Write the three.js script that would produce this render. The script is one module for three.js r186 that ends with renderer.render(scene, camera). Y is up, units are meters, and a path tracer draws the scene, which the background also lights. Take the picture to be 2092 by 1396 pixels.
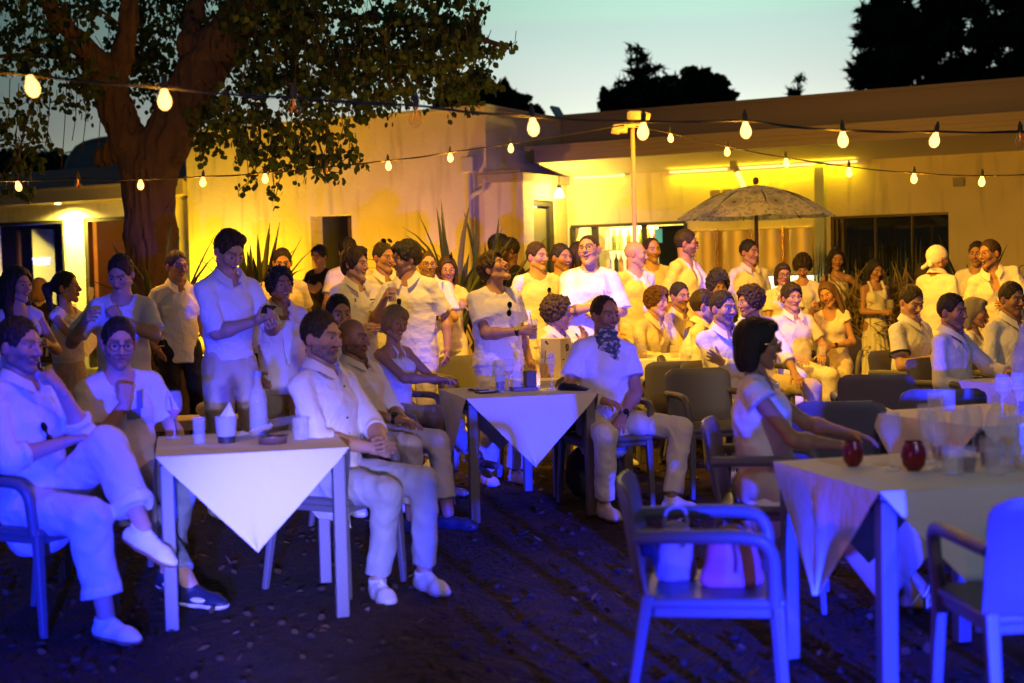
import * as THREE from 'three';
import { mergeGeometries, toCreasedNormals } from 'three/addons/utils/BufferGeometryUtils.js';
import { RoundedBoxGeometry } from 'three/addons/geometries/RoundedBoxGeometry.js';
import { ImprovedNoise } from 'three/addons/math/ImprovedNoise.js';
import { FontLoader } from 'three/addons/loaders/FontLoader.js';
import { TextGeometry } from 'three/addons/geometries/TextGeometry.js';

// ------------------------------------------------------------------ camera
const scene = new THREE.Scene();
const PW = 2092, PH = 1396, FPX = 2905, EYE = 1.5;
const camera = new THREE.PerspectiveCamera(2 * Math.atan(PH / 2 / FPX) * 180 / Math.PI, PW / PH, 0.1, 400);
camera.position.set(0, EYE, 0);
camera.rotation.order = 'YXZ';
camera.rotation.set(-Math.atan(143 / FPX), 0, -0.024);
camera.updateMatrixWorld(true);
camera.focus = 10.5;
camera.userData.fStop = 2.0;
const renderer = new THREE.WebGLRenderer({ antialias: true });
renderer.setSize(1024, 683);
renderer.toneMapping = THREE.LinearToneMapping;
renderer.toneMappingExposure = 1.0;
renderer.shadowMap.enabled = true;

// ------------------------------------------------------------------ sky: dusk, the afterglow low behind the building
{
  const w = 1024, h = 512, d = new Float32Array(w * h * 4);
  const glow = [0.34, 0.69, 0.60], warm = [0.42, 0.22, 0.06], base = [0.006, 0.022, 0.040];
  for (let j = 0; j < h; j++) for (let i = 0; i < w; i++) {
    const el = ((j + 0.5) / h - 0.5) * 180, az0 = ((i + 0.5) / w) * 2 * Math.PI - Math.PI;
    let az = (az0 * 180 / Math.PI) + 90;                     // 0 = straight ahead (-z), + to the right
    if (az > 180) az -= 360;
    const e = Math.max(el, 0), a = az - 7;
    const g = Math.exp(-(a * a) / (2 * 13 * 13)) * Math.min(1.25, Math.exp(-(e - 10) / 26)) + 0.06 * Math.exp(-(a * a) / (2 * 50 * 50)) * Math.exp(-e / 30);
    const wm = Math.exp(-(a * a) / (2 * 14 * 14)) * Math.exp(-(Math.max(e, 4) - 7) / 3.8);
    const streak = 1 + 0.025 * Math.sin(az * 0.35 + e * 1.7) * Math.exp(-e / 14);
    const o = (j * w + i) * 4;
    for (let k = 0; k < 3; k++) d[o + k] = (base[k] * (1 + 0.25 * Math.exp(-e / 20)) + glow[k] * g + warm[k] * wm) * streak;
    d[o + 3] = 1;
  }
  const sky = new THREE.DataTexture(d, w, h, THREE.RGBAFormat, THREE.FloatType);
  sky.mapping = THREE.EquirectangularReflectionMapping; sky.magFilter = sky.minFilter = THREE.LinearFilter; sky.needsUpdate = true;
  scene.background = sky; scene.environment = sky;
}
const sun = new THREE.DirectionalLight(new THREE.Color(1, 0.86, 0.66), 0.03);   // the last of the daylight from the afterglow
sun.position.set(6, 7, -50); sun.target.position.set(0, 0, 0); sun.shadow.radius = 40; sun.castShadow = true;
scene.add(sun, sun.target);

// ------------------------------------------------------------------ large lamps: stage lights in front of the audience, floods in the garden
const BLUE = new THREE.Color(0.012, 0.022, 1), LAV = new THREE.Color(0.34, 0.31, 1), AMBER = new THREE.Color(1, 0.385, 0.008), YEL = new THREE.Color(1, 0.62, 0.015);
const bigLamps = [];   // [kind, colour, candela, position, target, half angle, penumbra]
function spot(name, color, cd, p, t, deg, pen, radius = 4) {
  const l = new THREE.SpotLight(color, cd, 0, deg * Math.PI / 180, pen, 2);
  l.name = name; l.position.set(...p); l.target.position.set(...t); l.castShadow = true; l.shadow.radius = radius;
  scene.add(l, l.target); bigLamps.push([name, color, p, t]); return l;
}
// the building's own axes (x along its front to the right, z out of the front), used by the lamps fixed to it
const BX = -0.335, BA = Math.atan2(-0.478, 0.879);
const inB = (x, y, z) => new THREE.Vector3(x, y, z).applyAxisAngle(new THREE.Vector3(0, 1, 0), BA).add(new THREE.Vector3(BX, 0, -20));
spot('stage_blue_light', BLUE, 1800, [2.2, 0.76, 0.9], [1.0, -0.05, -5], 10.5, 1, 3);
spot('stage_blue_light_left', BLUE, 760, [-0.55, 0.85, 0.8], [-1.75, 0.24, -6], 11.5, 1, 3);
spot('stage_violet_light', LAV, 390, [0.1, 1.0, 0.9], [-1.0, 0.36, -6], 6.2, 1, 3);
spot('stage_violet_wash_light', LAV, 45, [-0.3, 1.0, 0.6], [-1.7, 3.1, -20], 11, 1, 5);
spot('stage_blue_side_light', BLUE, 700, [3.3, 0.72, -1.6], [2.0, 0.40, -8.2], 12.5, 1, 3);
spot('stage_white_light', new THREE.Color(0.74, 0.80, 1), 30, [3.6, 4.3, 1.5], [1.7, 0.8, -7.6], 24, 1, 6);
spot('stage_pink_light', new THREE.Color(1, 0.26, 0.6), 10, [-3.4, 1.3, -1.0], [1.2, 0.6, -5.2], 20, 1, 5);
spot('garden_flood_light', new THREE.Color(1, 0.50, 0.025), 165, [-0.6, 4.6, -9.0], [1.8, 0.9, -13], 42, 0.9, 8);
spot('wall_flood_light', AMBER, 31, inB(-1.9, 0.4, 3.0).toArray(), inB(-1.7, 2.1, 0).toArray(), 64, 0.9, 8);
spot('wall_uplight_light', YEL, 95, inB(-4.62, 0.35, 0.62).toArray(), inB(-4.62, 2.0, -0.1).toArray(), 75, 0.8, 5);
spot('tree_uplight_light', YEL, 12, inB(-1.3, 0.35, 0.9).toArray(), inB(-1.6, 2.2, 0).toArray(), 75, 0.8, 5);
spot('recessed_lamp_light', new THREE.Color(1, 0.74, 0.10), 85, inB(-8.39, 2.80, -0.14).toArray(), inB(-8.39, 0.4, -0.42).toArray(), 80, 0.6, 3);
for (const [x0, x1, cd] of [[0.75, 1.55, 9], [2.25, 3.1, 34], [3.14, 4.9, 40]]) {
  const l = new THREE.RectAreaLight(new THREE.Color(1, 0.76, 0.006), cd, x1 - x0, 0.05); l.name = 'led_lamp_light'; l.position.copy(inB((x0 + x1) / 2, 2.82, -1.29)); l.lookAt(inB((x0 + x1) / 2, 1.9, -1.26)); scene.add(l);
  const l2 = new THREE.RectAreaLight(new THREE.Color(1, 0.70, 0.008), cd * 0.4, x1 - x0, 0.04); l2.name = 'led_lamp_light'; l2.position.copy(inB((x0 + x1) / 2, 2.855, -1.28)); l2.lookAt(inB((x0 + x1) / 2, 2.99, -0.5)); scene.add(l2);
}
// ------------------------------------------------------------------ small helpers
let seed = 7;
const rnd = () => { seed = (seed * 1664525 + 1013904223) >>> 0; return seed / 4294967296; };
const rr = (a, b) => a + (b - a) * rnd();
const V = (x, y, z) => new THREE.Vector3(x, y, z);
const PN = new ImprovedNoise();
const D2R = Math.PI / 180;
// a point of the place from where it shows in the photograph: along the ray of pixel (u, v), Z metres ahead; or where that ray meets height y
function ray(u, v) { const d = V((u - PW / 2) / FPX, -(v - PH / 2) / FPX, -1).applyQuaternion(camera.quaternion); return d.divideScalar(-d.z); }
function W(u, v, Z) { return ray(u, v).multiplyScalar(Z).add(camera.position); }
function G(u, v, y) { const d = ray(u, v); return d.multiplyScalar((y - EYE) / d.y).add(camera.position); }
const used = {};
function numbered(n) { const k = used[n] = (used[n] || 0) + 1; return k === 1 ? n : n + '_' + String(k - 1).padStart(3, '0'); }
function tag(o, label, category, group, kind) {
  if (label) o.userData.label = label;
  if (category) o.userData.category = category;
  if (group) o.userData.group = group;
  if (kind) o.userData.kind = kind;
  return o;
}
function thing(name, label, category, p = [0, 0, 0], turn = 0, group) {
  const o = new THREE.Group(); o.name = numbered(name); o.position.set(...p); o.rotation.y = turn; scene.add(o);
  return tag(o, label, category, group);
}
function mesh(name, g, m, parent) {
  const o = new THREE.Mesh(Array.isArray(g) ? merge(g) : g, m); o.name = parent ? name : numbered(name);
  o.castShadow = o.receiveShadow = true; (parent || scene).add(o); return o;
}
function merge(gs) {
  gs = gs.map(g => g.index ? g.toNonIndexed() : g);
  for (const g of gs) for (const k of Object.keys(g.attributes)) if (!['position', 'normal', 'uv'].includes(k)) g.deleteAttribute(k);
  return mergeGeometries(gs, false);
}
function box(w, h, d, x = 0, y = 0, z = 0, r = 0) {
  const g = r ? new RoundedBoxGeometry(w, h, d, 2, r) : new THREE.BoxGeometry(w, h, d);
  g.translate(x, y, z); return g;
}
function cyl(r0, r1, h, x = 0, y = 0, z = 0, n = 16) { const g = new THREE.CylinderGeometry(r0, r1, h, n); g.translate(x, y, z); return g; }
function lathe(pts, n = 24) { return new THREE.LatheGeometry(pts.map(p => new THREE.Vector2(p[0], p[1])), n); }
function tube(pts, r, n = 8, seg = 0) {
  const c = new THREE.CatmullRomCurve3(pts.map(p => p.isVector3 ? p : V(...p)));
  return new THREE.TubeGeometry(c, seg || Math.max(6, pts.length * 4), r, n, false);
}
function placed(g, p, e = [0, 0, 0], s = 1) {
  const m = new THREE.Matrix4().compose(V(...p), new THREE.Quaternion().setFromEuler(new THREE.Euler(...e)), typeof s === 'number' ? V(s, s, s) : V(...s));
  return g.clone().applyMatrix4(m);
}
// planar uv in metres, chosen by the face's main direction
function metricUV(g, k = 1) {
  g = g.index ? g.toNonIndexed() : g;
  const p = g.attributes.position, n = g.attributes.normal, uv = new Float32Array(p.count * 2);
  for (let i = 0; i < p.count; i++) {
    const ax = Math.abs(n.getX(i)), ay = Math.abs(n.getY(i)), az = Math.abs(n.getZ(i));
    const [a, b] = ay > ax && ay > az ? [p.getX(i), p.getZ(i)] : ax > az ? [p.getZ(i), p.getY(i)] : [p.getX(i), p.getY(i)];
    uv[2 * i] = a * k; uv[2 * i + 1] = b * k;
  }
  g.setAttribute('uv', new THREE.BufferAttribute(uv, 2)); return g;
}
const lin = (r, g, b) => new THREE.Color().setRGB(r, g, b);
function fbm(x, y, z, o = 4) { let s = 0, a = 1, t = 0; for (let i = 0; i < o; i++) { s += a * PN.noise(x, y, z); t += a; a *= 0.5; x *= 2.03; y *= 2.03; z *= 2.03; } return s / t; }
// tiling-free grey or coloured noise textures
function noiseTex(n, fn, color = false) {
  const d = new Uint8Array(n * n * 4);
  for (let j = 0; j < n; j++) for (let i = 0; i < n; i++) {
    const c = fn(i / n, j / n), o = (j * n + i) * 4;
    for (let k = 0; k < 3; k++) d[o + k] = Math.max(0, Math.min(255, 255 * (Array.isArray(c) ? c[k] : c)));
    d[o + 3] = 255;
  }
  const t = new THREE.DataTexture(d, n, n); t.wrapS = t.wrapT = THREE.RepeatWrapping; t.magFilter = THREE.LinearFilter; t.minFilter = THREE.LinearMipmapLinearFilter; t.generateMipmaps = true;
  if (color) t.colorSpace = THREE.SRGBColorSpace; t.needsUpdate = true; return t;
}
function tileNoise(u, v, f, o = 4, s = 0) {   // fbm that repeats seamlessly
  let r = 0, a = 1, t = 0;
  for (let i = 0; i < o; i++) {
    const A = u * 2 * Math.PI, B = v * 2 * Math.PI, k = f / 6.283;
    r += a * PN.noise(Math.cos(A) * k + s, Math.sin(A) * k + Math.cos(B) * k * 0.77 + s * 2, Math.sin(B) * k + i * 7); t += a; a *= 0.5; f *= 2;
  }
  return r / t;
}
// ------------------------------------------------------------------ materials
const std = (c, rough = 0.8, o = {}) => new THREE.MeshStandardMaterial({ color: Array.isArray(c) ? lin(...c) : c, roughness: rough, ...o });
const wrinkleTex = noiseTex(512, (u, v) => { const a = tileNoise(u, v, 9, 3), b = tileNoise(u, v, 26, 3, 5); return 0.5 + 0.55 * (0.35 - Math.abs(a)) + 0.25 * b; });
const weaveTex = noiseTex(256, (u, v) => 0.5 + 0.2 * Math.sin(u * 2 * Math.PI * 60) + 0.2 * Math.sin(v * 2 * Math.PI * 60) + 0.3 * tileNoise(u, v, 40, 2));
const plasterTex = noiseTex(512, (u, v) => 0.5 + 0.6 * tileNoise(u, v, 30, 5));
const fabric = (c, bump = 0.012) => std(c, 0.92, { bumpMap: wrinkleTex, bumpScale: bump });
const M = {
  chair: std([0.135, 0.130, 0.135], 0.40), table: std([0.17, 0.16, 0.165], 0.42),
  cloth: std([0.80, 0.77, 0.73], 0.88, { bumpMap: wrinkleTex, bumpScale: 0.0035 }),
  glass: new THREE.MeshPhysicalMaterial({ color: lin(0.95, 0.96, 0.97), roughness: 0.03, transmission: 0.78, thickness: 0, ior: 1.5 }),
  black: std([0.012, 0.012, 0.014], 0.4), dark: std([0.03, 0.027, 0.025], 0.6), steel: std([0.62, 0.6, 0.56], 0.28, { metalness: 1 }),
  wood: std([0.10, 0.055, 0.03], 0.6), white: std([0.78, 0.77, 0.75], 0.5), gold: std([0.9, 0.62, 0.25], 0.25, { metalness: 1 }),
  red: std([0.16, 0.005, 0.008], 0.22), bulbOn: std([0.9, 0.8, 0.6], 0.4, { emissive: lin(1, 0.60, 0.15), emissiveIntensity: 14 }),
};
// ------------------------------------------------------------------ distance fields meshed by surface nets: bodies, clothes, heads, hair, shoes
class Field {
  constructor(k = 0.02) { this.k = k; this.p = []; this.s = []; this.post = []; this.warp = null; this.pad = 0.01; this.n = 0; }
  add(f, c, r, k = this.k) { this.p.push({ f, x: c.x, y: c.y, z: c.z, r, k }); return this; }
  cone(a, b, ra, rb, o = {}) {
    const dx = b.x - a.x, dy = b.y - a.y, dz = b.z - a.z, L2 = Math.max(1e-9, dx * dx + dy * dy + dz * dz), L = Math.sqrt(L2), { x: ax, y: ay, z: az } = a, cb = o.cut, ca = o.cutA;
    const f = (x, y, z) => {
      const px = x - ax, py = y - ay, pz = z - az, h = (px * dx + py * dy + pz * dz) / L2, t = h < 0 ? 0 : h > 1 ? 1 : h;
      const qx = px - dx * t, qy = py - dy * t, qz = pz - dz * t;
      let d = Math.sqrt(qx * qx + qy * qy + qz * qz) - (ra + (rb - ra) * t);
      if (cb) d = Math.max(d, (h - 1) * L); if (ca) d = Math.max(d, -h * L);
      return d;
    };
    const R = Math.max(ra, rb) + L / 2;
    (o.sub ? this.s : this.p).push({ f, x: (ax + b.x) / 2, y: (ay + b.y) / 2, z: (az + b.z) / 2, r: R, k: o.k ?? this.k }); return this;
  }
  ball(c, r, o = {}) { return this.cone(c, c.clone().add(V(0, 1e-4, 0)), r, r, o); }
  ell(c, rx, ry, rz, o = {}) {
    const { x: cx, y: cy, z: cz } = c, m = Math.min(rx, ry, rz), q = o.q ? o.q.clone().invert() : null, t = V(0, 0, 0);
    const f = (x, y, z) => {
      x -= cx; y -= cy; z -= cz;
      if (q) { t.set(x, y, z).applyQuaternion(q); x = t.x; y = t.y; z = t.z; }
      const ux = x / rx, uy = y / ry, uz = z / rz, k0 = Math.sqrt(ux * ux + uy * uy + uz * uz);
      const vx = ux / rx, vy = uy / ry, vz = uz / rz, k1 = Math.sqrt(vx * vx + vy * vy + vz * vz);
      return k1 < 1e-6 ? -m : k0 * (k0 - 1) / k1;
    };
    (o.sub ? this.s : this.p).push({ f, x: cx, y: cy, z: cz, r: Math.max(rx, ry, rz), k: o.k ?? this.k }); return this;
  }
  // elliptical section between two rings; ex, ez unit vectors across and forward
  sect(a, b, ex, ez, ra, rb, o = {}) {
    const d = b.clone().sub(a), L2 = d.lengthSq(), L = Math.sqrt(L2), cb = o.cut, ca = o.cutA, ez2 = o.ez2 || ez, ex2 = o.ex2 || ex;
    const f = (x, y, z) => {
      const px = x - a.x, py = y - a.y, pz = z - a.z, h = (px * d.x + py * d.y + pz * d.z) / L2, t = h < 0 ? 0 : h > 1 ? 1 : h;
      const qx = px - d.x * t, qy = py - d.y * t, qz = pz - d.z * t;
      const u = 1 - t, lx = qx * (ex.x * u + ex2.x * t) + qy * (ex.y * u + ex2.y * t) + qz * (ex.z * u + ex2.z * t), lz = qx * (ez.x * u + ez2.x * t) + qy * (ez.y * u + ez2.y * t) + qz * (ez.z * u + ez2.z * t);
      const rx = ra[0] + (rb[0] - ra[0]) * t, rz = ra[1] + (rb[1] - ra[1]) * t, m = rx < rz ? rx : rz, over = (h - t) * L;
      const e = Math.sqrt((lx / rx) ** 2 + (lz / rz) ** 2 + (over / m) ** 2);
      let D = (e - 1) * m;
      if (cb) D = Math.max(D, (h - 1) * L); if (ca) D = Math.max(D, -h * L);
      return D;
    };
    const R = Math.max(ra[0], rb[0], ra[1], rb[1]) + L / 2;
    (o.sub ? this.s : this.p).push({ f, x: (a.x + b.x) / 2, y: (a.y + b.y) / 2, z: (a.z + b.z) / 2, r: R, k: o.k ?? this.k }); return this;
  }
  at(x, y, z) {
    let d = 9;
    for (const q of this.p) {
      const bx = x - q.x, by = y - q.y, bz = z - q.z, k = q.k;
      const far = Math.sqrt(bx * bx + by * by + bz * bz) - q.r;
      if (far > d + k) continue;
      if (far > 0.15) { if (far < d) d = far; continue; }
      const e = q.f(x, y, z), h = k - Math.abs(d - e);
      d = Math.min(d, e); if (h > 0) d -= h * h / (4 * k);
    }
    if (this.warp && Math.abs(d) < 0.06) d += this.warp(x, y, z);
    for (const q of this.s) {
      const bx = x - q.x, by = y - q.y, bz = z - q.z, k = q.k;
      if (Math.sqrt(bx * bx + by * by + bz * bz) - q.r > k + 0.01) continue;
      const e = -q.f(x, y, z), h = k - Math.abs(d - e);
      d = Math.max(d, e); if (h > 0) d += h * h / (4 * k);
    }
    for (const f of this.post) d = Math.max(d, f(x, y, z));
    if (this.warp2 && Math.abs(d) < 0.04) d += this.warp2(x, y, z);
    return d;
  }
  bounds() {
    const lo = [9, 9, 9], hi = [-9, -9, -9];
    for (const q of this.p) [q.x, q.y, q.z].forEach((c, i) => { lo[i] = Math.min(lo[i], c - q.r); hi[i] = Math.max(hi[i], c + q.r); });
    return [lo.map(v => v - this.pad), hi.map(v => v + this.pad)];
  }
  mesh(h) {
    let [lo, hi] = this.bounds();
    const N = [0, 1, 2].map(i => Math.ceil((hi[i] - lo[i]) / h / 4) * 4 + 5), [nx, ny, nz] = N;
    const val = new Float32Array(nx * ny * nz).fill(1), B = 4, reach = h * B * 0.5 * 1.7321 + 0.02;
    for (let bz = 0; bz < nz; bz += B) for (let by = 0; by < ny; by += B) for (let bx = 0; bx < nx; bx += B) {
      const d = this.at(lo[0] + (bx + 1.5) * h, lo[1] + (by + 1.5) * h, lo[2] + (bz + 1.5) * h), skip = Math.abs(d) > reach;
      for (let k = bz; k < Math.min(bz + B, nz); k++) for (let j = by; j < Math.min(by + B, ny); j++) for (let i = bx; i < Math.min(bx + B, nx); i++)
        val[i + nx * (j + ny * k)] = skip ? d : this.at(lo[0] + i * h, lo[1] + j * h, lo[2] + k * h);
    }
    const id = new Int32Array(nx * ny * nz).fill(-1), pos = [], idx = [];
    const step = [1, nx, nx * ny], corner = [0, 1, nx, nx + 1, nx * ny, nx * ny + 1, nx * ny + nx, nx * ny + nx + 1];
    const E = [[0, 1], [0, 2], [0, 4], [1, 3], [1, 5], [2, 3], [2, 6], [3, 7], [4, 5], [4, 6], [5, 7], [6, 7]];
    for (let k = 0; k < nz - 1; k++) for (let j = 0; j < ny - 1; j++) for (let i = 0; i < nx - 1; i++) {
      const c = i + nx * (j + ny * k); let m = 0;
      for (let q = 0; q < 8; q++) if (val[c + corner[q]] < 0) m |= 1 << q;
      if (m === 0 || m === 255) continue;
      let sx = 0, sy = 0, sz = 0, n = 0;
      for (const [a, b] of E) {
        const va = val[c + corner[a]], vb = val[c + corner[b]];
        if ((va < 0) === (vb < 0)) continue;
        const t = va / (va - vb);
        sx += (a & 1) + ((b & 1) - (a & 1)) * t; sy += (a >> 1 & 1) + ((b >> 1 & 1) - (a >> 1 & 1)) * t; sz += (a >> 2) + ((b >> 2) - (a >> 2)) * t; n++;
      }
      id[c] = pos.length / 3; pos.push(lo[0] + (i + sx / n) * h, lo[1] + (j + sy / n) * h, lo[2] + (k + sz / n) * h);
    }
    for (let k = 1; k < nz - 1; k++) for (let j = 1; j < ny - 1; j++) for (let i = 1; i < nx - 1; i++) {
      const c = i + nx * (j + ny * k), inside = val[c] < 0;
      for (let a = 0; a < 3; a++) {
        if (inside === (val[c + step[a]] < 0)) continue;
        const b = step[(a + 1) % 3], e = step[(a + 2) % 3], q = [id[c], id[c - b], id[c - b - e], id[c - e]];
        if (q.some(v => v < 0)) continue;
        if (inside) idx.push(q[0], q[1], q[2], q[0], q[2], q[3]); else idx.push(q[0], q[2], q[1], q[0], q[3], q[2]);
      }
    }
    const nor = new Float32Array(pos.length), uv = new Float32Array(pos.length / 3 * 2), e = h * 0.6;
    for (let i = 0; i < pos.length; i += 3) {
      const [x, y, z] = [pos[i], pos[i + 1], pos[i + 2]];
      let gx = this.at(x + e, y, z) - this.at(x - e, y, z), gy = this.at(x, y + e, z) - this.at(x, y - e, z), gz = this.at(x, y, z + e) - this.at(x, y, z - e);
      const L = Math.hypot(gx, gy, gz) || 1; nor[i] = gx / L; nor[i + 1] = gy / L; nor[i + 2] = gz / L;
      uv[i / 3 * 2] = (x + z * 0.8) * 1.6; uv[i / 3 * 2 + 1] = y * 1.6;
    }
    const g = new THREE.BufferGeometry();
    g.setAttribute('position', new THREE.BufferAttribute(new Float32Array(pos), 3));
    g.setAttribute('normal', new THREE.BufferAttribute(nor, 3));
    g.setAttribute('uv', new THREE.BufferAttribute(uv, 2));
    g.setIndex(idx); return g;
  }
}
// ------------------------------------------------------------------ people: heads, hair, hands and shoes are shaped once per kind; bodies and clothes per person
const heads = {}, hairs = {}, hands = {}, shoes = {};
const dist3 = (x, y, z, p) => Math.hypot(x - p[0], y - p[1], z - p[2]);
function segDist(x, y, z, a, b) {
  const d = [b[0] - a[0], b[1] - a[1], b[2] - a[2]], t = Math.max(0, Math.min(1, ((x - a[0]) * d[0] + (y - a[1]) * d[1] + (z - a[2]) * d[2]) / (d[0] ** 2 + d[1] ** 2 + d[2] ** 2)));
  return Math.hypot(x - a[0] - d[0] * t, y - a[1] - d[1] * t, z - a[2] - d[2] * t);
}
function headGeo(sex, expr, h) {
  const key = sex + expr + h; if (heads[key]) return heads[key];
  const f = sex === 'f', F = new Field(0.022), s = f ? 0.94 : 1, sm = expr === 'n' ? 0 : 0.008, op = expr === 'o' ? 1 : expr === 's' ? 0.32 : 0;
  F.ell(V(0, 0.032, -0.012), 0.075, 0.086, 0.094);
  F.ell(V(0, -0.022 - op * 0.006, 0.022), 0.059 * s, 0.082, 0.064, { k: 0.03 });
  for (const q of [-1, 1]) {
    F.cone(V(q * 0.050 * s, -0.058, -0.004), V(q * 0.010, -0.098 - op * 0.012, 0.060), f ? 0.017 : 0.021, f ? 0.015 : 0.018, { k: 0.022 });
    F.ball(V(q * 0.040, -0.018 + sm * 0.3, 0.060), 0.024, { k: 0.022 });
    if (sm) F.ball(V(q * 0.041, -0.040 + sm, 0.062), 0.017, { k: 0.016 });
    F.cone(V(q * 0.046, 0.026, 0.070), V(q * 0.012, 0.024, 0.086), f ? 0.008 : 0.010, f ? 0.008 : 0.011, { k: 0.012 });
    F.ball(V(q * 0.012, -0.032, 0.094), 0.0085, { k: 0.008 });
    F.ell(V(q * 0.078, -0.006, -0.012), 0.008, 0.031, 0.018, { k: 0.006, q: new THREE.Quaternion().setFromEuler(new THREE.Euler(0.15, q * -0.45, q * -0.12)) });
    F.ell(V(q * 0.0315, 0.0045, 0.094), 0.0150, 0.0062, 0.013, { sub: true, k: 0.009 });
    F.cone(V(q * 0.026, -0.0555 + sm, 0.0795), V(0, -0.0525 + sm * 0.2 + op * 0.004, 0.0895), 0.0045, 0.0062, { k: 0.006 });
    F.cone(V(q * 0.025, -0.0570 + sm, 0.0790), V(0, -0.0660 - op * 0.016, 0.0860), 0.0048, 0.0074, { k: 0.006 });
  }
  F.ball(V(0, -0.100 - op * 0.014, 0.062), f ? 0.016 : 0.020, { k: 0.018 });
  F.cone(V(0, 0.016, 0.086), V(0, -0.027, 0.108), 0.0075, f ? 0.0105 : 0.0125, { k: 0.010 });
  const mo = [0, -0.0585 + sm * 0.3 - op * 0.006, 0.090], mr = [0.016 + op * 0.006, 0.0012 + op * 0.0105, 0.015];
  F.ell(V(...mo), ...mr, { sub: true, k: 0.003 });
  F.pad = 0.004;
  const g = F.mesh(h), p = g.attributes.position, n = p.count, w = new Float32Array(n * 6);
  for (let i = 0; i < n; i++) {
    const x = p.getX(i), y = p.getY(i), z = p.getZ(i), ax = Math.abs(x);
    const ss = (d, r) => Math.max(0, Math.min(1, 1.5 - d / r));
    const up = segDist(ax, y, z, [0.027, -0.0555 + sm, 0.081], [0, -0.0525 + sm * 0.2 + op * 0.004, 0.094]), lo = segDist(ax, y, z, [0.026, -0.057 + sm, 0.081], [0, -0.066 - op * 0.016, 0.092]);
    w[i * 6] = ss(Math.min(up, lo), 0.0065);
    w[i * 6 + 1] = Math.hypot((x - mo[0]) / (mr[0] + 0.002), (y - mo[1]) / (mr[1] + 0.002), (z - mo[2]) / (mr[2] + 0.003)) < 1 ? 1 : 0;
    w[i * 6 + 2] = z > 0.04 ? ss(segDist(ax, y, z, [0.014, 0.026, 0.094], [0.048, 0.030, 0.074]), f ? 0.0042 : 0.0062) : 0;
    const low = y < -0.030 - Math.max(0, 0.05 - ax) * 0.55 - (z > 0.06 ? 0.0 : 0) && z > -0.03 + (y + 0.1) * 0.15;
    const must = ax < 0.034 && y < -0.036 && y > -0.053 + sm * 0.4 && z > 0.07;
    w[i * 6 + 3] = (low ? 1 : 0) * Math.max(0, Math.min(1, (-0.028 - y + (ax > 0.05 ? 0.02 : 0)) / 0.040)) * (0.75 + 0.5 * PN.noise(x * 90, y * 90, z * 90)); w[i * 6 + 4] = must ? 1 : 0;
    w[i * 6 + 5] = Math.max(ss(dist3(ax, y, z, [0.042, -0.02, 0.075]), 0.018) * 0.6, ss(dist3(ax, y, z, [0, -0.03, 0.115]), 0.014) * 0.5, ax > 0.074 && y < 0.03 ? 0.6 : 0);
  }
  g.userData.w = w; return heads[key] = g;
}
function handGeo(pose, left, h) {
  const key = pose + left + h; if (hands[key]) return hands[key];
  const F = new Field(0.009), B = { relaxed: [20, 26, 18], grip: [48, 52, 36], flat: [5, 8, 5], fist: [78, 88, 55], spread: [10, 14, 8] }[pose], sx = left ? -1 : 1;
  F.cone(V(0, -0.03, 0), V(0, 0.012, 0), 0.024, 0.024, { k: 0.02 });
  for (const x of [-0.027, -0.009, 0.009, 0.026]) F.cone(V(sx * x * 0.62, 0.008, 0), V(sx * x, 0.082 - Math.abs(x - 0.004) * 0.2, 0.002), 0.0135, 0.0115, { k: 0.016 });
  F.ball(V(sx * 0.020, 0.030, 0.008), 0.018, { k: 0.014 });
  [[-0.029, 0.056, 0.072], [-0.0095, 0.070, 0.082], [0.0105, 0.076, 0.085], [0.030, 0.068, 0.081]].forEach(([x, L, y0], i) => {
    let p = V(sx * x, y0, 0.002), a = 0; const fan = sx * (x * (pose === 'spread' ? 5.0 : 1.6));
    [0.46, 0.30, 0.24].forEach((k, j) => {
      a += (B[j] + (i === 0 ? 6 : 0) - i * 2) * D2R;
      const q = p.clone().add(V(fan * L * k, Math.cos(a) * L * k, Math.sin(a) * L * k));
      F.cone(p, q, 0.0092 - j * 0.0008, 0.0086 - j * 0.0009, { k: j === 0 ? 0.006 : 0.003 }); p = q;
    });
  });
  const td = { relaxed: [0.62, 0.72, 0.28], grip: [0.30, 0.60, 0.74], flat: [0.8, 0.6, 0.1], fist: [0.05, 0.75, 0.62], spread: [0.85, 0.5, 0.2] }[pose];
  const a = V(sx * 0.026, 0.020, 0.006), t = V(sx * td[0], td[1], td[2]).normalize(), b = a.clone().addScaledVector(t, 0.044), t2 = V(sx * (td[0] - 0.25), td[1], td[2] + 0.1).normalize();
  F.cone(a, b, 0.0125, 0.0098, { k: 0.01 }); F.cone(b, b.clone().addScaledVector(t2, 0.030), 0.0095, 0.0078, { k: 0.003 });
  F.pad = 0.004; return hands[key] = F.mesh(h);
}
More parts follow.
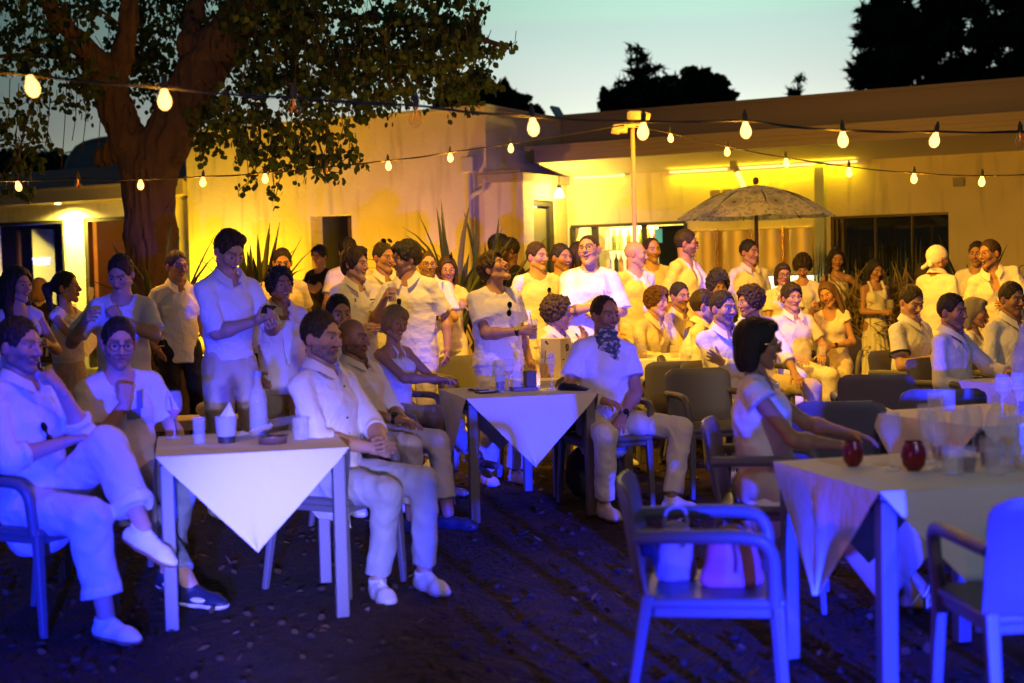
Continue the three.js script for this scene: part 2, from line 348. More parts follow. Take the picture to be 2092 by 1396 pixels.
function shoeGeo(kind, h) {
  const key = kind + h; if (shoes[key]) return shoes[key];
  const mk = (grow, low) => {
    const F = new Field(0.03);
    F.cone(V(0, -0.052, -0.040), V(0, -0.052, 0.02), 0.036 + grow, 0.036 + grow);
    F.cone(V(0.0, -0.056, 0.02), V(0.004, -0.060, 0.115), 0.036 + grow, 0.041 + grow); F.ell(V(0.002, -0.066, 0.145), 0.040 + grow, 0.026 + grow, 0.052 + grow);
    if (!low) { F.cone(V(0, -0.045, -0.018), V(0, kind === 'low' ? -0.028 : 0.0, -0.012), 0.038, 0.043, { cut: true, k: 0.012 }); if (kind !== 'low') F.cone(V(0, -0.01, 0.012), V(0, -0.040, 0.085), 0.026, 0.022, { k: 0.012 }); }
    return F;
  };
  const U = mk(0, false); U.post.push((x, y, z) => -0.078 - y); const upper = U.mesh(h);
  const S = mk(0.005, true); S.post.push((x, y, z) => y + 0.069, (x, y, z) => -0.090 - y); const sole = S.mesh(h);
  return shoes[key] = { upper, sole };
}
function hairGeo(style, h) {
  const key = style + h; if (hairs[key]) return hairs[key];
  const F = new Field(0.03), N = (f, a, sy = 0.35) => (x, y, z) => a * (PN.noise(x * f + 3, y * f * sy, z * f + 9) + 0.5 * PN.noise(x * f * 2.1, y * f * sy * 2.1 + 4, z * f * 2.1));
  const P = { short: [.005, .015, .008], buzz: [.0025, .004, .003], quiff: [.007, .020, .010], wavy: [.016, .024, .018], curly: [.022, .032, .026], afro: [.032, .045, .034], pixie: [.014, .022, .016], tight: [.006, .010, .010], bob: [.012, .014, .014], long: [.014, .018, .018], waves: [.024, .026, .026], recede: [.004, .008, .008], rim: [.004, -.01, .006], cap: [.010, .016, .014], mop: [.018, .028, .022] }[style] || [.006, .015, .01];
  const [tx, ty, tz] = P;
  F.ell(V(0, 0.035, -0.014), 0.0755 + tx, 0.0865 + ty, 0.094 + tz);
  if (style === 'quiff') F.ell(V(0.01, 0.108, 0.048), 0.052, 0.028, 0.046);
  if (style === 'wavy') { F.ell(V(0, -0.02, -0.085), 0.062, 0.07, 0.034); F.ell(V(0.02, 0.11, 0.04), 0.05, 0.026, 0.045); }
  if (style === 'mop') { F.ell(V(0.0, 0.088, 0.058), 0.058, 0.034, 0.036); }
  if (style === 'curly' || style === 'afro') F.ell(V(0, 0.092, 0.050), 0.064, 0.036, 0.046);
  if (style === 'pixie') { F.ell(V(0.024, 0.078, 0.068), 0.050, 0.036, 0.026, { q: new THREE.Quaternion().setFromEuler(new THREE.Euler(0, 0, -0.5)) }); F.ell(V(0, -0.03, -0.07), 0.06, 0.055, 0.034); for (const q of [-1, 1]) F.ell(V(q * 0.072, -0.005, 0.012), 0.016, 0.05, 0.026); }
  if (style === 'bob') { for (const q of [-1, 1]) F.ell(V(q * 0.070, -0.050, -0.046), 0.023, 0.080, 0.044); F.ell(V(0, -0.045, -0.070), 0.070, 0.088, 0.044); F.ell(V(0, 0.085, 0.062), 0.06, 0.03, 0.03); }
  const fall = (d, r0, r1, n = 1) => { for (const q of [-1, 1]) { F.cone(V(q * 0.076, 0.0, -0.022), V(q * 0.088, -d, -0.012), r0, r1); F.cone(V(q * 0.045, 0.0, -0.085), V(q * 0.06, -d * 1.02, -0.085), r0 * 1.3, r1 * 1.2); } };
  if (style === 'long') fall(0.30, 0.030, 0.024);
  if (style === 'waves') fall(0.24, 0.040, 0.036);
  if (style === 'tight') { F.cone(V(0, 0.035, -0.105), V(0, 0.01, -0.155), 0.024, 0.034); F.cone(V(0, 0.01, -0.155), V(0, -0.17, -0.145), 0.036, 0.016); }
  if (style === 'cap') { F.cone(V(0, -0.045, -0.10), V(-0.07, -0.062, -0.135), 0.018, 0.022); F.cone(V(0, -0.045, -0.10), V(0.05, -0.085, -0.13), 0.014, 0.018); }
  const wild = { curly: [42, .0145, 1], afro: [38, .018, 1], waves: [26, .009, .6], mop: [34, .008, .5], wavy: [34, .007, .5], cap: [12, .002, 1], bob: [36, .0032, .12], long: [40, .004, .12], buzz: [120, .0012, 1], rim: [90, .0015, 1] }[style] || [70, .0052, .4];
  const lowHair = ['bob', 'long', 'waves'].includes(style);
  F.warp = N(...wild);
  const cut = style === 'bob' || style === 'long' || style === 'waves' ? (style === 'bob' ? [0.105, 0.122, 0.080, -0.052, 0.092] : [0.098, 0.130, 0.072, -0.050, 0.094]) : style === 'pixie' ? [0.066, 0.108, 0.085, -0.056, 0.090] : style === 'recede' ? [0.070, 0.150, 0.10, -0.040, 0.082] : style === 'rim' ? [0.09, 0.17, 0.165, 0.04, 0.06] : style === 'cap' ? [0.085, 0.11, 0.10, -0.068, 0.080] : [0.072, 0.126, 0.090, -0.046, 0.086];
  F.ell(V(0, cut[3], cut[4]), cut[0], cut[1], cut[2], { sub: true, k: 0.008 });
  if (!lowHair && style !== 'tight') {
    const base = style === 'cap' ? -0.012 : style === 'wavy' || style === 'curly' || style === 'afro' || style === 'pixie' ? -0.052 : -0.022;
    F.post.push((x, y, z) => (base + 0.62 * z - y) * 0.85 - (style === 'cap' && z < -0.085 ? 0.2 : 0));
    if (!['curly', 'afro', 'wavy', 'pixie', 'cap'].includes(style)) for (const q of [-1, 1]) F.ball(V(q * 0.084, -0.008, -0.008), 0.027, { sub: true, k: 0.004 });
  } else if (style === 'tight') F.post.push((x, y, z) => z < -0.10 ? -1 : (-0.022 + 0.62 * z - y) * 0.85);
  if (style !== 'cap') F.warp2 = (x, y, z) => (lowHair ? 0.0018 : 0.0042) * PN.noise(x * 120 + 5, y * (lowHair ? 14 : 50), z * 120) + (z > 0.03 ? 0.004 * PN.noise(x * 70, 2, z * 20) : 0);
  F.pad = 0.03; return hairs[key] = F.mesh(h);
}
const SKIN = { fair: [0.54, 0.315, 0.20], tan: [0.43, 0.23, 0.13], olive: [0.35, 0.18, 0.098], brown: [0.17, 0.082, 0.042] };
const HAIRC = { black: [0.012, 0.009, 0.008], dark: [0.022, 0.013, 0.009], brown: [0.034, 0.017, 0.009], light: [0.11, 0.058, 0.024], blond: [0.30, 0.18, 0.07], grey: [0.20, 0.18, 0.16], red: [0.085, 0.032, 0.012] };
const hairTex = noiseTex(256, (u, v) => 0.5 + 0.5 * tileNoise(u * 1, v * 0.12, 60, 3));
const hairMats = {}, clothMats = {};
const hairMat = c => hairMats[c] ||= std(HAIRC[c] || c, 0.68, { bumpMap: hairTex, bumpScale: 0.004 });
const CL = { white: [0.80, 0.78, 0.75], cream: [0.74, 0.66, 0.52], offwhite: [0.77, 0.73, 0.66], beige: [0.56, 0.46, 0.34], navy: [0.012, 0.014, 0.028], black: [0.012, 0.012, 0.013], khaki: [0.50, 0.41, 0.28], blue: [0.25, 0.30, 0.42], grey: [0.40, 0.41, 0.42], lilac: [0.62, 0.58, 0.64] };
const clothMat = c => clothMats[c] ||= std(CL[c], 0.92, { bumpMap: wrinkleTex, bumpScale: 0.009 });
const shoeMats = { gum: std([0.30, 0.17, 0.08], 0.7), white: std([0.75, 0.74, 0.72], 0.55), navy: std([0.02, 0.025, 0.06], 0.5), black: M.black, brown: std([0.08, 0.04, 0.02], 0.5), sole: std([0.62, 0.56, 0.46], 0.7) };
const eyeW = std([0.30, 0.28, 0.26], 0.4), eyeD = std([0.03, 0.018, 0.012], 0.15), teethM = std([0.78, 0.75, 0.68], 0.3), lensM = new THREE.MeshPhysicalMaterial({ color: lin(0.96, 0.97, 0.98), transmission: 1, thickness: 0, roughness: 0.03 }), shadeM = std([0.006, 0.006, 0.008], 0.08);
const eyeGeo = new THREE.SphereGeometry(0.0110, 14, 10), irisGeo = new THREE.SphereGeometry(0.0064, 10, 8), teethGeo = new THREE.SphereGeometry(1, 14, 8);
irisGeo.scale(1, 1, 0.45);
function paint(g, fn) {
  const n = g.attributes.position.count, c = new Float32Array(n * 3);
  for (let i = 0; i < n; i++) { const q = fn(i); c[3 * i] = q[0]; c[3 * i + 1] = q[1]; c[3 * i + 2] = q[2]; }
  const r = new THREE.BufferGeometry(); r.setAttribute('position', g.attributes.position.clone()); r.setAttribute('normal', g.attributes.normal.clone());
  r.setAttribute('color', new THREE.BufferAttribute(c, 3)); r.setIndex(g.index); return r;
}
const printM = std([0.16, 0.20, 0.28], 0.9);
const bodyM = std([1, 1, 1], 0.52, { vertexColors: true });
const mixc = (a, b, t) => [0, 1, 2].map(k => a[k] + (b[k] - a[k]) * t);
function frame(Y, Z) {   // rotation whose y goes along Y and z as near Z as may be
  const y = Y.clone().normalize(), x = y.clone().cross(Z).normalize(), z = x.clone().cross(y).normalize();
  return new THREE.Quaternion().setFromRotationMatrix(new THREE.Matrix4().makeBasis(x, y, z));
}
function ik(a, t, L1, L2, hint) {
  const d = t.clone().sub(a); let L = d.length(); const m = (L1 + L2) * 0.995; if (L > m) { d.multiplyScalar(m / L); L = m; }
  const e = a.clone().add(d), c = (L1 * L1 - L2 * L2 + L * L) / (2 * L), hh = Math.sqrt(Math.max(0, L1 * L1 - c * c)), u = d.clone().normalize();
  const p = hint.clone().addScaledVector(u, -hint.dot(u)).normalize();
  return [a.clone().addScaledVector(u, c).addScaledVector(p, hh), e];
}
// where the wrist goes (from the base of the neck, in the torso's own axes, x outwards), which way the palm looks, how the fingers lie, where the elbow points
const ARM = {
  down: { w: [.25, -.57, .03], palm: [-1, 0, 0], pose: 'relaxed', hint: [.3, 0, -1] },
  cup: { w: [.10, -.30, .30], palm: [-1, 0, -.2], pose: 'grip', hint: [.7, -1, -.2] },
  cupHigh: { w: [.08, -.12, .27], palm: [-1, 0, -.2], pose: 'grip', hint: [.7, -1, -.1] },
  chin: { w: [.035, -.11, .185], palm: [0, 0, -1], pose: 'fist', hint: [.35, -1, .2], dir: [-.15, 1, -.25] },
  mouth: { w: [.06, -.06, .20], palm: [-.4, 0, -1], pose: 'fist', hint: [.5, -1, .1], dir: [-.4, .8, -.2] },
  cheek: { w: [.10, -.02, .12], palm: [-1, 0, -.4], pose: 'relaxed', hint: [.6, -1, .3], dir: [-.1, 1, -.1] },
  pocket: { w: [.215, -.52, .06], palm: [-1, 0, 0], pose: 'flat', hint: [.8, 0, -1] },
  hip: { w: [.185, -.43, .05], palm: [-1, 0, -.1], pose: 'flat', hint: [1, .1, -.35], dir: [-.5, -.6, .5] },
  lap: { w: [.09, -.42, .24], palm: [-.2, -1, .1], pose: 'relaxed', hint: [.7, -.5, -.5] },
  clasp: { w: [.035, -.40, .28], palm: [-1, -.2, -.2], pose: 'grip', hint: [.8, -.5, -.3] },
  knee: { w: [.13, -.40, .42], palm: [0, -1, .2], pose: 'relaxed', hint: [.6, -.6, -.3] },
  cross: { w: [-.13, -.23, .175], palm: [-.2, 0, -1], pose: 'flat', hint: [.7, -.8, .1] },
  table: { w: [.12, -.30, .36], palm: [-.2, -1, 0], pose: 'relaxed', hint: [.8, -.7, 0] },
  phone: { w: [-.02, -.26, .30], palm: [.1, 1, -.5], pose: 'grip', hint: [.5, -1, -.2] },
  behind: { w: [.22, -.50, -.10], palm: [-1, 0, 0], pose: 'relaxed', hint: [.4, 0, -1] },
};
const chairJobs = [], cupJobs = [];
let nPerson = 0;
function person(o) {
  const f = o.sex === 'f', B = o.build || 1, near = o.near, id = nPerson++, q = f ? 0.86 : 1;
  const target = W(o.at[0], o.at[1], o.at[2]), yaw = (o.yaw || 0) * D2R;
  const [lp, ls, lt] = (o.lean || [0, 0, 0]).map(a => (a || 0) * D2R);
  const RT = new THREE.Quaternion().setFromEuler(new THREE.Euler(lp, lt || 0, -ls, 'YXZ')), RH = new THREE.Quaternion().slerp(RT, 0.5);
  const hd = o.head || [o.yaw || 0, 0, 0];
  const RHd = new THREE.Quaternion().setFromEuler(new THREE.Euler(hd[1] * D2R, (hd[0] * D2R - yaw), -(hd[2] || 0) * D2R, 'YXZ'));
  const t = (v, r = RT) => V(...v).applyQuaternion(r);
  // sizes
  let s, legK = 1, torK = 1, pelY;
  const up = k => t([0, 0.15 * k, 0], RH).add(t([0, 0.37 * k, 0])).add(t([0, 0.135, 0.012], RH).multiplyScalar(1)).y;
  if (o.sit) {
    s = (f ? 0.94 : 1) * (o.size || 1); pelY = 0.555 + (o.seat || 0);
    torK = (target.y - pelY - s * (up(1) - up(0))) / 1; torK = 1 + (target.y - pelY - s * up(1)) / (s * (up(1) - up(0)));
    const c = Math.max(0.86, Math.min(1.14, torK)); pelY += s * (torK - c) * (up(1) - up(0)); torK = c;
  } else {
    s = target.y / (0.93 + up(1)); const c = Math.max(f ? 0.90 : 0.95, Math.min(1.07, s));
    legK = (target.y - c * up(1)) / (c * 0.93); s = c; pelY = 0.93 * s * legK;
  }
  const T = torK * s, P0 = V(0, pelY, 0), waist = P0.clone().add(t([0, 0.15 * T, 0], RH)), at = (x, y, z) => waist.clone().add(t([x * s, y * T, z * s]));
  const chest = at(0, 0.17, 0), nb = at(0, 0.37, -0.005), ex = t([1, 0, 0]), ez = t([0, 0, 1]), exH = t([1, 0, 0], RH), ezH = t([0, 0, 1], RH), X = V(1, 0, 0), Z = V(0, 0, 1);
  const hc = nb.clone().add(t([0, 0.135 * s, 0.012 * s], RH)), hp = v => V(...v).multiplyScalar(s).applyQuaternion(RHd).add(hc);
  // place the group so that the head lands where the photograph has it
  const g = thing('person', o.label, 'person'); g.rotation.y = yaw; if (o.group) g.userData.group = o.group;
  const off = hc.clone().applyAxisAngle(V(0, 1, 0), yaw); g.position.set(target.x - off.x, 0, target.z - off.z);
  // legs
  const hipX = 0.088 * s, legs = [];
  for (const k of [1, -1]) {
    const lg = o[k > 0 ? 'footL' : 'footR'], hip = P0.clone().add(V(k * hipX, -0.025 * s, 0)); let foot, hint;
    if (o.sit) { foot = lg ? V(lg[0], lg[1], lg[2]) : V(k * 0.13, 0.085, 0.46); hint = V(k * (lg?.[3] ?? 0.12), 0.8, 0.6); } else { foot = lg ? V(lg[0], lg[1], lg[2]) : V(k * 0.105 * s, 0.085 * s, k * 0.03); hint = V(k * 0.1, 0, 1); }
    const [knee, an] = ik(hip, foot, (o.sit ? 0.445 : 0.43 * legK) * s, (o.sit ? 0.425 : 0.415 * legK) * s, hint);
    legs.push({ k, hip, knee, an });
  }
  // arms
  const arms = [], spec = (a, k) => { const b = typeof a === 'string' ? ARM[a] : { ...ARM[a.like || 'cup'], ...a }; return b; };
  for (const k of [1, -1]) {
    const a = spec(o[k > 0 ? 'armL' : 'armR'] || 'down', k), sh = at(k * (f ? 0.142 : 0.160) * (0.7 + 0.3 * B), 0.288, -0.010);
    const wr = a.abs ? V(...a.abs) : nb.clone().add(t([a.w[0] * k * s, a.w[1] * s * (0.5 + 0.5 * torK), a.w[2] * s])), hint = t([a.hint[0] * k, a.hint[1], a.hint[2]]);
    const [el, w2] = ik(sh, wr, 0.285 * s, 0.255 * s, hint);
    const dir = a.dir ? t([a.dir[0] * k, a.dir[1], a.dir[2]]) : w2.clone().sub(el).normalize().multiplyScalar(0.8).add(t([0, 0, 0.2]));
    arms.push({ k, sh, el, wr: w2, rot: frame(dir, t([a.palm[0] * k, a.palm[1], a.palm[2]])), pose: a.pose, spec: a });
  }
  const hc5 = near ? 0.0045 : 0.0052, hb = near ? 0.012 : 0.016, sk = SKIN[o.skin || 'fair'];
  // ---- body
  const Fb = new Field(0.03 * s), bare = o.bottom?.kind === 'skirt' || o.bottom?.kind === 'shorts' || near;
  const r2 = (x, z) => [x * s * B, z * s * B];
  Fb.sect(P0, waist, exH, ezH, f ? r2(.15, .10) : r2(.145, .10), f ? r2(.108, .082) : r2(.132, .094), { ex2: ex, ez2: ez });
  Fb.sect(waist, chest, ex, ez, f ? r2(.108, .082) : r2(.132, .094), f ? r2(.13, .094) : r2(.155, .106));
  Fb.sect(chest, at(0, 0.275, -0.010), ex, ez, f ? r2(.13, .094) : r2(.155, .106), f ? r2(.098, .066) : r2(.12, .074));
  for (const k of [1, -1]) {
    Fb.cone(at(k * 0.045, 0.335, -0.014), arms[k > 0 ? 0 : 1].sh, 0.036 * s * q, 0.042 * s * q);
    if (f) Fb.ball(at(k * 0.066, 0.185, 0.066), 0.052 * s);
  }
  Fb.cone(nb.clone().add(t([0, -0.03 * s, -0.004])), hp([0, -0.045, -0.022]), (f ? 0.048 : 0.059) * s * (0.6 + 0.4 * B), (f ? 0.045 : 0.056) * s * (0.7 + 0.3 * B), { k: 0.035 });
  for (const a of arms) {
    Fb.cone(a.sh, a.el, 0.043 * s * q * (0.5 + 0.5 * B), 0.038 * s * q);
    const mid = a.el.clone().lerp(a.wr, 0.28); Fb.cone(a.el, mid, 0.038 * s * q, 0.041 * s * q); Fb.cone(mid, a.wr, 0.041 * s * q, 0.026 * s * q);
  }
  if (bare) for (const l of legs) { Fb.cone(l.hip, l.knee, 0.078 * s * q, 0.052 * s * q); Fb.cone(l.knee, l.knee.clone().lerp(l.an, 0.35), 0.05 * s * q, 0.053 * s * q); Fb.cone(l.knee.clone().lerp(l.an, 0.35), l.an, 0.053 * s * q, 0.036 * s * q); if (o.shoe === 'bare' || o.shoe === 'sandal') { const d = (l.an.clone().sub(l.knee).setY(0).length() > 0.03 ? l.an.clone().sub(l.knee).setY(0).normalize() : V(0, 0, 1)); d.set(0, 0, 1); Fb.cone(l.an.clone().add(V(0, -0.045, -0.03)), l.an.clone().add(V(0, -0.06, 0)).addScaledVector(d, 0.14), 0.03, 0.026); } }
  const gb = Fb.mesh(hb), tattoo = o.tattoo;
  const parts = [paint(gb, i => { const a = gb.attributes.position; if (tattoo && a.getX(i) < -0.12 && a.getZ(i) > 0.02 && PN.noise(a.getX(i) * 40, a.getY(i) * 40, a.getZ(i) * 40) > -0.05) return mixc(sk, [0.02, 0.02, 0.03], 0.8); return sk; })];
  const hg = headGeo(o.sex || 'm', o.expr || 'n', hc5), w = hg.userData.w, hcol = HAIRC[o.hair?.[1] || 'dark'] || [0, 0, 0], bd = o.beard || 0, lipc = f ? [sk[0] * 0.85, sk[1] * 0.35, sk[2] * 0.36] : [sk[0] * 0.78, sk[1] * 0.5, sk[2] * 0.5];
  const face = paint(hg, i => {
    let c = mixc(sk, [sk[0] * 1.0, sk[1] * 0.66, sk[2] * 0.62], w[i * 6 + 5]);
    const bw = Math.max(w[i * 6 + 3] * bd, w[i * 6 + 4] * Math.max(bd, o.moustache || 0) * 0.95) * (1 - w[i * 6]);
    c = mixc(c, o.beardC ? HAIRC[o.beardC] : hcol, Math.min(0.80, bw * 0.85)); c = mixc(c, lipc, w[i * 6] * 0.85); c = mixc(c, hcol, w[i * 6 + 2] * 0.85);
    return w[i * 6 + 1] ? [0.10, 0.018, 0.016] : c;
  });
  const wide = o.face || 1;
  face.applyMatrix4(new THREE.Matrix4().compose(hc, RHd, V(s * wide, s, s))); parts.push(face);
  for (const a of arms) parts.push(paint(handGeo(a.pose, a.k > 0, near ? 0.0045 : 0.0055), () => sk).applyMatrix4(new THREE.Matrix4().compose(a.wr, a.rot, V(s * q, s * q, s * q))));
  const all = mergeGeometries(parts, false); mesh('body', all, bodyM, g);
  // ---- face pieces
  const headGrp = (name, gs, m) => { const k = mesh(name, gs, m, g); k.position.copy(hc); k.quaternion.copy(RHd); k.scale.set(s * wide, s, s); return k; };
  for (const k of [1, -1]) {
    const dn = o.down ? -0.0035 : 0, e = headGrp('eye', placed(eyeGeo, [k * 0.0315, 0.0035, 0.0768]), eyeW), ir = new THREE.Mesh(placed(irisGeo, [k * 0.0315 + (o.look || 0) * 0.003, 0.0030 + dn, 0.0859], [0, 0, 0]), eyeD); ir.name = 'iris'; e.add(ir);
  }
  if (o.expr === 's' || o.expr === 'o') headGrp('teeth', placed(teethGeo, [0, o.expr === 'o' ? -0.054 : -0.0562, 0.0805], [0, 0, 0], [0.019, o.expr === 'o' ? 0.0062 : 0.0048, 0.008]), teethM);
  // ---- hair
  if (o.hair && o.hair[0] !== 'none') headGrp(o.hair[0] === 'cap' ? 'cap' : 'hair', hairGeo(o.hair[0], near ? 0.0055 : 0.0065), o.hair[0] === 'cap' ? clothMat('white') : hairMat(o.hair[1]));
  if (o.longBeard) { const F = new Field(0.02); F.ell(V(0, -0.105, 0.055), 0.055, 0.06, 0.045); F.ell(V(0, -0.15, 0.065), 0.035, 0.05, 0.03); F.warp = (x, y, z) => 0.006 * PN.noise(x * 60, y * 25, z * 60); F.ell(V(0, -0.058, 0.10), 0.022, 0.008, 0.03, { sub: true, k: 0.004 }); headGrp('beard', F.mesh(0.006), hairMat(o.hair[1] === 'white' ? 'dark' : o.beardC || 'dark')); }
  if (o.hairExtra === 'band') headGrp('headband', placed(new THREE.TorusGeometry(0.085, 0.012, 8, 24), [0, 0.05, -0.012], [1.2, 0, 0]), clothMat('cream'));
  // ---- glasses
  const specs = (m, name, lens) => {
    const gs = [], ls = [];
    for (const k of [1, -1]) {
      gs.push(placed(new THREE.TorusGeometry(0.0235, 0.0022, 6, 22), [k * 0.034, 0.002, 0.103], [0, k * 0.12, 0], [1.06, 0.9, 1]), tube([[k * 0.058, 0.006, 0.099], [k * 0.074, 0.006, 0.05], [k * 0.078, 0.004, -0.01]], 0.002, 5));
      ls.push(placed(new THREE.CircleGeometry(0.0225, 18), [k * 0.034, 0.002, 0.1035], [0, k * 0.12, 0], [1.06, 0.9, 1]));
    }
    gs.push(tube([[-0.011, 0.006, 0.106], [0, 0.009, 0.108], [0.011, 0.006, 0.106]], 0.002, 5));
    const q2 = headGrp(name, gs, m), l2 = new THREE.Mesh(merge(ls), lens); l2.name = 'lens'; q2.add(l2); return q2;
  };
  if (o.glasses) specs(o.glasses === 'gold' ? M.gold : M.black, 'glasses', lensM);
  if (o.shadesUp) { const k = specs(M.black, 'sunglasses', shadeM); k.position.copy(hp([0, 0.09, -0.045])); k.quaternion.multiply(new THREE.Quaternion().setFromEuler(new THREE.Euler(-0.55, 0, 0))); }
  // ---- top
  const tp = o.top || { kind: 'tee' }, mat = clothMat(tp.color || 'white'), loose = tp.loose ?? 1, c0 = 0.0135 * s * loose;
  const folds = (amp, ph = id * 3.7) => (x, y, z) => {
    const a = PN.noise(x * 7 + ph, y * 5.5 + z * 3, z * 8 + ph), b = PN.noise(x * 13 + ph, y * 20 + x * 8, z * 13);
    return Math.min(0.0035, amp * ((Math.abs(a) - 0.24) * 1.6 + b * 0.5));
  };
  const Fs = new Field(0.03 * s), O = (x, z, k = 1) => [x * s * B + c0 * k, z * s * B + c0 * k], hemD = tp.tuck ? -0.01 : (tp.hem ?? 0.13);
  const hem = P0.clone().add(V(0, -hemD * s, o.sit ? 0.03 : 0)), wr1 = f ? O(.112, .086, 1.2) : O(.134, .100, 1.5), cr = f ? O(.130, .096) : O(.148, .108);
  if (tp.kind !== 'none') {
    if (!tp.crop) Fs.sect(hem, waist, X, Z, tp.tuck ? wr1 : f ? O(.15, .105, 1.6 * loose) : O(.140, .110, 1.5 * loose), wr1, { cutA: !o.sit, ex2: ex, ez2: ez });
    Fs.sect(waist, chest, ex, ez, wr1, cr); 
    const thin = tp.kind === 'tank' || tp.kind === 'cami' || tp.kind === 'halter';
    Fs.sect(chest, at(0, thin ? 0.235 : 0.275, -0.008), ex, ez, cr, thin ? (f ? O(.118, .088, .7) : O(.14, .09, .8)) : (f ? O(.102, .070, .6) : O(.125, .078, .6)), thin ? { cut: true } : {});
    for (const k of [1, -1]) {
      const a = arms[k > 0 ? 0 : 1];
      if (f) Fs.ball(at(k * 0.066, 0.185, 0.064), 0.054 * s + c0 * 0.6);
      if (tp.kind === 'cami' || tp.kind === 'tank' || tp.kind === 'halter') {
        const sx = tp.kind === 'halter' ? 0.035 : 0.085, wdt = tp.kind === 'tank' ? 0.018 : 0.006;
        const pts = [at(k * (tp.kind === 'halter' ? 0.06 : 0.085), 0.225, 0.088), at(k * sx, 0.30, 0.068), at(k * sx, 0.372, 0.006), at(k * sx, 0.32, -0.075), at(k * 0.085, 0.22, -0.085)];
        for (let i = 0; i < 4; i++) Fs.cone(pts[i], pts[i + 1], Math.max(wdt, hb * 0.62), Math.max(wdt, hb * 0.62), { k: 0.008 });
        continue;
      }
      Fs.cone(at(k * 0.045, 0.334, -0.014), a.sh, 0.043 * s * q + c0 * 0.45, 0.047 * s * q + c0 * 0.5, { k: 0.03 });
      if (tp.kind === 'sleeveless') continue;
      const L = tp.sleeve ?? 0.62, rU = 0.047 * s * q * (0.5 + 0.5 * B);
      if (L <= 1) Fs.cone(a.sh, a.sh.clone().lerp(a.el, L), 0.046 * s * q * (0.5 + 0.5 * B) + c0 * 0.55, rU + c0 * (tp.puff ? 2.0 : 1.25), { cut: true, k: 0.022 });
      else {
        Fs.cone(a.sh, a.el, 0.046 * s * q * (0.5 + 0.5 * B) + c0 * 0.55, 0.041 * s * q + c0 * 1.15, { k: 0.022 });
        const e = a.el.clone().lerp(a.wr, L - 1); Fs.cone(a.el, e, 0.042 * s * q + c0 * 1.1, (0.042 - 0.014 * (L - 1)) * s * q + c0 * 1.0, { cut: true, k: 0.012 });
        if (L < 1.9) Fs.cone(a.el.clone().lerp(e, 0.72), e, 0.050 * s * q + c0 * 0.8, 0.047 * s * q + c0 * 0.9, { cut: true, cutA: true, k: 0.004 });
      }
    }
    Fs.warp = folds((near ? 0.012 : 0.011) * (tp.fold ?? 1));
    if (!['cami', 'tank', 'halter'].includes(tp.kind)) Fs.cone(nb.clone().add(t([0, -0.022 * s, 0.020 * s])), hp([0, -0.06, -0.02]), (f ? 0.066 : 0.070) * s, 0.085 * s, { sub: true, k: 0.006 });
    if (tp.kind === 'cami') Fs.cone(at(0, 0.215, 0.13), at(0, 0.28, 0.15), 0.03 * s, 0.10 * s, { sub: true, k: 0.006 });
    if (tp.scoop) Fs.ell(at(0, 0.33, 0.075), 0.085 * s, 0.085 * s, 0.07 * s, { sub: true, k: 0.006 });
    if (tp.open) Fs.cone(nb.clone().add(t([0, 0.0, 0.085 * s])), nb.clone().add(t([0, -tp.open * s, 0.14 * s])), 0.055 * s, 0.022 * s, { sub: true, k: 0.006 });
    mesh(tp.name || 'shirt', Fs.mesh(hb), mat, g);
    if (tp.over) {   // an undershirt that shows in the open front
      const Fu = new Field(0.03), u = 0.006 * s; Fu.sect(waist, chest, ex, ez, [.134 * s * B + u, .096 * s * B + u], [.156 * s * B + u, .107 * s * B + u]); Fu.sect(chest, at(0, 0.25, 0), ex, ez, [.156 * s * B + u, .107 * s * B + u], [.13 * s, .092 * s], { cut: true }); Fu.sect(P0, waist, exH, ezH, [.147 * s * B + u, .102 * s * B + u], [.134 * s * B + u, .096 * s * B + u]); mesh('vest', Fu.mesh(0.014), clothMat('white'), g);
    }
    if (tp.collar) {
      const n = 30, gap = tp.gap ?? 0.30, P = [], I = [], rad = (f ? 0.062 : 0.070) * s, cc = nb.clone().add(t([0, 0.002, 0.014 * s]));
      for (let i = 0; i <= n; i++) {
        const a = gap + (2 * Math.PI - 2 * gap) * i / n, fr = Math.max(0, Math.cos(a)), cs = Math.sin(a), cz = Math.cos(a), drop = -0.022 * cz - (tp.open ? 0.03 * fr * fr : 0);
        for (const [r, y] of [[1.10, -0.004], [0.98, 0.036 - 0.012 * fr], [1.10, 0.034 - 0.012 * fr], [1.52 + 0.25 * fr ** 4, -0.010 - 0.030 * fr ** 3]]) { const v = cc.clone().add(t([cs * r * rad, y * s + drop * s, cz * r * rad * 1.05])); P.push(v.x, v.y, v.z); }
        if (i) for (let j = 0; j < 3; j++) { const b = (i - 1) * 4 + j, e = i * 4 + j; I.push(b, e, b + 1, e, e + 1, b + 1); }
      }
      const cg = new THREE.BufferGeometry(); cg.setAttribute('position', new THREE.Float32BufferAttribute(P, 3)); cg.setIndex(I); cg.computeVertexNormals(); mesh('collar', cg, mat, g);
    }
    if (tp.trim) for (const a of arms) { const e = a.sh.clone().lerp(a.el, (tp.sleeve ?? 0.62) - 0.05), k = mesh('sleeve_trim', new THREE.CylinderGeometry(0.073 * s * B, 0.073 * s * B, 0.02, 20, 1, true), clothMat('navy'), g); k.position.copy(e); k.quaternion.copy(frame(a.el.clone().sub(a.sh), V(0, 0, 1))); }
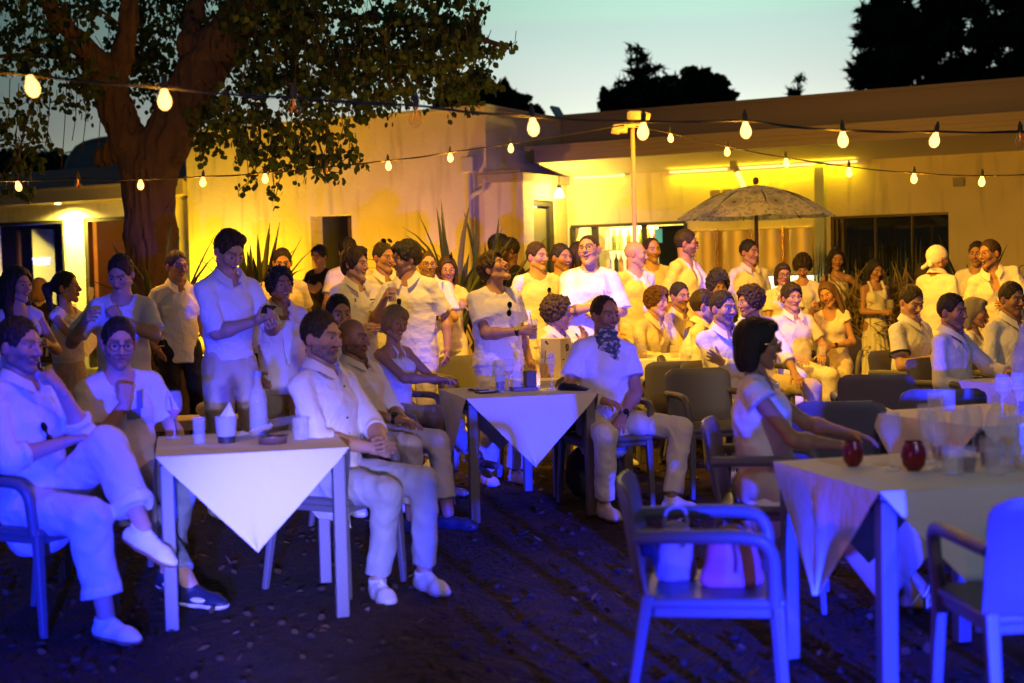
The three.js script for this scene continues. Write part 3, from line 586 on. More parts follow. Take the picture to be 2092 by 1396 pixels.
    if (tp.shades) {
      const k = mesh('sunglasses', [1, -1].map(q2 => placed(new THREE.SphereGeometry(1, 12, 8), [0, q2 * 0.030, 0], [0, 0, 0], [0.019, 0.024, 0.005])).concat([box(0.006, 0.02, 0.006), tube([[0.018, 0.05, -0.004], [0.02, 0.0, -0.02], [0.016, -0.05, -0.022]], 0.002, 5)]), shadeM, g);
      k.position.copy(at(tp.shades[0], tp.shades[1], 0)).addScaledVector(ez, (f ? .098 : .112) * s * B + c0 + 0.012); k.quaternion.copy(RT).multiply(new THREE.Quaternion().setFromEuler(new THREE.Euler(-0.1, 0, tp.shades[2] || 0.15)));
    }
    if (tp.print) { const k = mesh('chest_print', tp.print.map(([x, y, w2, h2]) => placed(new THREE.PlaneGeometry(w2, h2, 3, 1), [x, y, 0])), tp.printM || printM, g); k.position.copy(at(0, 0.2, 0)).addScaledVector(ez, .107 * s * B + c0 * 1.35 + 0.01); k.quaternion.copy(RT); }
    if (tp.buttons) { const k = mesh('button', [0, 1, 2, 3, 4].map(i => placed(new THREE.SphereGeometry(0.0055, 8, 6), [0, -0.075 * i, 0])), M.dark, g); k.position.copy(at(0, 0.26, 0)).addScaledVector(ez, .105 * s * B + c0 + 0.004); k.quaternion.copy(RT); }
  }
  // ---- bottom
  const bt = o.bottom || { kind: 'trousers' }, bm = clothMat(bt.color || 'offwhite'), Fp = new Field(0.035 * s), wd = bt.wide || 1;
  if (bt.kind === 'skirt' || bt.kind === 'dress') {
    const end = o.sit ? null : V(0, bt.len ?? 0.3, 0.02);
    if (o.sit) {
      const km = legs[0].knee.clone().add(legs[1].knee).multiplyScalar(0.5), am = legs[0].an.clone().add(legs[1].an).multiplyScalar(0.5).add(V(0, 0.12, 0)).lerp(km, bt.short || 0);
      Fp.sect(P0, km, X, V(0, 1, 0), [.19 * s * B, .135 * s], [.16 * s, .09 * s]); Fp.sect(km, am, X, Z, [.15 * s, .09 * s], [.20 * s * wd, .15 * s], { cut: true });
    } else Fp.sect(waist.clone().lerp(P0, 0.2), end, X, Z, [.125 * s, .10 * s], [.24 * s * wd, .2 * s * wd], { cut: true });
    Fp.warp = (x, y, z) => 0.010 * Math.sin(Math.atan2(x, z) * 16 + y * 2) * Math.min(1, Math.max(0, (pelY + 0.05 - y) * 2.5));
  } else {
    Fp.sect(P0.clone().add(V(0, -0.05 * s, 0)), waist.clone().lerp(P0, 0.22), X, Z, r2(.155, .118), f ? r2(.135, .102) : r2(.150, .112), { cut: true });
    for (const l of legs) {
      const end = bt.kind === 'shorts' ? l.hip.clone().lerp(l.knee, 0.88) : l.an.clone().lerp(l.knee, bt.cuff ?? 0.06);
      if (bt.kind === 'shorts') { Fp.cone(l.hip, end, 0.098 * s, 0.092 * s * wd, { cut: true }); continue; }
      Fp.cone(l.hip, l.knee, 0.094 * s * (0.6 + 0.4 * B), 0.070 * s * wd); Fp.cone(l.knee, end, 0.068 * s * wd, 0.060 * s * wd * (bt.taper || 1), { cut: true, k: 0.02 });
      if (bt.turn) Fp.cone(l.knee.clone().lerp(end, 0.86), end, 0.066 * s * wd, 0.066 * s * wd, { cut: true, cutA: true, k: 0.003 });
    }
    Fp.warp = folds(near ? 0.013 : 0.010, id * 5.1 + 2);
    if (bt.belt) { const k = mesh('belt', new THREE.CylinderGeometry(1, 1, 0.032, 28, 1, true), M.dark, g); k.scale.set(.150 * s * B + .014, 1, .112 * s * B + .014); k.position.copy(waist.clone().lerp(P0, 0.30)); }
  }
  if (bt.kind !== 'none') mesh(bt.kind === 'skirt' || bt.kind === 'dress' ? 'skirt' : bt.kind === 'shorts' ? 'shorts' : 'trousers', Fp.mesh(hb * 1.05), bm, g);
  if (o.shoe !== 'bare') {
    const sg = shoeGeo(o.shoe === 'low' || o.shoe === 'sandal' ? 'low' : 'trainer', 0.007);
    for (const l of legs) {
      const yw = o.footYaw?.[l.k > 0 ? 0 : 1] ?? l.k * 8, pt = o.footPitch?.[l.k > 0 ? 0 : 1] ?? 0;
      const sh = mesh('shoe', o.shoe === 'sandal' ? [placed(new THREE.TorusGeometry(0.042, 0.007, 6, 16), [0, -0.05, 0.08], [0, 0, 0], [1, 0.75, 1]), placed(new THREE.TorusGeometry(0.042, 0.006, 6, 16), [0, -0.035, 0.02], [0.6, 0, 0])] : sg.upper, shoeMats[o.shoeC || (o.shoe === 'low' ? 'navy' : 'white')], g);
      sh.position.copy(l.an); sh.rotation.set(pt * D2R, yw * D2R, 0, 'YXZ'); sh.scale.setScalar(s * (f ? 0.9 : 1.03));
      mesh('sole', sg.sole, shoeMats[o.soleC || 'sole'], sh);
      if (o.lace) mesh('lace', [0, 1, 2, 3].map(i => placed(new THREE.TorusGeometry(0.022, 0.003, 5, 10, Math.PI), [0, -0.012 - i * 0.007, 0.035 + i * 0.016], [0.9, 0, 0])), M.white, sh);
      if (o.patch) mesh('side_panel', [1, -1].map(k => placed(new THREE.SphereGeometry(1, 12, 8), [k * 0.034, -0.052, 0.055], [0, 0, 0.1], [0.010, 0.013, 0.055])), shoeMats.white, sh);
    }
  }
  if (o.watch) { const a = arms[o.watch === 'L' ? 0 : 1], k = mesh('watch', [placed(new THREE.CylinderGeometry(0.032, 0.032, 0.022, 16, 1, true), [0, 0, 0]), placed(new THREE.CylinderGeometry(0.019, 0.019, 0.010, 16), [0, 0, 0.033], [Math.PI / 2, 0, 0])], M.black, g); k.position.copy(a.wr.clone().lerp(a.el, 0.1)); k.quaternion.copy(frame(a.el.clone().sub(a.wr), t([0, 0.6, 1]))); k.scale.setScalar(s * q); }
  if (o.necklace) { const k = mesh('necklace', [placed(new THREE.TorusGeometry(0.075, 0.0022, 5, 28), [0, 0, 0]), box(0.006, 0.03, 0.004, 0, -0.09, 0), box(0.018, 0.006, 0.004, 0, -0.085, 0)], M.gold, g); k.position.copy(nb.clone().add(t([0, -0.02, 0.045]))); k.quaternion.copy(RT).multiply(new THREE.Quaternion().setFromEuler(new THREE.Euler(-0.75, 0, 0))); k.scale.setScalar(s); }
  g.updateMatrixWorld(true);
  for (const a of arms) if (a.spec.hold) cupJobs.push([a.spec.hold, g.localToWorld(V(0, 0.078, 0.040).multiplyScalar(s * q).applyQuaternion(a.rot).add(a.wr)), o.holdLabel, a.spec.straw]);
  if (o.sit && o.chair !== false) chairJobs.push({ x: g.position.x, z: g.position.z, yaw: yaw, back: 0.05, label: o.chairLabel, lift: pelY - 0.555, style: o.chairStyle });
  return { g, arms, hc, RHd, nb, RT, s, P0, hp, at };
}
// ------------------------------------------------------------------ ground
const dirtTex = noiseTex(1024, (u, v) => {
  const a = tileNoise(u, v, 14, 5), b = tileNoise(u, v, 60, 4, 3), k = 0.55 + 0.5 * a + 0.35 * b;
  return [0.27 * k + 0.03, 0.17 * k + 0.018, 0.045 * k + 0.004];
}, true);
dirtTex.repeat.set(0.45, 0.45);
const dirtBump = noiseTex(1024, (u, v) => 0.5 + 0.5 * tileNoise(u, v, 22, 5) + 0.25 * tileNoise(u, v, 90, 3, 4)); dirtBump.repeat.set(0.7, 0.7);
{
  const P = [], U = [], I = [], nx = 260, nz = 300, fz = j => { const t = j / nz; return 6 - (16 * t + 270 * Math.pow(t, 6)); }, fx = i => { const t = i / nx * 2 - 1; return 9 * t + 140 * Math.pow(t, 9); };
  for (let j = 0; j <= nz; j++) for (let i = 0; i <= nx; i++) {
    const x = fx(i), z = fz(j), k = Math.abs(x) < 11 && z > -20 ? 1 : 0;
    P.push(x, k * (0.030 * fbm(x * 1.1, 3, z * 1.1, 3) + 0.034 * fbm(x * 4, 8, z * 4, 4)) - 0.006, z); U.push(x, z);
    if (i && j) { const a = j * (nx + 1) + i, b = a - nx - 1; I.push(b - 1, b, a - 1, b, a, a - 1); }
  }
  const g = new THREE.BufferGeometry(); g.setAttribute('position', new THREE.Float32BufferAttribute(P, 3)); g.setAttribute('uv', new THREE.Float32BufferAttribute(U, 2)); g.setIndex(I); g.computeVertexNormals();
  tag(mesh('ground', g, std([1, 1, 1], 0.95, { map: dirtTex, bumpMap: dirtBump, bumpScale: 0.12 })), 'dark trodden earth of the garden strewn with leaves', 'ground', null, 'structure');
}
function leafGeo(n = 5, wide = 0.5) {   // a small cupped leaf, unit length along +y
  const P = [0, 0, 0], I = [];
  for (let i = 0; i <= n; i++) { const a = i / n, w = wide * Math.sin(Math.PI * Math.min(1, a * 0.93 + 0.07)) ** 0.8; P.push(-w, a, 0.12 * w + 0.10 * a * a, 0, a, 0.16 * a * a, w, a, 0.12 * w + 0.10 * a * a); }
  for (let i = 0; i < n; i++) { const b = 1 + i * 3, e = b + 3; I.push(b, b + 1, e, b + 1, e + 1, e, b + 1, b + 2, e + 1, b + 2, e + 2, e + 1); }
  const g = new THREE.BufferGeometry(); g.setAttribute('position', new THREE.Float32BufferAttribute(P, 3)); g.setIndex(I); g.computeVertexNormals(); return g;
}
function scatter(name, g, m, list, parent) {   // list of [x, y, z, scale, quaternion or euler array, tint]
  const o = new THREE.InstancedMesh(g, m, list.length), M4 = new THREE.Matrix4(), q = new THREE.Quaternion(), c = new THREE.Color();
  list.forEach(([x, y, z, s, e, t], i) => { o.setMatrixAt(i, M4.compose(V(x, y, z), Array.isArray(e) ? q.setFromEuler(new THREE.Euler(...e)) : e, typeof s === 'number' ? V(s, s, s) : V(...s))); if (t) o.setColorAt(i, c.setRGB(...t)); });
  o.name = parent ? name : numbered(name); o.castShadow = o.receiveShadow = true; (parent || scene).add(o); return o;
}
{
  const L = [];
  for (let i = 0; i < 900; i++) { const z = -3.6 - 9 * Math.pow(rnd(), 1.3), x = rr(-0.42, 0.42) * -z, k = rr(0.6, 1.3); L.push([x, 0.012, z, [rr(0.018, 0.05), rr(0.025, 0.06), rr(0.03, 0.12)], [-Math.PI / 2 + rr(-.7, .7), rr(-.7, .7), rr(0, 6.3)], rnd() < 0.08 ? [0.30 * k, 0.23 * k, 0.17 * k] : [0.085 * k, 0.052 * k, 0.022 * k]]); }
  tag(scatter('fallen_leaves', leafGeo(4, 0.42), std([1, 1, 1], 0.8), L), 'dry fallen leaves and scraps scattered over the dark earth', 'leaves', null, 'stuff');
  const C = [], ico = new THREE.IcosahedronGeometry(1, 1);
  for (let i = 0; i < 900; i++) { const z = -3.4 - 9.5 * Math.pow(rnd(), 1.4), x = rr(-0.42, 0.42) * -z, k = rr(0.5, 1.3), r = rr(0.006, 0.022); C.push([x, 0.004, z, [r, r * 0.55, r * rr(0.7, 1.2)], [rr(-.4, .4), rr(0, 6), rr(-.4, .4)], [0.045 * k, 0.028 * k, 0.013 * k]]); }
  tag(scatter('dirt_clods', ico, std([1, 1, 1], 0.95), C), 'small clods of earth lying loose on the trodden ground', 'dirt', null, 'stuff');
}
// ------------------------------------------------------------------ building, in its own axes: x along the front to the right, z out of the front
const wearTex = noiseTex(512, (u, v) => { const a = tileNoise(u, v, 7, 4), b = Math.max(0, tileNoise(u, v * 0.12, 34, 3, 6) - 0.12); const k = 0.94 + 0.10 * a - 0.30 * b; return [k, k * 0.995, k * 0.98]; }, true); wearTex.repeat.set(0.22, 0.22);
const plaster = (c, k = 0.004) => std(c.map(x => x * 1.1), 0.9, { map: wearTex, bumpMap: plasterTex, bumpScale: k });
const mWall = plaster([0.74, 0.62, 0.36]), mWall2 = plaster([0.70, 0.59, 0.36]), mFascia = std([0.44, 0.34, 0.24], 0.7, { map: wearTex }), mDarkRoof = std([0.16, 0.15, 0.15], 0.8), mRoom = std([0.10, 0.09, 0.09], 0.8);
function wallWith(outline, holes, depth, z) {
  const s = new THREE.Shape(outline.map(p => new THREE.Vector2(...p)));
  for (const [x0, y0, x1, y1] of holes) s.holes.push(new THREE.Path([[x0, y0], [x1, y0], [x1, y1], [x0, y1]].map(p => new THREE.Vector2(...p))));
  const g = new THREE.ExtrudeGeometry(s, { depth, bevelEnabled: false }); g.translate(0, 0, z - depth); return g;
}
const bThing = (name, label) => { const o = thing(name, label, 'building', [BX, 0, -20], BA); return o; };
const mb = bThing('garden_pavilion', 'tall cream rendered block with a doorway slot and downpipe, behind the crowd');
{
  mesh('wall', wallWith([[-5.4, 0], [0.61, 0], [0.61, 2.74], [0.04, 2.74], [0.04, 3.80], [-5.4, 3.80]], [[-3.02, 0.02, -2.27, 2.4]], 0.3, 0), mWall, mb);
  const sideG = wallWith([[0, 0], [1.38, 0], [1.38, 2.74], [0, 2.74]], [[0.24, 0.02, 1.0, 2.5]], 0.3, 0); sideG.rotateY(Math.PI / 2); sideG.translate(0.608, 0, -0.002); 
  mesh('porch_side', placed(sideG, [0, 0, 0]), mWall2, mb);
  mesh('side_wall', box(0.3, 1.06, 5.5, -0.11, 3.27, -3.05), mWall, mb);
  mesh('parapet_cap', [box(5.5, 0.04, 0.34, -2.66, 3.822, -0.15), box(0.36, 0.04, 5.5, -0.10, 3.824, -3.08)], std([0.5, 0.45, 0.38], 0.7), mb);
  mesh('end_wall', box(0.3, 3.8, 5, -5.25, 1.9, -2.802), mWall, mb);
  mesh('porch_roof', [box(0.72, 0.12, 1.50, 0.30, 2.803, -0.66, 0.008), box(0.66, 0.03, 0.04, 0.28, 2.88, 0.06)], mFascia, mb);
  // doorway slot with lit jamb, panel and dark boarding inside
  mesh('niche', [box(0.05, 2.4, 0.9, -3.05, 1.2, -0.76), box(1.0, 0.05, 0.9, -2.6, 2.43, -0.76), box(1.0, 2.4, 0.05, -2.6, 1.2, -1.2)], std([0.06, 0.055, 0.05], 0.8), mb);
  mesh('inner_panel', box(0.10, 2.3, 0.03, -2.66, 1.17, -0.6), std([0.30, 0.33, 0.28], 0.5), mb);
  for (let i = 0; i < 5; i++) mesh('board', box(0.058, 2.36, 0.04, -2.54 + i * 0.062, 1.19, -0.35 - (i % 2) * 0.006), std([0.09 + 0.015 * (i % 3), 0.05, 0.03], 0.6), mb);
  const dp = mesh('downpipe', [cyl(0.045, 0.045, 2.0, -0.19, 1.9, 0.075, 14), tube([[-0.19, 2.52, 0.075], [-0.12, 2.60, 0.075], [0.02, 2.66, 0.07], [0.06, 2.80, 0.06]], 0.040, 10)], std([0.52, 0.45, 0.34], 0.6), mb);
  mesh('rain_hopper', placed(new RoundedBoxGeometry(0.20, 0.22, 0.15, 2, 0.015), [-0.19, 3.01, 0.078]), std([0.56, 0.5, 0.4], 0.6), mb); mesh('pipe_length', cyl(0.04, 0.04, 1.0, -0.19, 2.62, 0.0751, 14), std([0.52, 0.45, 0.34], 0.6), mb);
  const door = mesh('door', box(0.04, 2.38, 0.60, 0.50, 1.2, -0.56), std([0.17, 0.16, 0.08], 0.5), mb);
  mesh('door_frame', [box(0.06, 2.46, 0.06, 0.545, 1.23, -0.275), box(0.06, 2.46, 0.13, 0.545, 1.23, -0.93), box(0.06, 0.07, 0.72, 0.546, 2.455, -0.62)], M.dark, mb);
}
// left wing
const lw = bThing('left_wing', 'low wing with two wide dark doorways and a brightly lit pillar, left of the tree');
{
  const z0 = -0.5;
  mesh('wall', wallWith([[-12.5, 0], [-5.42, 0], [-5.42, 2.84], [-12.5, 2.84]], [[-10.5, 0.02, -8.62, 2.58], [-8.16, 0.02, -6.3, 2.58]], 0.3, z0), plaster([0.78, 0.72, 0.56]), lw);
  mesh('fascia', [box(7.1, 0.21, 0.6, -8.97, 2.945, -0.22), box(7.1, 0.03, 0.06, -8.97, 3.065, 0.07)], mFascia, lw);
  mesh('parapet', box(7.2, 0.42, 0.2, -9.0, 3.26, -0.9), std([0.22, 0.24, 0.27], 0.8), lw);
  mesh('roof', box(7.2, 0.1, 4, -9.0, 3.0, -2.6), mDarkRoof, lw);
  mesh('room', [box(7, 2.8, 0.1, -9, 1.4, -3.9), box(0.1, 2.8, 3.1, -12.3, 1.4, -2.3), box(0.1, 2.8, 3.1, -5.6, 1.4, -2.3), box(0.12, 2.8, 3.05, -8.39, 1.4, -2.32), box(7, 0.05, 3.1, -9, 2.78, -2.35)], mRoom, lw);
  mesh('door_frame', [[-10.5], [-8.66], [-8.12], [-6.34]].map(([x]) => box(0.06, 2.54, 0.12, x + 0.0, 1.29, -0.58)).concat([box(1.76, 0.06, 0.12, -9.58, 2.55, -0.581), box(1.7, 0.06, 0.12, -7.23, 2.55, -0.581)]), M.dark, lw);
  mesh('glass_leaf', [box(0.012, 2.4, 0.5, -9.55, 1.25, -0.9)], M.glass, lw);
  mesh('folded_door', [box(0.05, 2.42, 0.06, -9.9, 1.23, -0.66), box(0.05, 2.42, 0.06, -8.82, 1.23, -0.72)], std([0.03, 0.01, 0.01], 0.4), lw);
  mesh('red_wall', box(1.6, 2.3, 0.06, -7.35, 1.2, -3.0), std([0.10, 0.006, 0.006], 0.6), lw);
  const strip = mesh('red_lamp', [box(1.15, 0.025, 0.03, -7.5, 2.39, -1.6), box(0.75, 0.025, 0.03, -7.3, 2.26, -1.5)], std([0.5, 0.02, 0.03], 0.4, { emissive: lin(1, 0.01, 0.02), emissiveIntensity: 1.3 }), lw);
  mesh('ceiling_lamp', placed(new THREE.CylinderGeometry(0.12, 0.12, 0.03, 20), [-6.9, 2.735, -1.6]), std([0.5, 0.45, 0.4], 0.5, { emissive: lin(1, 0.6, 0.3), emissiveIntensity: 0.15 }), lw);
  mesh('recessed_lamp', placed(new THREE.CylinderGeometry(0.05, 0.05, 0.02, 16), [-8.39, 2.83, -0.16]), std([0.8, 0.8, 0.7], 0.4, { emissive: lin(1, 0.8, 0.35), emissiveIntensity: 6 }), lw);
}
{ const l = new THREE.PointLight(lin(1, 0.01, 0.02), 2.2); l.name = 'red_lamp_light'; l.position.copy(inB(-7.1, 2.1, -1.3)); l.castShadow = true; scene.add(l); }
// neon sign inside the left doorway
{
  const font = await new FontLoader().loadAsync('fonts/droid/droid_sans_bold.typeface.json');
  const g = new TextGeometry('TRINITY', { font, size: 0.125, depth: 0.02, curveSegments: 4, bevelEnabled: false }); g.computeBoundingBox(); const bb = g.boundingBox; g.translate(-(bb.max.x + bb.min.x) / 2, 0, 0);
  const p = W(85, 541, 26.4), o = thing('neon_sign', 'small glowing white and blue neon sign in the dark left doorway', 'sign', p.toArray(), BA * 0.6);
  mesh('lettering', placed(g, [0, 0, 0], [0, 0, 0], [0.56, 1, 0.6]), std([0.8, 0.85, 1], 0.4, { emissive: lin(0.5, 0.7, 1), emissiveIntensity: 3 }), o);
  mesh('mounting_rail', [box(0.50, 0.012, 0.012, 0, 0.02, -0.02), box(0.50, 0.012, 0.012, 0, 0.10, -0.02)], M.black, o);
  const l = new THREE.PointLight(lin(0.02, 0.08, 1), 3.2); l.name = 'neon_sign_light'; l.position.copy(p).add(V(0.02, 0.06, 0.10)); l.castShadow = true; scene.add(l);
}
// right wing with the open bar
const rw = bThing('bar_wing', 'flat roofed bar wing with deep brown fascia, lit soffit and dark windows');
{
  const zb = -1.38, zf = -0.5;
  mesh('wall', wallWith([[0.612, 0], [10.5, 0], [10.5, 2.87], [0.612, 2.87]], [[0.69, 1.02, 2.43, 2.12], [4.52, 0.3, 6.06, 2.13]], 0.25, zb), mWall, rw);
  mesh('fascia', [box(10, 0.08, 0.05, 5.56, 3.06, zf), box(10, 0.06, 0.07, 5.56, 3.131, zf), box(10, 0.05, 0.09, 5.56, 3.187, zf)], mFascia, rw);
  const sg = new THREE.BufferGeometry(); { const [x0, x1] = [0.56, 10.5]; sg.setAttribute('position', new THREE.Float32BufferAttribute([x0, 3.025, zf - 0.02, x1, 3.025, zf - 0.02, x1, 2.86, zb, x0, 2.86, zb, x0, 3.06, zf - 0.02, x1, 3.06, zf - 0.02, x1, 3.06, zb, x0, 3.06, zb], 3)); sg.setIndex([0, 2, 1, 0, 3, 2, 4, 5, 6, 4, 6, 7, 0, 1, 5, 0, 5, 4, 3, 6, 2, 3, 7, 6, 0, 4, 7, 0, 7, 3, 1, 2, 6, 1, 6, 5]); const s2 = sg.toNonIndexed(); s2.computeVertexNormals(); mesh('soffit', s2, plaster([0.70, 0.62, 0.46]), rw); }
  mesh('lower_roof', box(10.2, 0.05, 2.0, 5.5, 3.236, -1.46), mFascia, rw);
  mesh('upper_fascia', [box(10.4, 0.60, 0.12, 5.26, 3.54, -2.42), box(10.4, 0.05, 0.16, 5.26, 3.865, -2.42)], std([0.36, 0.27, 0.19], 0.75), rw);
  mesh('roof', box(10.4, 0.06, 4, 5.26, 3.84, -4.5), mDarkRoof, rw);
  const led = std([0.9, 0.85, 0.6], 0.4, { emissive: lin(1, 0.80, 0.30), emissiveIntensity: 1.1 });
  for (const [x0, x1] of [[0.75, 1.55], [2.25, 3.1], [3.14, 4.9]]) mesh('led_lamp', box(x1 - x0, 0.03, 0.035, (x0 + x1) / 2, 2.84, zb + 0.05, 0.006), led, rw);
  // tube fitting on a bracket
  const a = W(1500, 338, 19.2), b = W(1524, 390, 19.0), l1 = rw.worldToLocal(a.clone()), l2 = rw.worldToLocal(b.clone()); rw.updateMatrixWorld(true); rw.worldToLocal(l1.copy(a)); rw.worldToLocal(l2.copy(b));
  mesh('tube_lamp', tube([l1.clone().lerp(l2, 0.25), l2], 0.035, 10), std([0.9, 0.85, 0.6], 0.4, { emissive: lin(1, 0.78, 0.2), emissiveIntensity: 1.6 }), rw);
  mesh('bracket', [tube([l1, l1.clone().lerp(l2, 0.3)], 0.045, 10), box(0.09, 0.12, 0.09, l1.x, l1.y, l1.z)], std([0.4, 0.35, 0.25], 0.5), rw);
  // floodlight fittings, vent, switch plate on the wall
  for (const [u, v] of [[1465, 395], [1496, 394]]) { const q = rw.worldToLocal(W(u, v, 19.75)); mesh('floodlight', [box(0.15, 0.10, 0.10, q.x, q.y, zb + 0.10, 0.012), box(0.04, 0.04, 0.07, q.x, q.y + 0.02, zb + 0.03)], std([0.55, 0.45, 0.2], 0.4), rw); }
  { const q = rw.worldToLocal(W(1958, 371, 18.2)); mesh('vent_box', [box(0.14, 0.11, 0.05, q.x, q.y, zb + 0.026, 0.008), box(0.12, 0.012, 0.056, q.x, q.y + 0.02, zb + 0.027), box(0.12, 0.012, 0.056, q.x, q.y - 0.02, zb + 0.027)], std([0.28, 0.24, 0.2], 0.6), rw); const q2 = rw.worldToLocal(W(1594, 388, 19.3)); mesh('junction_box', box(0.09, 0.07, 0.02, q2.x, q2.y, zb + 0.011), std([0.62, 0.55, 0.4], 0.6), rw); }
  // bar window: black frame, shelves inside
  mesh('bar_frame', [box(1.80, 0.04, 0.10, 1.56, 2.135, zb - 0.04), box(0.05, 1.1, 0.10, 0.667, 1.57, zb - 0.04), box(0.05, 1.1, 0.10, 2.453, 1.57, zb - 0.04), box(0.10, 1.1, 0.06, 1.02, 1.57, zb - 0.06), box(0.07, 1.1, 0.06, 1.80, 1.57, zb - 0.06)], M.dark, rw);
  mesh('dark_glass', box(0.42, 1.06, 0.02, 2.20, 1.57, zb - 0.12), std([0.015, 0.018, 0.012], 0.06), rw);
  mesh('bar_room', [box(2.4, 2.6, 0.06, 1.6, 1.4, -3.0), box(0.05, 2.6, 1.4, 0.64, 1.4, -2.32), box(0.05, 2.6, 1.4, 2.75, 1.4, -2.32), box(2.4, 0.05, 1.4, 1.6, 2.62, -2.32), box(2.4, 0.05, 1.4, 1.6, 0.2, -2.32)], std([0.55, 0.5, 0.35], 0.7), rw);
  for (const y of [1.05, 1.42, 1.78]) mesh('shelf', box(1.05, 0.025, 0.22, 1.42, y, -1.98), std([0.3, 0.28, 0.2], 0.2), rw);
  mesh('back_lamp', box(1.0, 1.05, 0.02, 1.42, 1.6, -2.16), std([0.8, 0.75, 0.5], 0.5, { emissive: lin(1, 0.82, 0.25), emissiveIntensity: 1.1 }), rw);
  mesh('small_screen', [box(0.11, 0.20, 0.012, 2.0, 1.96, zb - 0.10)], std([0.05, 0.2, 0.18], 0.4, { emissive: lin(0.15, 0.8, 0.62), emissiveIntensity: 0.35 }), rw);
  // curved steel shutters
  for (const [x0, x1] of [[2.56, 2.92], [2.95, 3.38], [3.46, 3.86], [3.89, 4.29]]) {
    const w = x1 - x0, g = new THREE.CylinderGeometry(0.34, 0.34, 0.62, 24, 1, true, -0.62, 1.24); g.scale(w / 0.40, 1, 1.25); g.translate((x0 + x1) / 2, 1.68, zb + 0.006 - 0.425 * 0.814);
    mesh('curved_shutter', [g, box(w, 0.03, 0.06, (x0 + x1) / 2, 2.0, zb + 0.03, 0.01), box(w, 0.03, 0.06, (x0 + x1) / 2, 1.36, zb + 0.03, 0.01)], std([0.76, 0.58, 0.26], 0.42, { metalness: 0.55, bumpMap: weaveTex, bumpScale: 0.0006 }), rw);
  }
  for (const x of [2.935, 3.42, 3.875]) mesh('shutter_post', box(0.035, 0.68, 0.05, x, 1.68, zb + 0.05, 0.008), M.gold, rw);
  mesh('pilaster', box(0.13, 2.84, 0.10, 4.40, 1.42, zb + 0.052), std([0.50, 0.52, 0.36], 0.8), rw);
  mesh('window_glass', box(1.50, 1.79, 0.012, 5.30, 1.22, zb - 0.10), std([0.012, 0.014, 0.009], 0.04), rw);
  mesh('window_frame', [0, 0.055, 0.13].map(d => box(0.03, 1.8, 0.06, 4.545 + d, 1.22, zb - 0.06)).concat([box(0.014, 1.8, 0.05, 5.10, 1.22, zb - 0.07), box(0.014, 1.8, 0.05, 5.58, 1.22, zb - 0.07), box(1.54, 0.03, 0.06, 5.29, 2.115, zb - 0.06)]), std([0.10, 0.055, 0.035], 0.35), rw);
  { const l = new THREE.PointLight(lin(1, 0.74, 0.16), 10); l.name = 'bar_lamp_light'; l.position.copy(inB(1.45, 2.3, -1.75)); l.castShadow = true; scene.add(l); }
}
// bottles on the bar shelves
{
  const prof = lathe([[0.001, 0], [0.036, 0], [0.037, 0.19], [0.014, 0.235], [0.013, 0.30], [0.015, 0.305], [0.001, 0.306]], 14), ms = [std([0.5, 0.3, 0.05], 0.1), std([0.08, 0.10, 0.02], 0.1), std([0.75, 0.7, 0.45], 0.1), std([0.25, 0.06, 0.02], 0.1)];
  for (const y of [1.063, 1.433, 1.793]) for (let i = 0; i < 9; i++) { const o = mesh('bar_bottle', prof, ms[(i * 7 + Math.round(y * 10)) % 4]); o.position.copy(inB(0.98 + i * 0.11 + rr(-.015, .015), y, -1.98 + rr(-.04, .04))); o.scale.set(rr(.9, 1.1), y > 1.75 ? 0.95 : rr(.9, 1.05), 1); { const s = y < 1.2 ? 'lowest' : y < 1.6 ? 'middle' : 'top'; tag(o, 'spirit bottle standing on the ' + s + ' backlit shelf of the bar window', 'bottle', 'bottles on the ' + s + ' bar shelf'); } }
}
// porch bulb lamp
{
  const p = inB(0.86, 2.56, -0.62), o = thing('porch_lamp', 'white glowing bell lamp hanging beside the door under the porch roof', 'lamp', p.toArray());
  mesh('lamp_holder', [cyl(0.03, 0.03, 0.05, 0, 0.12, 0), cyl(0.006, 0.006, 0.14, 0, 0.2, 0)], M.dark, o);
  mesh('lamp_shade', lathe([[0.025, 0.10], [0.04, 0.08], [0.075, -0.01], [0.07, -0.04], [0.001, -0.045]], 20), std([0.9, 0.8, 0.5], 0.4, { emissive: lin(1, 0.74, 0.25), emissiveIntensity: 5 }), o);
  const l = new THREE.PointLight(lin(1, 0.68, 0.10), 6); l.name = 'porch_lamp_light'; l.position.copy(p).add(V(0, 0.02, 0)); l.castShadow = true; l.shadow.radius = 3; scene.add(l);
}
// glowing counter front below the right shutters
{
  const o = thing('lit_counter', 'white glowing counter box under the steel shutters behind the curly haired women', 'counter', inB(3.90, 0, -1.38 + 0.30).toArray(), BA);
  mesh('body', box(0.86, 0.86, 0.4, 0, 0.43, 0, 0.01), mWall2, o);
  mesh('light_panel', box(0.84, 0.50, 0.40, 0, 1.10, 0.0, 0.012), std([0.9, 0.85, 0.6], 0.5, { emissive: lin(1, 0.86, 0.40), emissiveIntensity: 2.4 }), o);
  mesh('counter_top', box(0.90, 0.03, 0.46, 0, 1.367, 0, 0.006), M.white, o);
  const l = new THREE.RectAreaLight(lin(1, 0.72, 0.16), 3.5, 0.8, 0.46); l.name = 'light_panel_light'; l.position.copy(inB(3.90, 1.1, -1.38 + 0.53)); l.lookAt(inB(3.90, 1.1, 3)); scene.add(l);
}
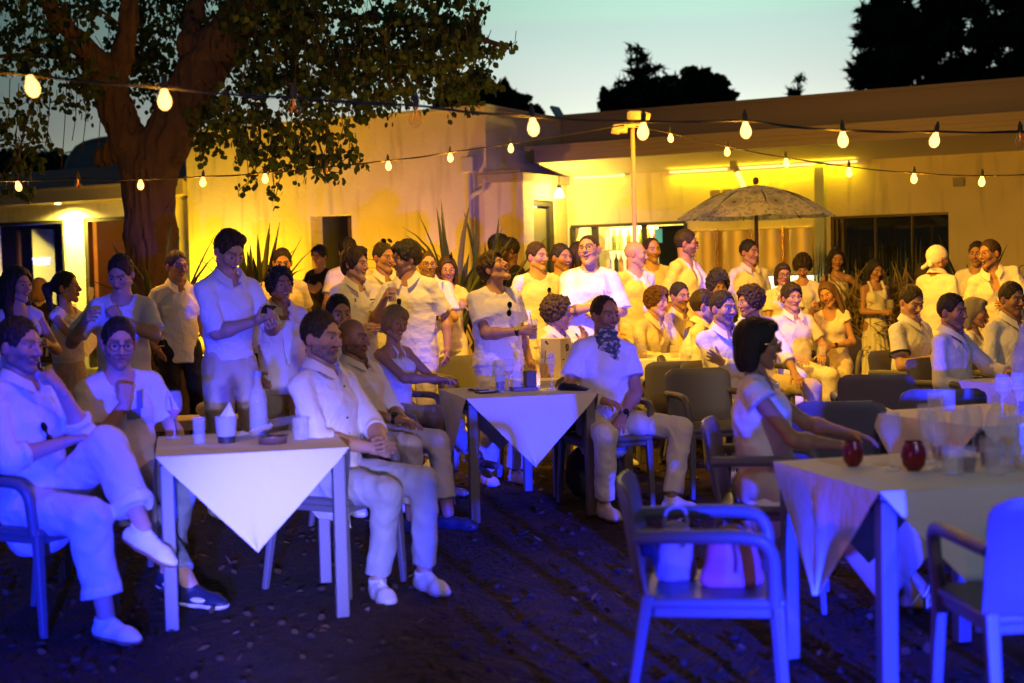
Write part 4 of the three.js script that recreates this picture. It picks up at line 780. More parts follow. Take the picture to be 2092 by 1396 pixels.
// structures behind the left wing
{
  const p = W(215, 318, 34), o = thing('vaulted_roof_box', 'grey vaulted box on the roof behind the forked tree', 'roof structure', [p.x, 0, p.z], 0.3);
  const s = new THREE.Shape(); s.moveTo(-0.95, 0); s.lineTo(-0.95, 3.8); s.quadraticCurveTo(-0.9, 4.55, -0.2, 4.62); s.lineTo(1.6, 4.7); s.lineTo(1.6, 0); s.closePath();
  mesh('shell', new THREE.ExtrudeGeometry(s, { depth: 2.2, bevelEnabled: true, bevelSize: 0.04, bevelThickness: 0.04, bevelSegments: 2 }), std([0.20, 0.24, 0.27], 0.7), o);
  mesh('ridge_strip', tube([[-0.95, 3.0, 2.25], [-0.95, 3.8, 2.25], [-0.7, 4.45, 2.25], [-0.2, 4.66, 2.25], [1.6, 4.74, 2.25]], 0.04, 6), std([0.25, 0.28, 0.3], 0.6), o);
  const d = W(1140, 229, 24), sd = thing('roof_panel', 'small tilted grey panel standing on the roof edge', 'panel', d.toArray(), -0.5);
  mesh('panel', placed(new RoundedBoxGeometry(0.05, 0.26, 0.30, 2, 0.012), [0, -0.02, 0], [0, 0, 0.55]), std([0.45, 0.52, 0.55], 0.4), sd); mesh('stay', tube([[0.0, -0.04, 0], [0.10, -0.2, 0]], 0.012, 6), M.dark, sd);
}
// ------------------------------------------------------------------ string lights
const bulbG = lathe([[0.0005, -0.098], [0.012, -0.096], [0.026, -0.082], [0.0315, -0.062], [0.029, -0.042], [0.018, -0.018], [0.013, 0.0]], 18), sockG = merge([cyl(0.014, 0.016, 0.05, 0, 0.022, 0, 12), cyl(0.008, 0.008, 0.02, 0, 0.055, 0, 8)]), filG = merge([tube([[-0.010, -0.03, 0], [-0.012, -0.065, 0], [0, -0.04, 0.006], [0.012, -0.065, 0], [0.010, -0.03, 0]], 0.0012, 4), cyl(0.004, 0.004, 0.05, 0, -0.02, 0, 6)]);
const bulbOff = new THREE.MeshPhysicalMaterial({ color: lin(1, 0.95, 0.85), transmission: 1, thickness: 0, roughness: 0.03, ior: 1.5 }), cordM = std([0.02, 0.018, 0.018], 0.6), filM = std([0.7, 0.35, 0.1], 0.4, { metalness: 1 });
const glowM = k => std([0.9, 0.7, 0.4], 0.4, { emissive: lin(1, 0.50, 0.12), emissiveIntensity: k });
const bulbOnM = glowM(3.8);
function stringLight(label, ends, bulbs, Zof, cd) {
  const o = thing('string_light', label, 'string lights', [0, 0, 0], 0, null), top = ([u, v, , k]) => W(u, v - (k || 0) * 0.052 / Zof(u) * FPX, Zof(u));
  const pts = [...bulbs.map(b => [b[0], top([b[0], b[1], 0, 1])]), ...ends.map(([u, v]) => [u, W(u, v, Zof(u))])].sort((a, b) => a[0] - b[0]).map(p => p[1]);
  const mid = []; pts.forEach((p, i) => { if (i) mid.push(pts[i - 1].clone().lerp(p, 0.5).add(V(0, -0.006, 0))); mid.push(p); });
  mesh('cord', [tube(mid, 0.0055, 6, mid.length * 3), tube(mid.map((p, i) => p.clone().add(V(0.004 * Math.cos(i * 2), 0.007 * Math.sin(i * 2), 0.004))), 0.003, 5, mid.length * 3)], cordM, o);
  for (const [u, v, on, sw] of bulbs) {
    const p = W(u, v, Zof(u)), b = new THREE.Mesh(bulbG, on ? bulbOnM : bulbOff); b.name = 'bulb'; b.position.copy(p).add(V(0, 0.048, 0)); b.rotation.set(rr(-.06, .06), 0, sw || rr(-.08, .08)); b.scale.setScalar(on ? 0.88 : 0.95); o.add(b);
    const s = new THREE.Mesh(sockG, cordM); s.name = 'socket'; b.add(s); if (!on) { const f = new THREE.Mesh(filG, filM); f.name = 'filament'; b.add(f); }
    if (on) { const l = new THREE.PointLight(AMBER, cd * on, 0, 2); l.name = 'bulb_light'; l.position.copy(p); l.castShadow = true; scene.add(l); }
  }
}
const inv = (u0, z0, u1, z1) => u => 1 / (1 / z0 + (1 / z1 - 1 / z0) * (u - u0) / (u1 - u0));
const CD = 1.05;
stringLight('near string of bulbs crossing the whole garden in front of the pole', [[-160, 130], [2240, 262]],
  [[60, 180, 1, .25], [336, 206, 1], [601, 225, 0], [850, 240, 0], [1088, 262, 1], [1315, 270, 1], [1523, 268, 1], [1722, 287, 1], [1913, 288, 1, -.2], [2085, 288, 0]], inv(0, 5.4, 2092, 8.1), CD * 0.55);
stringLight('far string of bulbs running from the left to the top of the pole', [[-100, 372], [1275, 256]],
  [[35, 382, 1, .2], [160, 378, 0], [287, 379, 1], [415, 373, 1], [541, 366, 1], [668, 353, 0], [793, 340, 1], [920, 323, 1], [1044, 304, 1]], inv(0, 11.6, 1290, 13.4), CD * 2);
stringLight('far string of bulbs falling from the pole towards the right', [[1300, 258], [2200, 352]],
  [[1370, 283, 1], [1486, 311, 1], [1606, 334, 1], [1735, 353, 1], [1868, 366, 1], [2007, 372, 1]], inv(1290, 13.4, 2092, 11.4), CD * 2);
// pole with two floodlights / cameras on its top
{
  const top = W(1292, 245, 13.5), o = thing('lamp_pole', 'slim pole with two pale fittings on top carrying the string lights', 'pole', [top.x, 0, top.z]);
  mesh('pole', [cyl(0.020, 0.026, top.y + 0.05, 0, top.y / 2, 0, 14), cyl(0.06, 0.07, 0.02, 0, 0.02, 0, 16)], std([0.45, 0.33, 0.2], 0.5), o);
  mesh('cross_piece', box(0.20, 0.035, 0.05, -0.02, top.y - 0.06, 0.03, 0.006), std([0.6, 0.5, 0.32], 0.5), o);
  for (const [x, y, r] of [[0.045, 0.035, 0.25], [-0.085, -0.085, -0.2]]) { mesh('lamp_fitting', [placed(new RoundedBoxGeometry(0.12, 0.085, 0.10, 3, 0.02), [x - 0.03, top.y + y, 0.05], [0, r, 0]), placed(new THREE.CylinderGeometry(0.045, 0.04, 0.07, 18), [x + (x > 0 ? 0.075 : -0.075), top.y + y - 0.012, 0.06], [0.5, 0, 1.3])], std([0.66, 0.58, 0.42], 0.45), o); }
}
// ------------------------------------------------------------------ the forked tree
const leaf5 = leafGeo(3, 0.46);
const leafMat = new THREE.MeshPhysicalMaterial({ color: lin(1, 1, 1), roughness: 0.75, transmission: 0.3, thickness: 0, ior: 1.3, side: THREE.DoubleSide });
{
  const tr = thing('forked_tree', 'large forked tree with furrowed bark and hanging leafy sprays, left of the block', 'tree', [0, 0, 0]);
  const F = new Field(0.08), Zt = 16, R = px => px / 2 * 0.88 * Zt / FPX, chain = L => { for (let i = 1; i < L.length; i++) F.cone(W(L[i - 1][0], L[i - 1][1], L[i - 1][3] || Zt), W(L[i][0], L[i][1], L[i][3] || Zt), R(L[i - 1][2]), R(L[i][2])); };
  chain([[330, 860, 190], [326, 720, 145], [318, 600, 122], [308, 480, 112], [303, 400, 106], [305, 345, 112]]);
  chain([[316, 350, 100], [338, 290, 100], [372, 215, 104], [410, 150, 100], [448, 95, 92], [486, 40, 84], [530, -40, 74], [570, -130, 60]]);
  chain([[288, 350, 84], [262, 290, 76], [240, 230, 72], [222, 180, 70], [196, 130, 58, 15.8], [164, 90, 40, 15.6], [120, 40, 32, 15.3], [70, -40, 26, 15]]);
  chain([[228, 195, 54], [248, 120, 44], [262, 40, 40], [268, -60, 34]]);
  chain([[258, 300, 40], [214, 318, 34], [208, 326, 30]]);
  chain([[410, 150, 60], [385, 90, 44], [400, 20, 36, 16.3], [420, -60, 28, 16.5]]);
  F.warp = (x, y, z) => { const w = fbm(x * 3, y * 1.2, z * 3, 2) * 0.35; const a = PN.noise((x + w * 0.3) * 11, y * 1.0, z * 11); return 0.050 * (Math.abs(a) * 1.7 - 0.5) + 0.012 * PN.noise(x * 34, y * 5, z * 34); };
  const barkTex = noiseTex(512, (u, v) => 0.5 + 0.5 * tileNoise(u, v * 0.2, 60, 4));
  mesh('trunk', F.mesh(0.024), std([0.15, 0.088, 0.048], 0.95, { bumpMap: barkTex, bumpScale: 0.02 }), tr);
  // crown: clumps [u, v, ru, rv, leaves, Z]
  const cl = [[60, 30, 130, 70, 700, 15], [180, 60, 120, 90, 600, 17], [330, 60, 90, 90, 620, 17.2], [300, 150, 60, 50, 240, 17.2], [110, 150, 110, 45, 260, 15], [30, 130, 60, 60, 220, 14.5],
    [50, 225, 60, 60, 170, 14.5], [150, 205, 60, 40, 130, 15.5], [18, 300, 34, 60, 120, 14.2], [75, 300, 26, 34, 45, 14.6], [330, 250, 40, 46, 110, 17.5], [560, 55, 110, 75, 640, 15], [700, 50, 120, 75, 620, 15.6], [840, 60, 110, 85, 560, 15.2], [640, 140, 110, 55, 430, 16.4],
    [760, 150, 110, 55, 420, 14.8], [900, 130, 80, 60, 330, 15], [560, 175, 70, 50, 240, 15.5], [478, 225, 55, 36, 190, 15], [450, 262, 50, 34, 110, 14.6], [418, 285, 22, 28, 60, 14.6], [580, 235, 60, 32, 80, 15.2], [690, 215, 80, 30, 110, 15.4], [800, 205, 70, 24, 80, 15],
    [535, 300, 46, 22, 80, 14.4], [600, 285, 46, 22, 70, 14.4], [640, 325, 52, 22, 90, 14.4], [700, 318, 22, 18, 34, 14.4], [520, 318, 30, 22, 44, 14.4], [660, 270, 60, 20, 80, 14.6], [985, 90, 50, 26, 110, 15], [1030, 98, 20, 9, 22, 15], [930, 200, 40, 22, 60, 15], [960, 160, 36, 30, 80, 15.2], [940, 30, 40, 60, 160, 15.4], [440, 40, 60, 60, 220, 17], [420, 120, 40, 40, 90, 17.5], [505, 110, 60, 60, 220, 17.2], [40, 385, 30, 22, 40, 14.2], [507, 372, 8, 5, 7, 14.4], [560, 385, 10, 6, 9, 14.4], [672, 355, 10, 6, 8, 14.4]];
  const leaves = [], twigs = [];
  for (const [u, v, ru, rv, n0, Z] of cl) {
    const n = u < 215 && v > 20 ? n0 * 0.5 : n0;
    const sprays = Math.max(2, Math.round(n * 1.8 / 13));
    for (let s = 0; s < sprays; s++) {
      const a = rr(0, 6.283), r = Math.sqrt(rnd()) * (0.9 + 0.25 * rnd()), z = Z + rr(-1.1, 1.1) * Math.min(1, ru / 60), c = W(u + Math.cos(a) * r * ru, v + Math.sin(a) * r * rv, z), m = Math.round(n * 1.8 / sprays * rr(0.6, 1.6));
      const dirn = V(rr(-1, 1), rr(-1.1, 0.1), rr(-1, 1)).normalize(), L = rr(0.16, 0.42), st = c.clone().addScaledVector(dirn, -L * 0.6);
      if (rnd() < 0.6) twigs.push(tube([st.clone().add(V(rr(-.1, .1), rr(0.05, 0.25), rr(-.1, .1))), st, c, c.clone().addScaledVector(dirn, L * 0.5)], 0.005, 3, 4));
      const k0 = rr(0.6, 1.25);
      for (let i = 0; i < m; i++) {
        const p = c.clone().addScaledVector(dirn, rr(-0.6, 0.6) * L).add(V(rr(-1, 1), rr(-1, 1), rr(-1, 1)).multiplyScalar(0.055)), k = k0 * rr(0.8, 1.2);
        leaves.push([p.x, p.y, p.z, rr(0.05, 0.08), [rr(-1, 1) + Math.PI, rr(0, 6.3), rr(-.8, .8)], [0.040 * k, 0.076 * k, 0.014 * k]]);
      }
    }
  }
  scatter('crown', leaf5, leafMat, leaves, tr).userData.kind = 'stuff';
  const br = (pts, r) => twigs.push(tube(pts.map(p => W(p[0], p[1], p[2])), r, 6, 14));
  br([[470, 60, 16], [560, 110, 15.5], [680, 120, 15.4], [800, 165, 15.2], [850, 200, 15]], 0.022); br([[500, 20, 16], [640, 30, 15.5], [800, 40, 15.2], [950, 70, 15], [1040, 98, 15]], 0.025); br([[440, 110, 16], [480, 170, 15.4], [520, 230, 15], [530, 290, 14.5], [515, 330, 14.4]], 0.014);
  br([[560, 110, 15.5], [600, 190, 15], [640, 260, 14.6], [660, 320, 14.4], [672, 352, 14.4]], 0.010); br([[200, 130, 15.8], [120, 118, 15.2], [40, 112, 14.8], [-40, 120, 14.5]], 0.020); br([[180, 110, 15.8], [100, 150, 15], [60, 230, 14.5], [40, 310, 14.2], [34, 370, 14.2]], 0.012);
  br([[690, 120, 15.4], [720, 90, 15.4], [850, 60, 15.2], [920, 20, 15.2]], 0.014); br([[255, 60, 16], [200, 20, 15.6], [120, 10, 15.2]], 0.016); br([[545, 250, 15], [556, 320, 14.5], [560, 383, 14.4]], 0.004); br([[500, 300, 14.5], [506, 340, 14.4], [507, 370, 14.4]], 0.004);
  for (const [x, y] of [[12, 250], [30, 260], [62, 250], [95, 245], [150, 240], [170, 250], [200, 250], [128, 250]]) br([[x + 8, y - 90, 14.6], [x + 4, y, 14.5], [x - 3, y + rr(40, 110), 14.4]], 0.0045);
  mesh('branch', twigs, std([0.06, 0.038, 0.024], 0.9), tr);
}
// ------------------------------------------------------------------ trees beyond the roofs
const needle = (() => { const g = []; for (let i = 0; i < 7; i++) { const t = new THREE.ConeGeometry(0.028, 0.34, 3, 1); t.translate(0, 0.17, 0); g.push(placed(t, [0, 0.03 * i, 0], [0.9 + 0.1 * i, i * 2.4, 0])); } return merge(g); })();
function cedar(name, label, u, vTop, Z, wPx, layers, dens, group) {
  const top = W(u, vTop, Z), o = thing(name, label, 'tree', [top.x, 0, top.z], 0, group), H = top.y, R = wPx / 2 * Z / FPX, L = [], wood = [cyl(0.04, 0.16 + H * 0.012, H * 0.97, 0, H * 0.485, 0, 9)];
  for (let i = 0; i < layers; i++) {
    const f = i / (layers - 1), y = H * (0.985 - 0.62 * Math.pow(f, 1.05)), rad = R * Math.pow(f * 0.94 + 0.06, 0.72), nb = 3 + Math.round(f * 4);
    for (let b = 0; b < nb; b++) {
      const a = rr(0, 6.283), len = rad * rr(0.55, 1.1), rise = rr(-0.10, 0.22) * len, tip = V(Math.cos(a) * len, y + rise, Math.sin(a) * len);
      wood.push(tube([[0, y, 0], [tip.x * 0.5, y + rise * 0.3, tip.z * 0.5], tip.toArray()], 0.03, 4, 4));
      const n = Math.round(dens * len);
      for (let k = 0; k < n; k++) { const t = 0.12 + 0.92 * Math.pow(rnd(), 0.8), sp = 0.26 * (1.15 - t) * len + 0.12, c = rr(0.5, 1.3); L.push([tip.x * t + rr(-sp, sp), y + rise * t * t + rr(-0.14, 0.07) - 0.06 * Math.abs(rr(-1, 1)), tip.z * t + rr(-sp, sp), rr(0.55, 1.15), [rr(0.9, 1.9), rr(0, 6.3), rr(-.3, .3)], [0.018 * c, 0.030 * c, 0.016 * c]]); }
    }
  }
  mesh('trunk', wood, std([0.05, 0.035, 0.025], 0.95), o); scatter('crown', needle, std([1, 1, 1], 0.9), L, o).userData.kind = 'stuff'; return o;
}
function broadleaf(name, label, blobs, Z, n, size = 0.22) {
  const c0 = W(blobs[0][0], blobs[0][1], Z), o = thing(name, label, 'tree', [c0.x, 0, c0.z]), L = [], wood = [tube([[0, 0, 0], [0.1, c0.y * 0.5, 0], [0, c0.y, 0]], 0.16, 7)];
  for (const [u, v, r] of blobs) {
    const c = W(u, v, Z + rr(-1, 1)).sub(V(c0.x, 0, c0.z)), R = r * Z / FPX; wood.push(tube([[0, c0.y * 0.55, 0], [c.x * 0.5, c.y * 0.85, c.z * 0.5], c.toArray()], 0.05, 5));
    for (let i = 0; i < n * (r / 60) ** 1.6; i++) { const d = V(rr(-1, 1), rr(-1, 1), rr(-1, 1)).normalize(), q = R * Math.pow(rnd(), 0.33) * (0.82 + 0.35 * PN.noise(d.x * 2.5 + u, d.y * 2.5, d.z * 2.5)), k = rr(0.5, 1.3); L.push([c.x + d.x * q, c.y + d.y * q * 0.85, c.z + d.z * q, rr(0.7, 1.3) * size, [rr(0, 6), rr(0, 6), rr(0, 6)], [0.022 * k, 0.034 * k, 0.013 * k]]); }
  }
  mesh('trunk', wood, std([0.05, 0.035, 0.025], 0.95), o); scatter('crown', leaf5, leafMat, L, o).userData.kind = 'stuff'; return o;
}
cedar('cedar_tree', 'dark layered cedar rising behind the lamp pole above the fascia', 1300, 92, 48, 280, 15, 60);
broadleaf('leafy_tree', 'round dark tree growing against the right side of the layered cedar', [[1400, 200, 60], [1450, 190, 44], [1340, 205, 60], [1425, 165, 30], [1260, 215, 46], [1480, 205, 26]], 46, 900, 0.30);
cedar('small_conifer', 'small pointed conifer peeping over the roof between the larger trees', 1630, 152, 55, 150, 10, 60);
broadleaf('bushy_tree', 'dark bushy tree behind the corner of the tall cream block', [[950, 205, 46], [1010, 200, 40], [1050, 220, 34], [915, 215, 30], [1090, 232, 18], [980, 180, 30]], 44, 900, 0.28);
cedar('tall_conifer', 'huge dark conifer with layered boughs rising above the roof at right', 1900, -190, 40, 460, 22, 120);
cedar('tall_conifer', 'dark conifer with drooping boughs at the very right edge', 2080, -160, 37, 330, 20, 120);
cedar('tall_conifer', 'dense dark conifer forming the left half of the big right clump', 1810, -60, 42, 300, 19, 120);
broadleaf('rooftop_shrub', 'dark shrub row showing above the low left wing roof', [[60, 335, 26], [100, 330, 28], [135, 335, 22], [20, 330, 30], [160, 345, 16]], 36, 700, 0.2);
// ------------------------------------------------------------------ sword-leaved plants and grasses
const bladeG = [0.2, 0.5, 0.9].map(bend => { const P = [], I = [], n = 7; for (let i = 0; i <= n; i++) { const t = i / n, w = 0.030 * (0.55 + 1.1 * t) * (1 - Math.pow(t, 2.4)) + 0.0015, y = t * (1 - 0.22 * bend * t * t), z = 0.5 * bend * Math.pow(t, 2.4); P.push(-w, y, z, 0, y - 0.01 * (1 - t), z + w * 0.45, w, y, z); } for (let i = 0; i < n; i++) { const b = i * 3, e = b + 3; I.push(b, b + 1, e, b + 1, e + 1, e, b + 1, b + 2, e + 1, b + 2, e + 2, e + 1); } const g = new THREE.BufferGeometry(); g.setAttribute('position', new THREE.Float32BufferAttribute(P, 3)); g.setIndex(I); g.computeVertexNormals(); return g; });
const bladeM = [[0.05, 0.068, 0.026], [0.075, 0.092, 0.035], [0.11, 0.105, 0.045]].map(c => std(c, 0.5));
function swordPlant(label, u, v, Z, n, len, spread, yb) {
  const c = W(u, v, Z), o = thing('sword_plant', label, 'plant', [c.x, 0, c.z]);
  for (let i = 0; i < n; i++) { const b = new THREE.Mesh(bladeG[i % 3], bladeM[(i * 5) % 3]); b.name = 'leaf'; const t = Math.pow(rnd(), 0.8) * spread; b.rotation.set(t, rr(0, 6.283), 0, 'YXZ'); b.scale.set(rr(0.8, 1.2), len * rr(0.6, 1.05), len * 0.8); b.position.set(rr(-.08, .08), yb, rr(-.08, .08)); b.castShadow = b.receiveShadow = true; o.add(b); }
  mesh('root_clump', placed(new THREE.IcosahedronGeometry(0.13, 1), [0, yb, 0], [0, 0, 0], [1, 0.8, 1]), std([0.06, 0.05, 0.03], 0.9), o);
  if (yb > 0.2) mesh('stem', cyl(0.05, 0.09, yb, 0, yb / 2, 0, 9), M.wood, o); 
}
swordPlant('sword leaved plant at the foot of the forked tree', 335, 600, 14.0, 54, 1.4, 1.0, 0.72);
swordPlant('sword leaved plant between the phone reader and the man in blue tee', 524, 600, 13.2, 44, 1.25, 0.42, 0.82);
swordPlant('tall sword leaved plant right of the long haired woman in glasses', 930, 600, 13.8, 50, 1.45, 0.62, 0.82);
swordPlant('sword leaved plant just left of the laughing man with thrown back head', 985, 600, 14.2, 30, 1.4, 0.5, 0.75);
swordPlant('sword leaved plant against the wall behind the men at far right', 1985, 600, 16.2, 40, 1.4, 0.8, 0.5);
swordPlant('spiky plant at the right edge behind the leaning man', 2055, 590, 15.8, 16, 1.4, 0.85, 0.3);
{
  const c = W(1835, 640, 15.8), o = thing('ornamental_grass', 'tangled dry ornamental grass below the dark window behind the woman in tank top', 'grass', [c.x, 0, c.z]), L = [];
  for (let i = 0; i < 1100; i++) { const a = rr(0, 6.28), r = rr(0, 0.7), k = rr(0.6, 1.4); L.push([Math.cos(a) * r, rr(0.1, 0.75), Math.sin(a) * r * 0.5, [rr(.25, .5), rr(0.5, 0.95), 1], [rr(0.1, 1.2), rr(0, 6.3), 0], [0.26 * k, 0.19 * k, 0.08 * k]]); }
  scatter('foliage', bladeG[2], std([1, 1, 1], 0.7), L, o).userData.kind = 'stuff';
  const c2 = W(1790, 560, 17.6), o2 = thing('reed_clump', 'upright green reeds in front of the dark right window', 'plant', [c2.x, 0, c2.z]), L2 = [];
  for (let i = 0; i < 260; i++) { const k = rr(0.5, 1.3); L2.push([rr(-.75, .65), 0, rr(-.25, .25), [rr(.3, .6), rr(1.0, 1.95), 0.5], [rr(0, 0.16), rr(0, 6.3), 0], [0.05 * k, 0.065 * k, 0.022 * k]]); }
  scatter('foliage', bladeG[0], std([1, 1, 1], 0.6), L2, o2).userData.kind = 'stuff';
}
// patterned parasol
{
  const c = W(1545, 430, 16.3), rim = W(1545, 443, 16.3).y, o = thing('garden_parasol', 'pale parasol printed with lace rings on a dark wooden pole', 'umbrella', [c.x, 0, c.z]), R = 0.90, rise = 0.36, n = 8;
  const lace = (() => { const cv = document.createElement('canvas'); cv.width = cv.height = 1024; const x = cv.getContext('2d'); x.fillStyle = '#f3ebe0'; x.fillRect(0, 0, 1024, 1024); x.strokeStyle = '#857a72';
    let s = 11; const r2 = () => (s = (s * 16807) % 2147483647) / 2147483647; x.lineWidth = 2.6;
    for (let i = 0; i < 1900; i++) { const a = r2() * 1024, b = r2() * 1024, r = 5 + r2() * 7; x.beginPath(); x.ellipse(a, b, r, r * 0.6, r2() * 3, 0, 6.3); x.stroke(); }
    for (let k = 0; k < 8; k++) for (const [d, r] of [[350, 72], [225, 56], [110, 34]]) { const a = (k + (d === 225 ? 0.5 : 0)) * Math.PI / 4 + 0.2, px = 512 + Math.cos(a) * d, py = 512 + Math.sin(a) * d; x.fillStyle = '#efe6da'; x.beginPath(); x.arc(px, py, r, 0, 6.3); x.fill(); x.fillStyle = '#cdc3b8'; x.beginPath(); x.arc(px, py, r * 0.8, 0, 6.3); x.fill(); x.fillStyle = '#d9cfc4'; x.beginPath(); x.arc(px, py, r * 0.66, 0, 6.3); x.fill(); x.lineWidth = 2; for (let i = 0; i < 26; i++) { const t = i / 26 * 6.283; x.beginPath(); x.moveTo(px + Math.cos(t) * r * 0.25, py + Math.sin(t) * r * 0.25); x.lineTo(px + Math.cos(t) * r * 0.62, py + Math.sin(t) * r * 0.62); x.stroke(); } x.fillStyle = '#6e645c'; x.beginPath(); x.arc(px, py, r * 0.2, 0, 6.3); x.fill(); }
    const t = new THREE.CanvasTexture(cv); t.colorSpace = THREE.SRGBColorSpace; return t; })();
  const P = [], U = [], I = [], rows = 8, cols = n * 6;
  for (let j = 0; j <= rows; j++) for (let i = 0; i <= cols; i++) { const a = i / cols * 2 * Math.PI, t = j / rows, q = Math.abs(((i / 6) % 1) - 0.5) * 2, r = R * t * (1 - 0.07 * (1 - q * q)), y = rise * (1 - Math.pow(t, 1.7)) - 0.035 * t * (1 - q * q) * 0.6; P.push(Math.cos(a) * r, rim + y, Math.sin(a) * r); U.push(0.5 + Math.cos(a) * t * 0.49, 0.5 + Math.sin(a) * t * 0.49); if (i && j) { const b = j * (cols + 1) + i, e = b - cols - 1; I.push(e - 1, e, b - 1, e, b, b - 1); } }
  const g = new THREE.BufferGeometry(); g.setAttribute('position', new THREE.Float32BufferAttribute(P, 3)); g.setAttribute('uv', new THREE.Float32BufferAttribute(U, 2)); g.setIndex(I); g.computeVertexNormals();
  mesh('canopy', g, new THREE.MeshPhysicalMaterial({ map: lace, roughness: 0.9, transmission: 0.55, thickness: 0, side: THREE.DoubleSide }), o);
  mesh('pole', cyl(0.022, 0.024, rim + rise, 0, (rim + rise) / 2, 0, 12), std([0.10, 0.035, 0.02], 0.5), o); mesh('finial', [placed(new THREE.SphereGeometry(0.035, 12, 8), [0, rim + rise + 0.05, 0], [0, 0, 0], [1, 1.3, 1]), cyl(0.05, 0.05, 0.06, 0, rim + rise * 0.55, 0, 12)], std([0.08, 0.03, 0.02], 0.5), o);
  for (let k = 0; k < n; k++) { const a = k / n * 2 * Math.PI; mesh('rib', tube([[0, rim + rise * 0.95, 0], [Math.cos(a) * R * 0.5, rim + rise * 0.70, Math.sin(a) * R * 0.5], [Math.cos(a) * R, rim - 0.012, Math.sin(a) * R]], 0.008, 5, 8), M.dark, o); }
  mesh('base', cyl(0.24, 0.26, 0.08, 0, 0.04, 0, 24), M.dark, o);
}
// ------------------------------------------------------------------ furniture
const chairParts = (() => {
  const seat = new RoundedBoxGeometry(0.45, 0.034, 0.45, 3, 0.015); { const p = seat.attributes.position; for (let i = 0; i < p.count; i++) { const x = p.getX(i), z = p.getZ(i); p.setY(i, p.getY(i) + 0.445 - 0.018 * Math.max(0, 1 - (x * x + z * z) / 0.045)); } seat.computeVertexNormals(); }
  const P = [], I = [], nx = 14, ny = 12, top = 0.815, bot = 0.462, r = 0.06, th = 0.013;
  for (const sd of [1, -1]) for (let j = 0; j <= ny; j++) for (let i = 0; i <= nx; i++) {
    const y = bot + (top - bot) * Math.pow(j / ny, 0.8), over = Math.max(0, y - (top - r)), hw = 0.232 - r + Math.sqrt(Math.max(0, r * r - over * over)), x = hw * (i / nx * 2 - 1), e = Math.min(1, Math.min(hw - Math.abs(x), top - y, y - bot) / 0.012);
    const zc = -0.205 - (y - bot) * 0.17 - 0.035 * (1 - (x / 0.232) ** 2); P.push(x, y, zc + sd * th * (0.35 + 0.65 * Math.max(0, e)));
  }
  const S = (nx + 1) * (ny + 1), at = (s, i, j) => s * S + j * (nx + 1) + i;
  for (let j = 0; j < ny; j++) for (let i = 0; i < nx; i++) { I.push(at(0, i, j), at(0, i + 1, j), at(0, i + 1, j + 1), at(0, i, j), at(0, i + 1, j + 1), at(0, i, j + 1)); I.push(at(1, i, j), at(1, i + 1, j + 1), at(1, i + 1, j), at(1, i, j), at(1, i, j + 1), at(1, i + 1, j + 1)); }
  const rim = []; for (let i = 0; i < nx; i++) rim.push([[i, 0], [i + 1, 0]], [[i + 1, ny], [i, ny]]); for (let j = 0; j < ny; j++) rim.push([[nx, j], [nx, j + 1]], [[0, j + 1], [0, j]]);
  for (const [[a, b], [c, d]] of rim) I.push(at(0, a, b), at(1, a, b), at(0, c, d), at(0, c, d), at(1, a, b), at(1, c, d));
  const back = new THREE.BufferGeometry(); back.setAttribute('position', new THREE.Float32BufferAttribute(P, 3)); back.setIndex(I); const back2 = toCreasedNormals(back, 0.7);
  const leg = (x, z, x2, z2, h = 0.44) => { const g = new RoundedBoxGeometry(0.046, h, 0.040, 2, 0.010), p = g.attributes.position; for (let i = 0; i < p.count; i++) { const t = p.getY(i) / h + 0.5, k = 0.66 + 0.34 * t; p.setXYZ(i, p.getX(i) * k + x2 + (x - x2) * t, t * h, p.getZ(i) * k + z2 + (z - z2) * t); } g.computeVertexNormals(); return g; };
  const legs = [leg(0.205, 0.20, 0.215, 0.225), leg(-0.205, 0.20, -0.215, 0.225), leg(0.205, -0.205, 0.215, -0.285, 0.47), leg(-0.205, -0.205, -0.215, -0.285, 0.47)];
  const arm = s => { const c = new THREE.CatmullRomCurve3([V(s * 0.222, 0.655, -0.245), V(s * 0.235, 0.66, -0.12), V(s * 0.240, 0.66, 0.08), V(s * 0.238, 0.645, 0.155), V(s * 0.228, 0.59, 0.185), V(s * 0.212, 0.44, 0.19)], false, 'catmullrom', 0.35), g = new THREE.TubeGeometry(c, 30, 0.023, 8, false); return g; };
  const rail = merge([box(0.40, 0.035, 0.03, 0, 0.415, 0.195, 0.008), box(0.40, 0.035, 0.03, 0, 0.415, -0.195, 0.008), box(0.03, 0.035, 0.38, 0.195, 0.415, 0, 0.008), box(0.03, 0.035, 0.38, -0.195, 0.415, 0, 0.008)]);
  return { seat, back: back2, legs, arms: [arm(1), arm(-1)], rail };
})();
const CHAIRS = 'moulded armchairs set out round the garden tables';
function chair(label, x, z, yaw, armed = true, group) {
  const o = thing('garden_chair', label, 'chair', [x, 0, z], yaw, group);
  mesh('seat', chairParts.seat, M.chair, o); mesh('backrest', chairParts.back, M.chair, o); mesh('seat_frame', chairParts.rail, M.chair, o);
  for (const l of chairParts.legs) mesh('leg', l, M.chair, o);
  if (armed) for (const a of chairParts.arms) mesh('armrest', a, M.chair, o);
  return o;
}
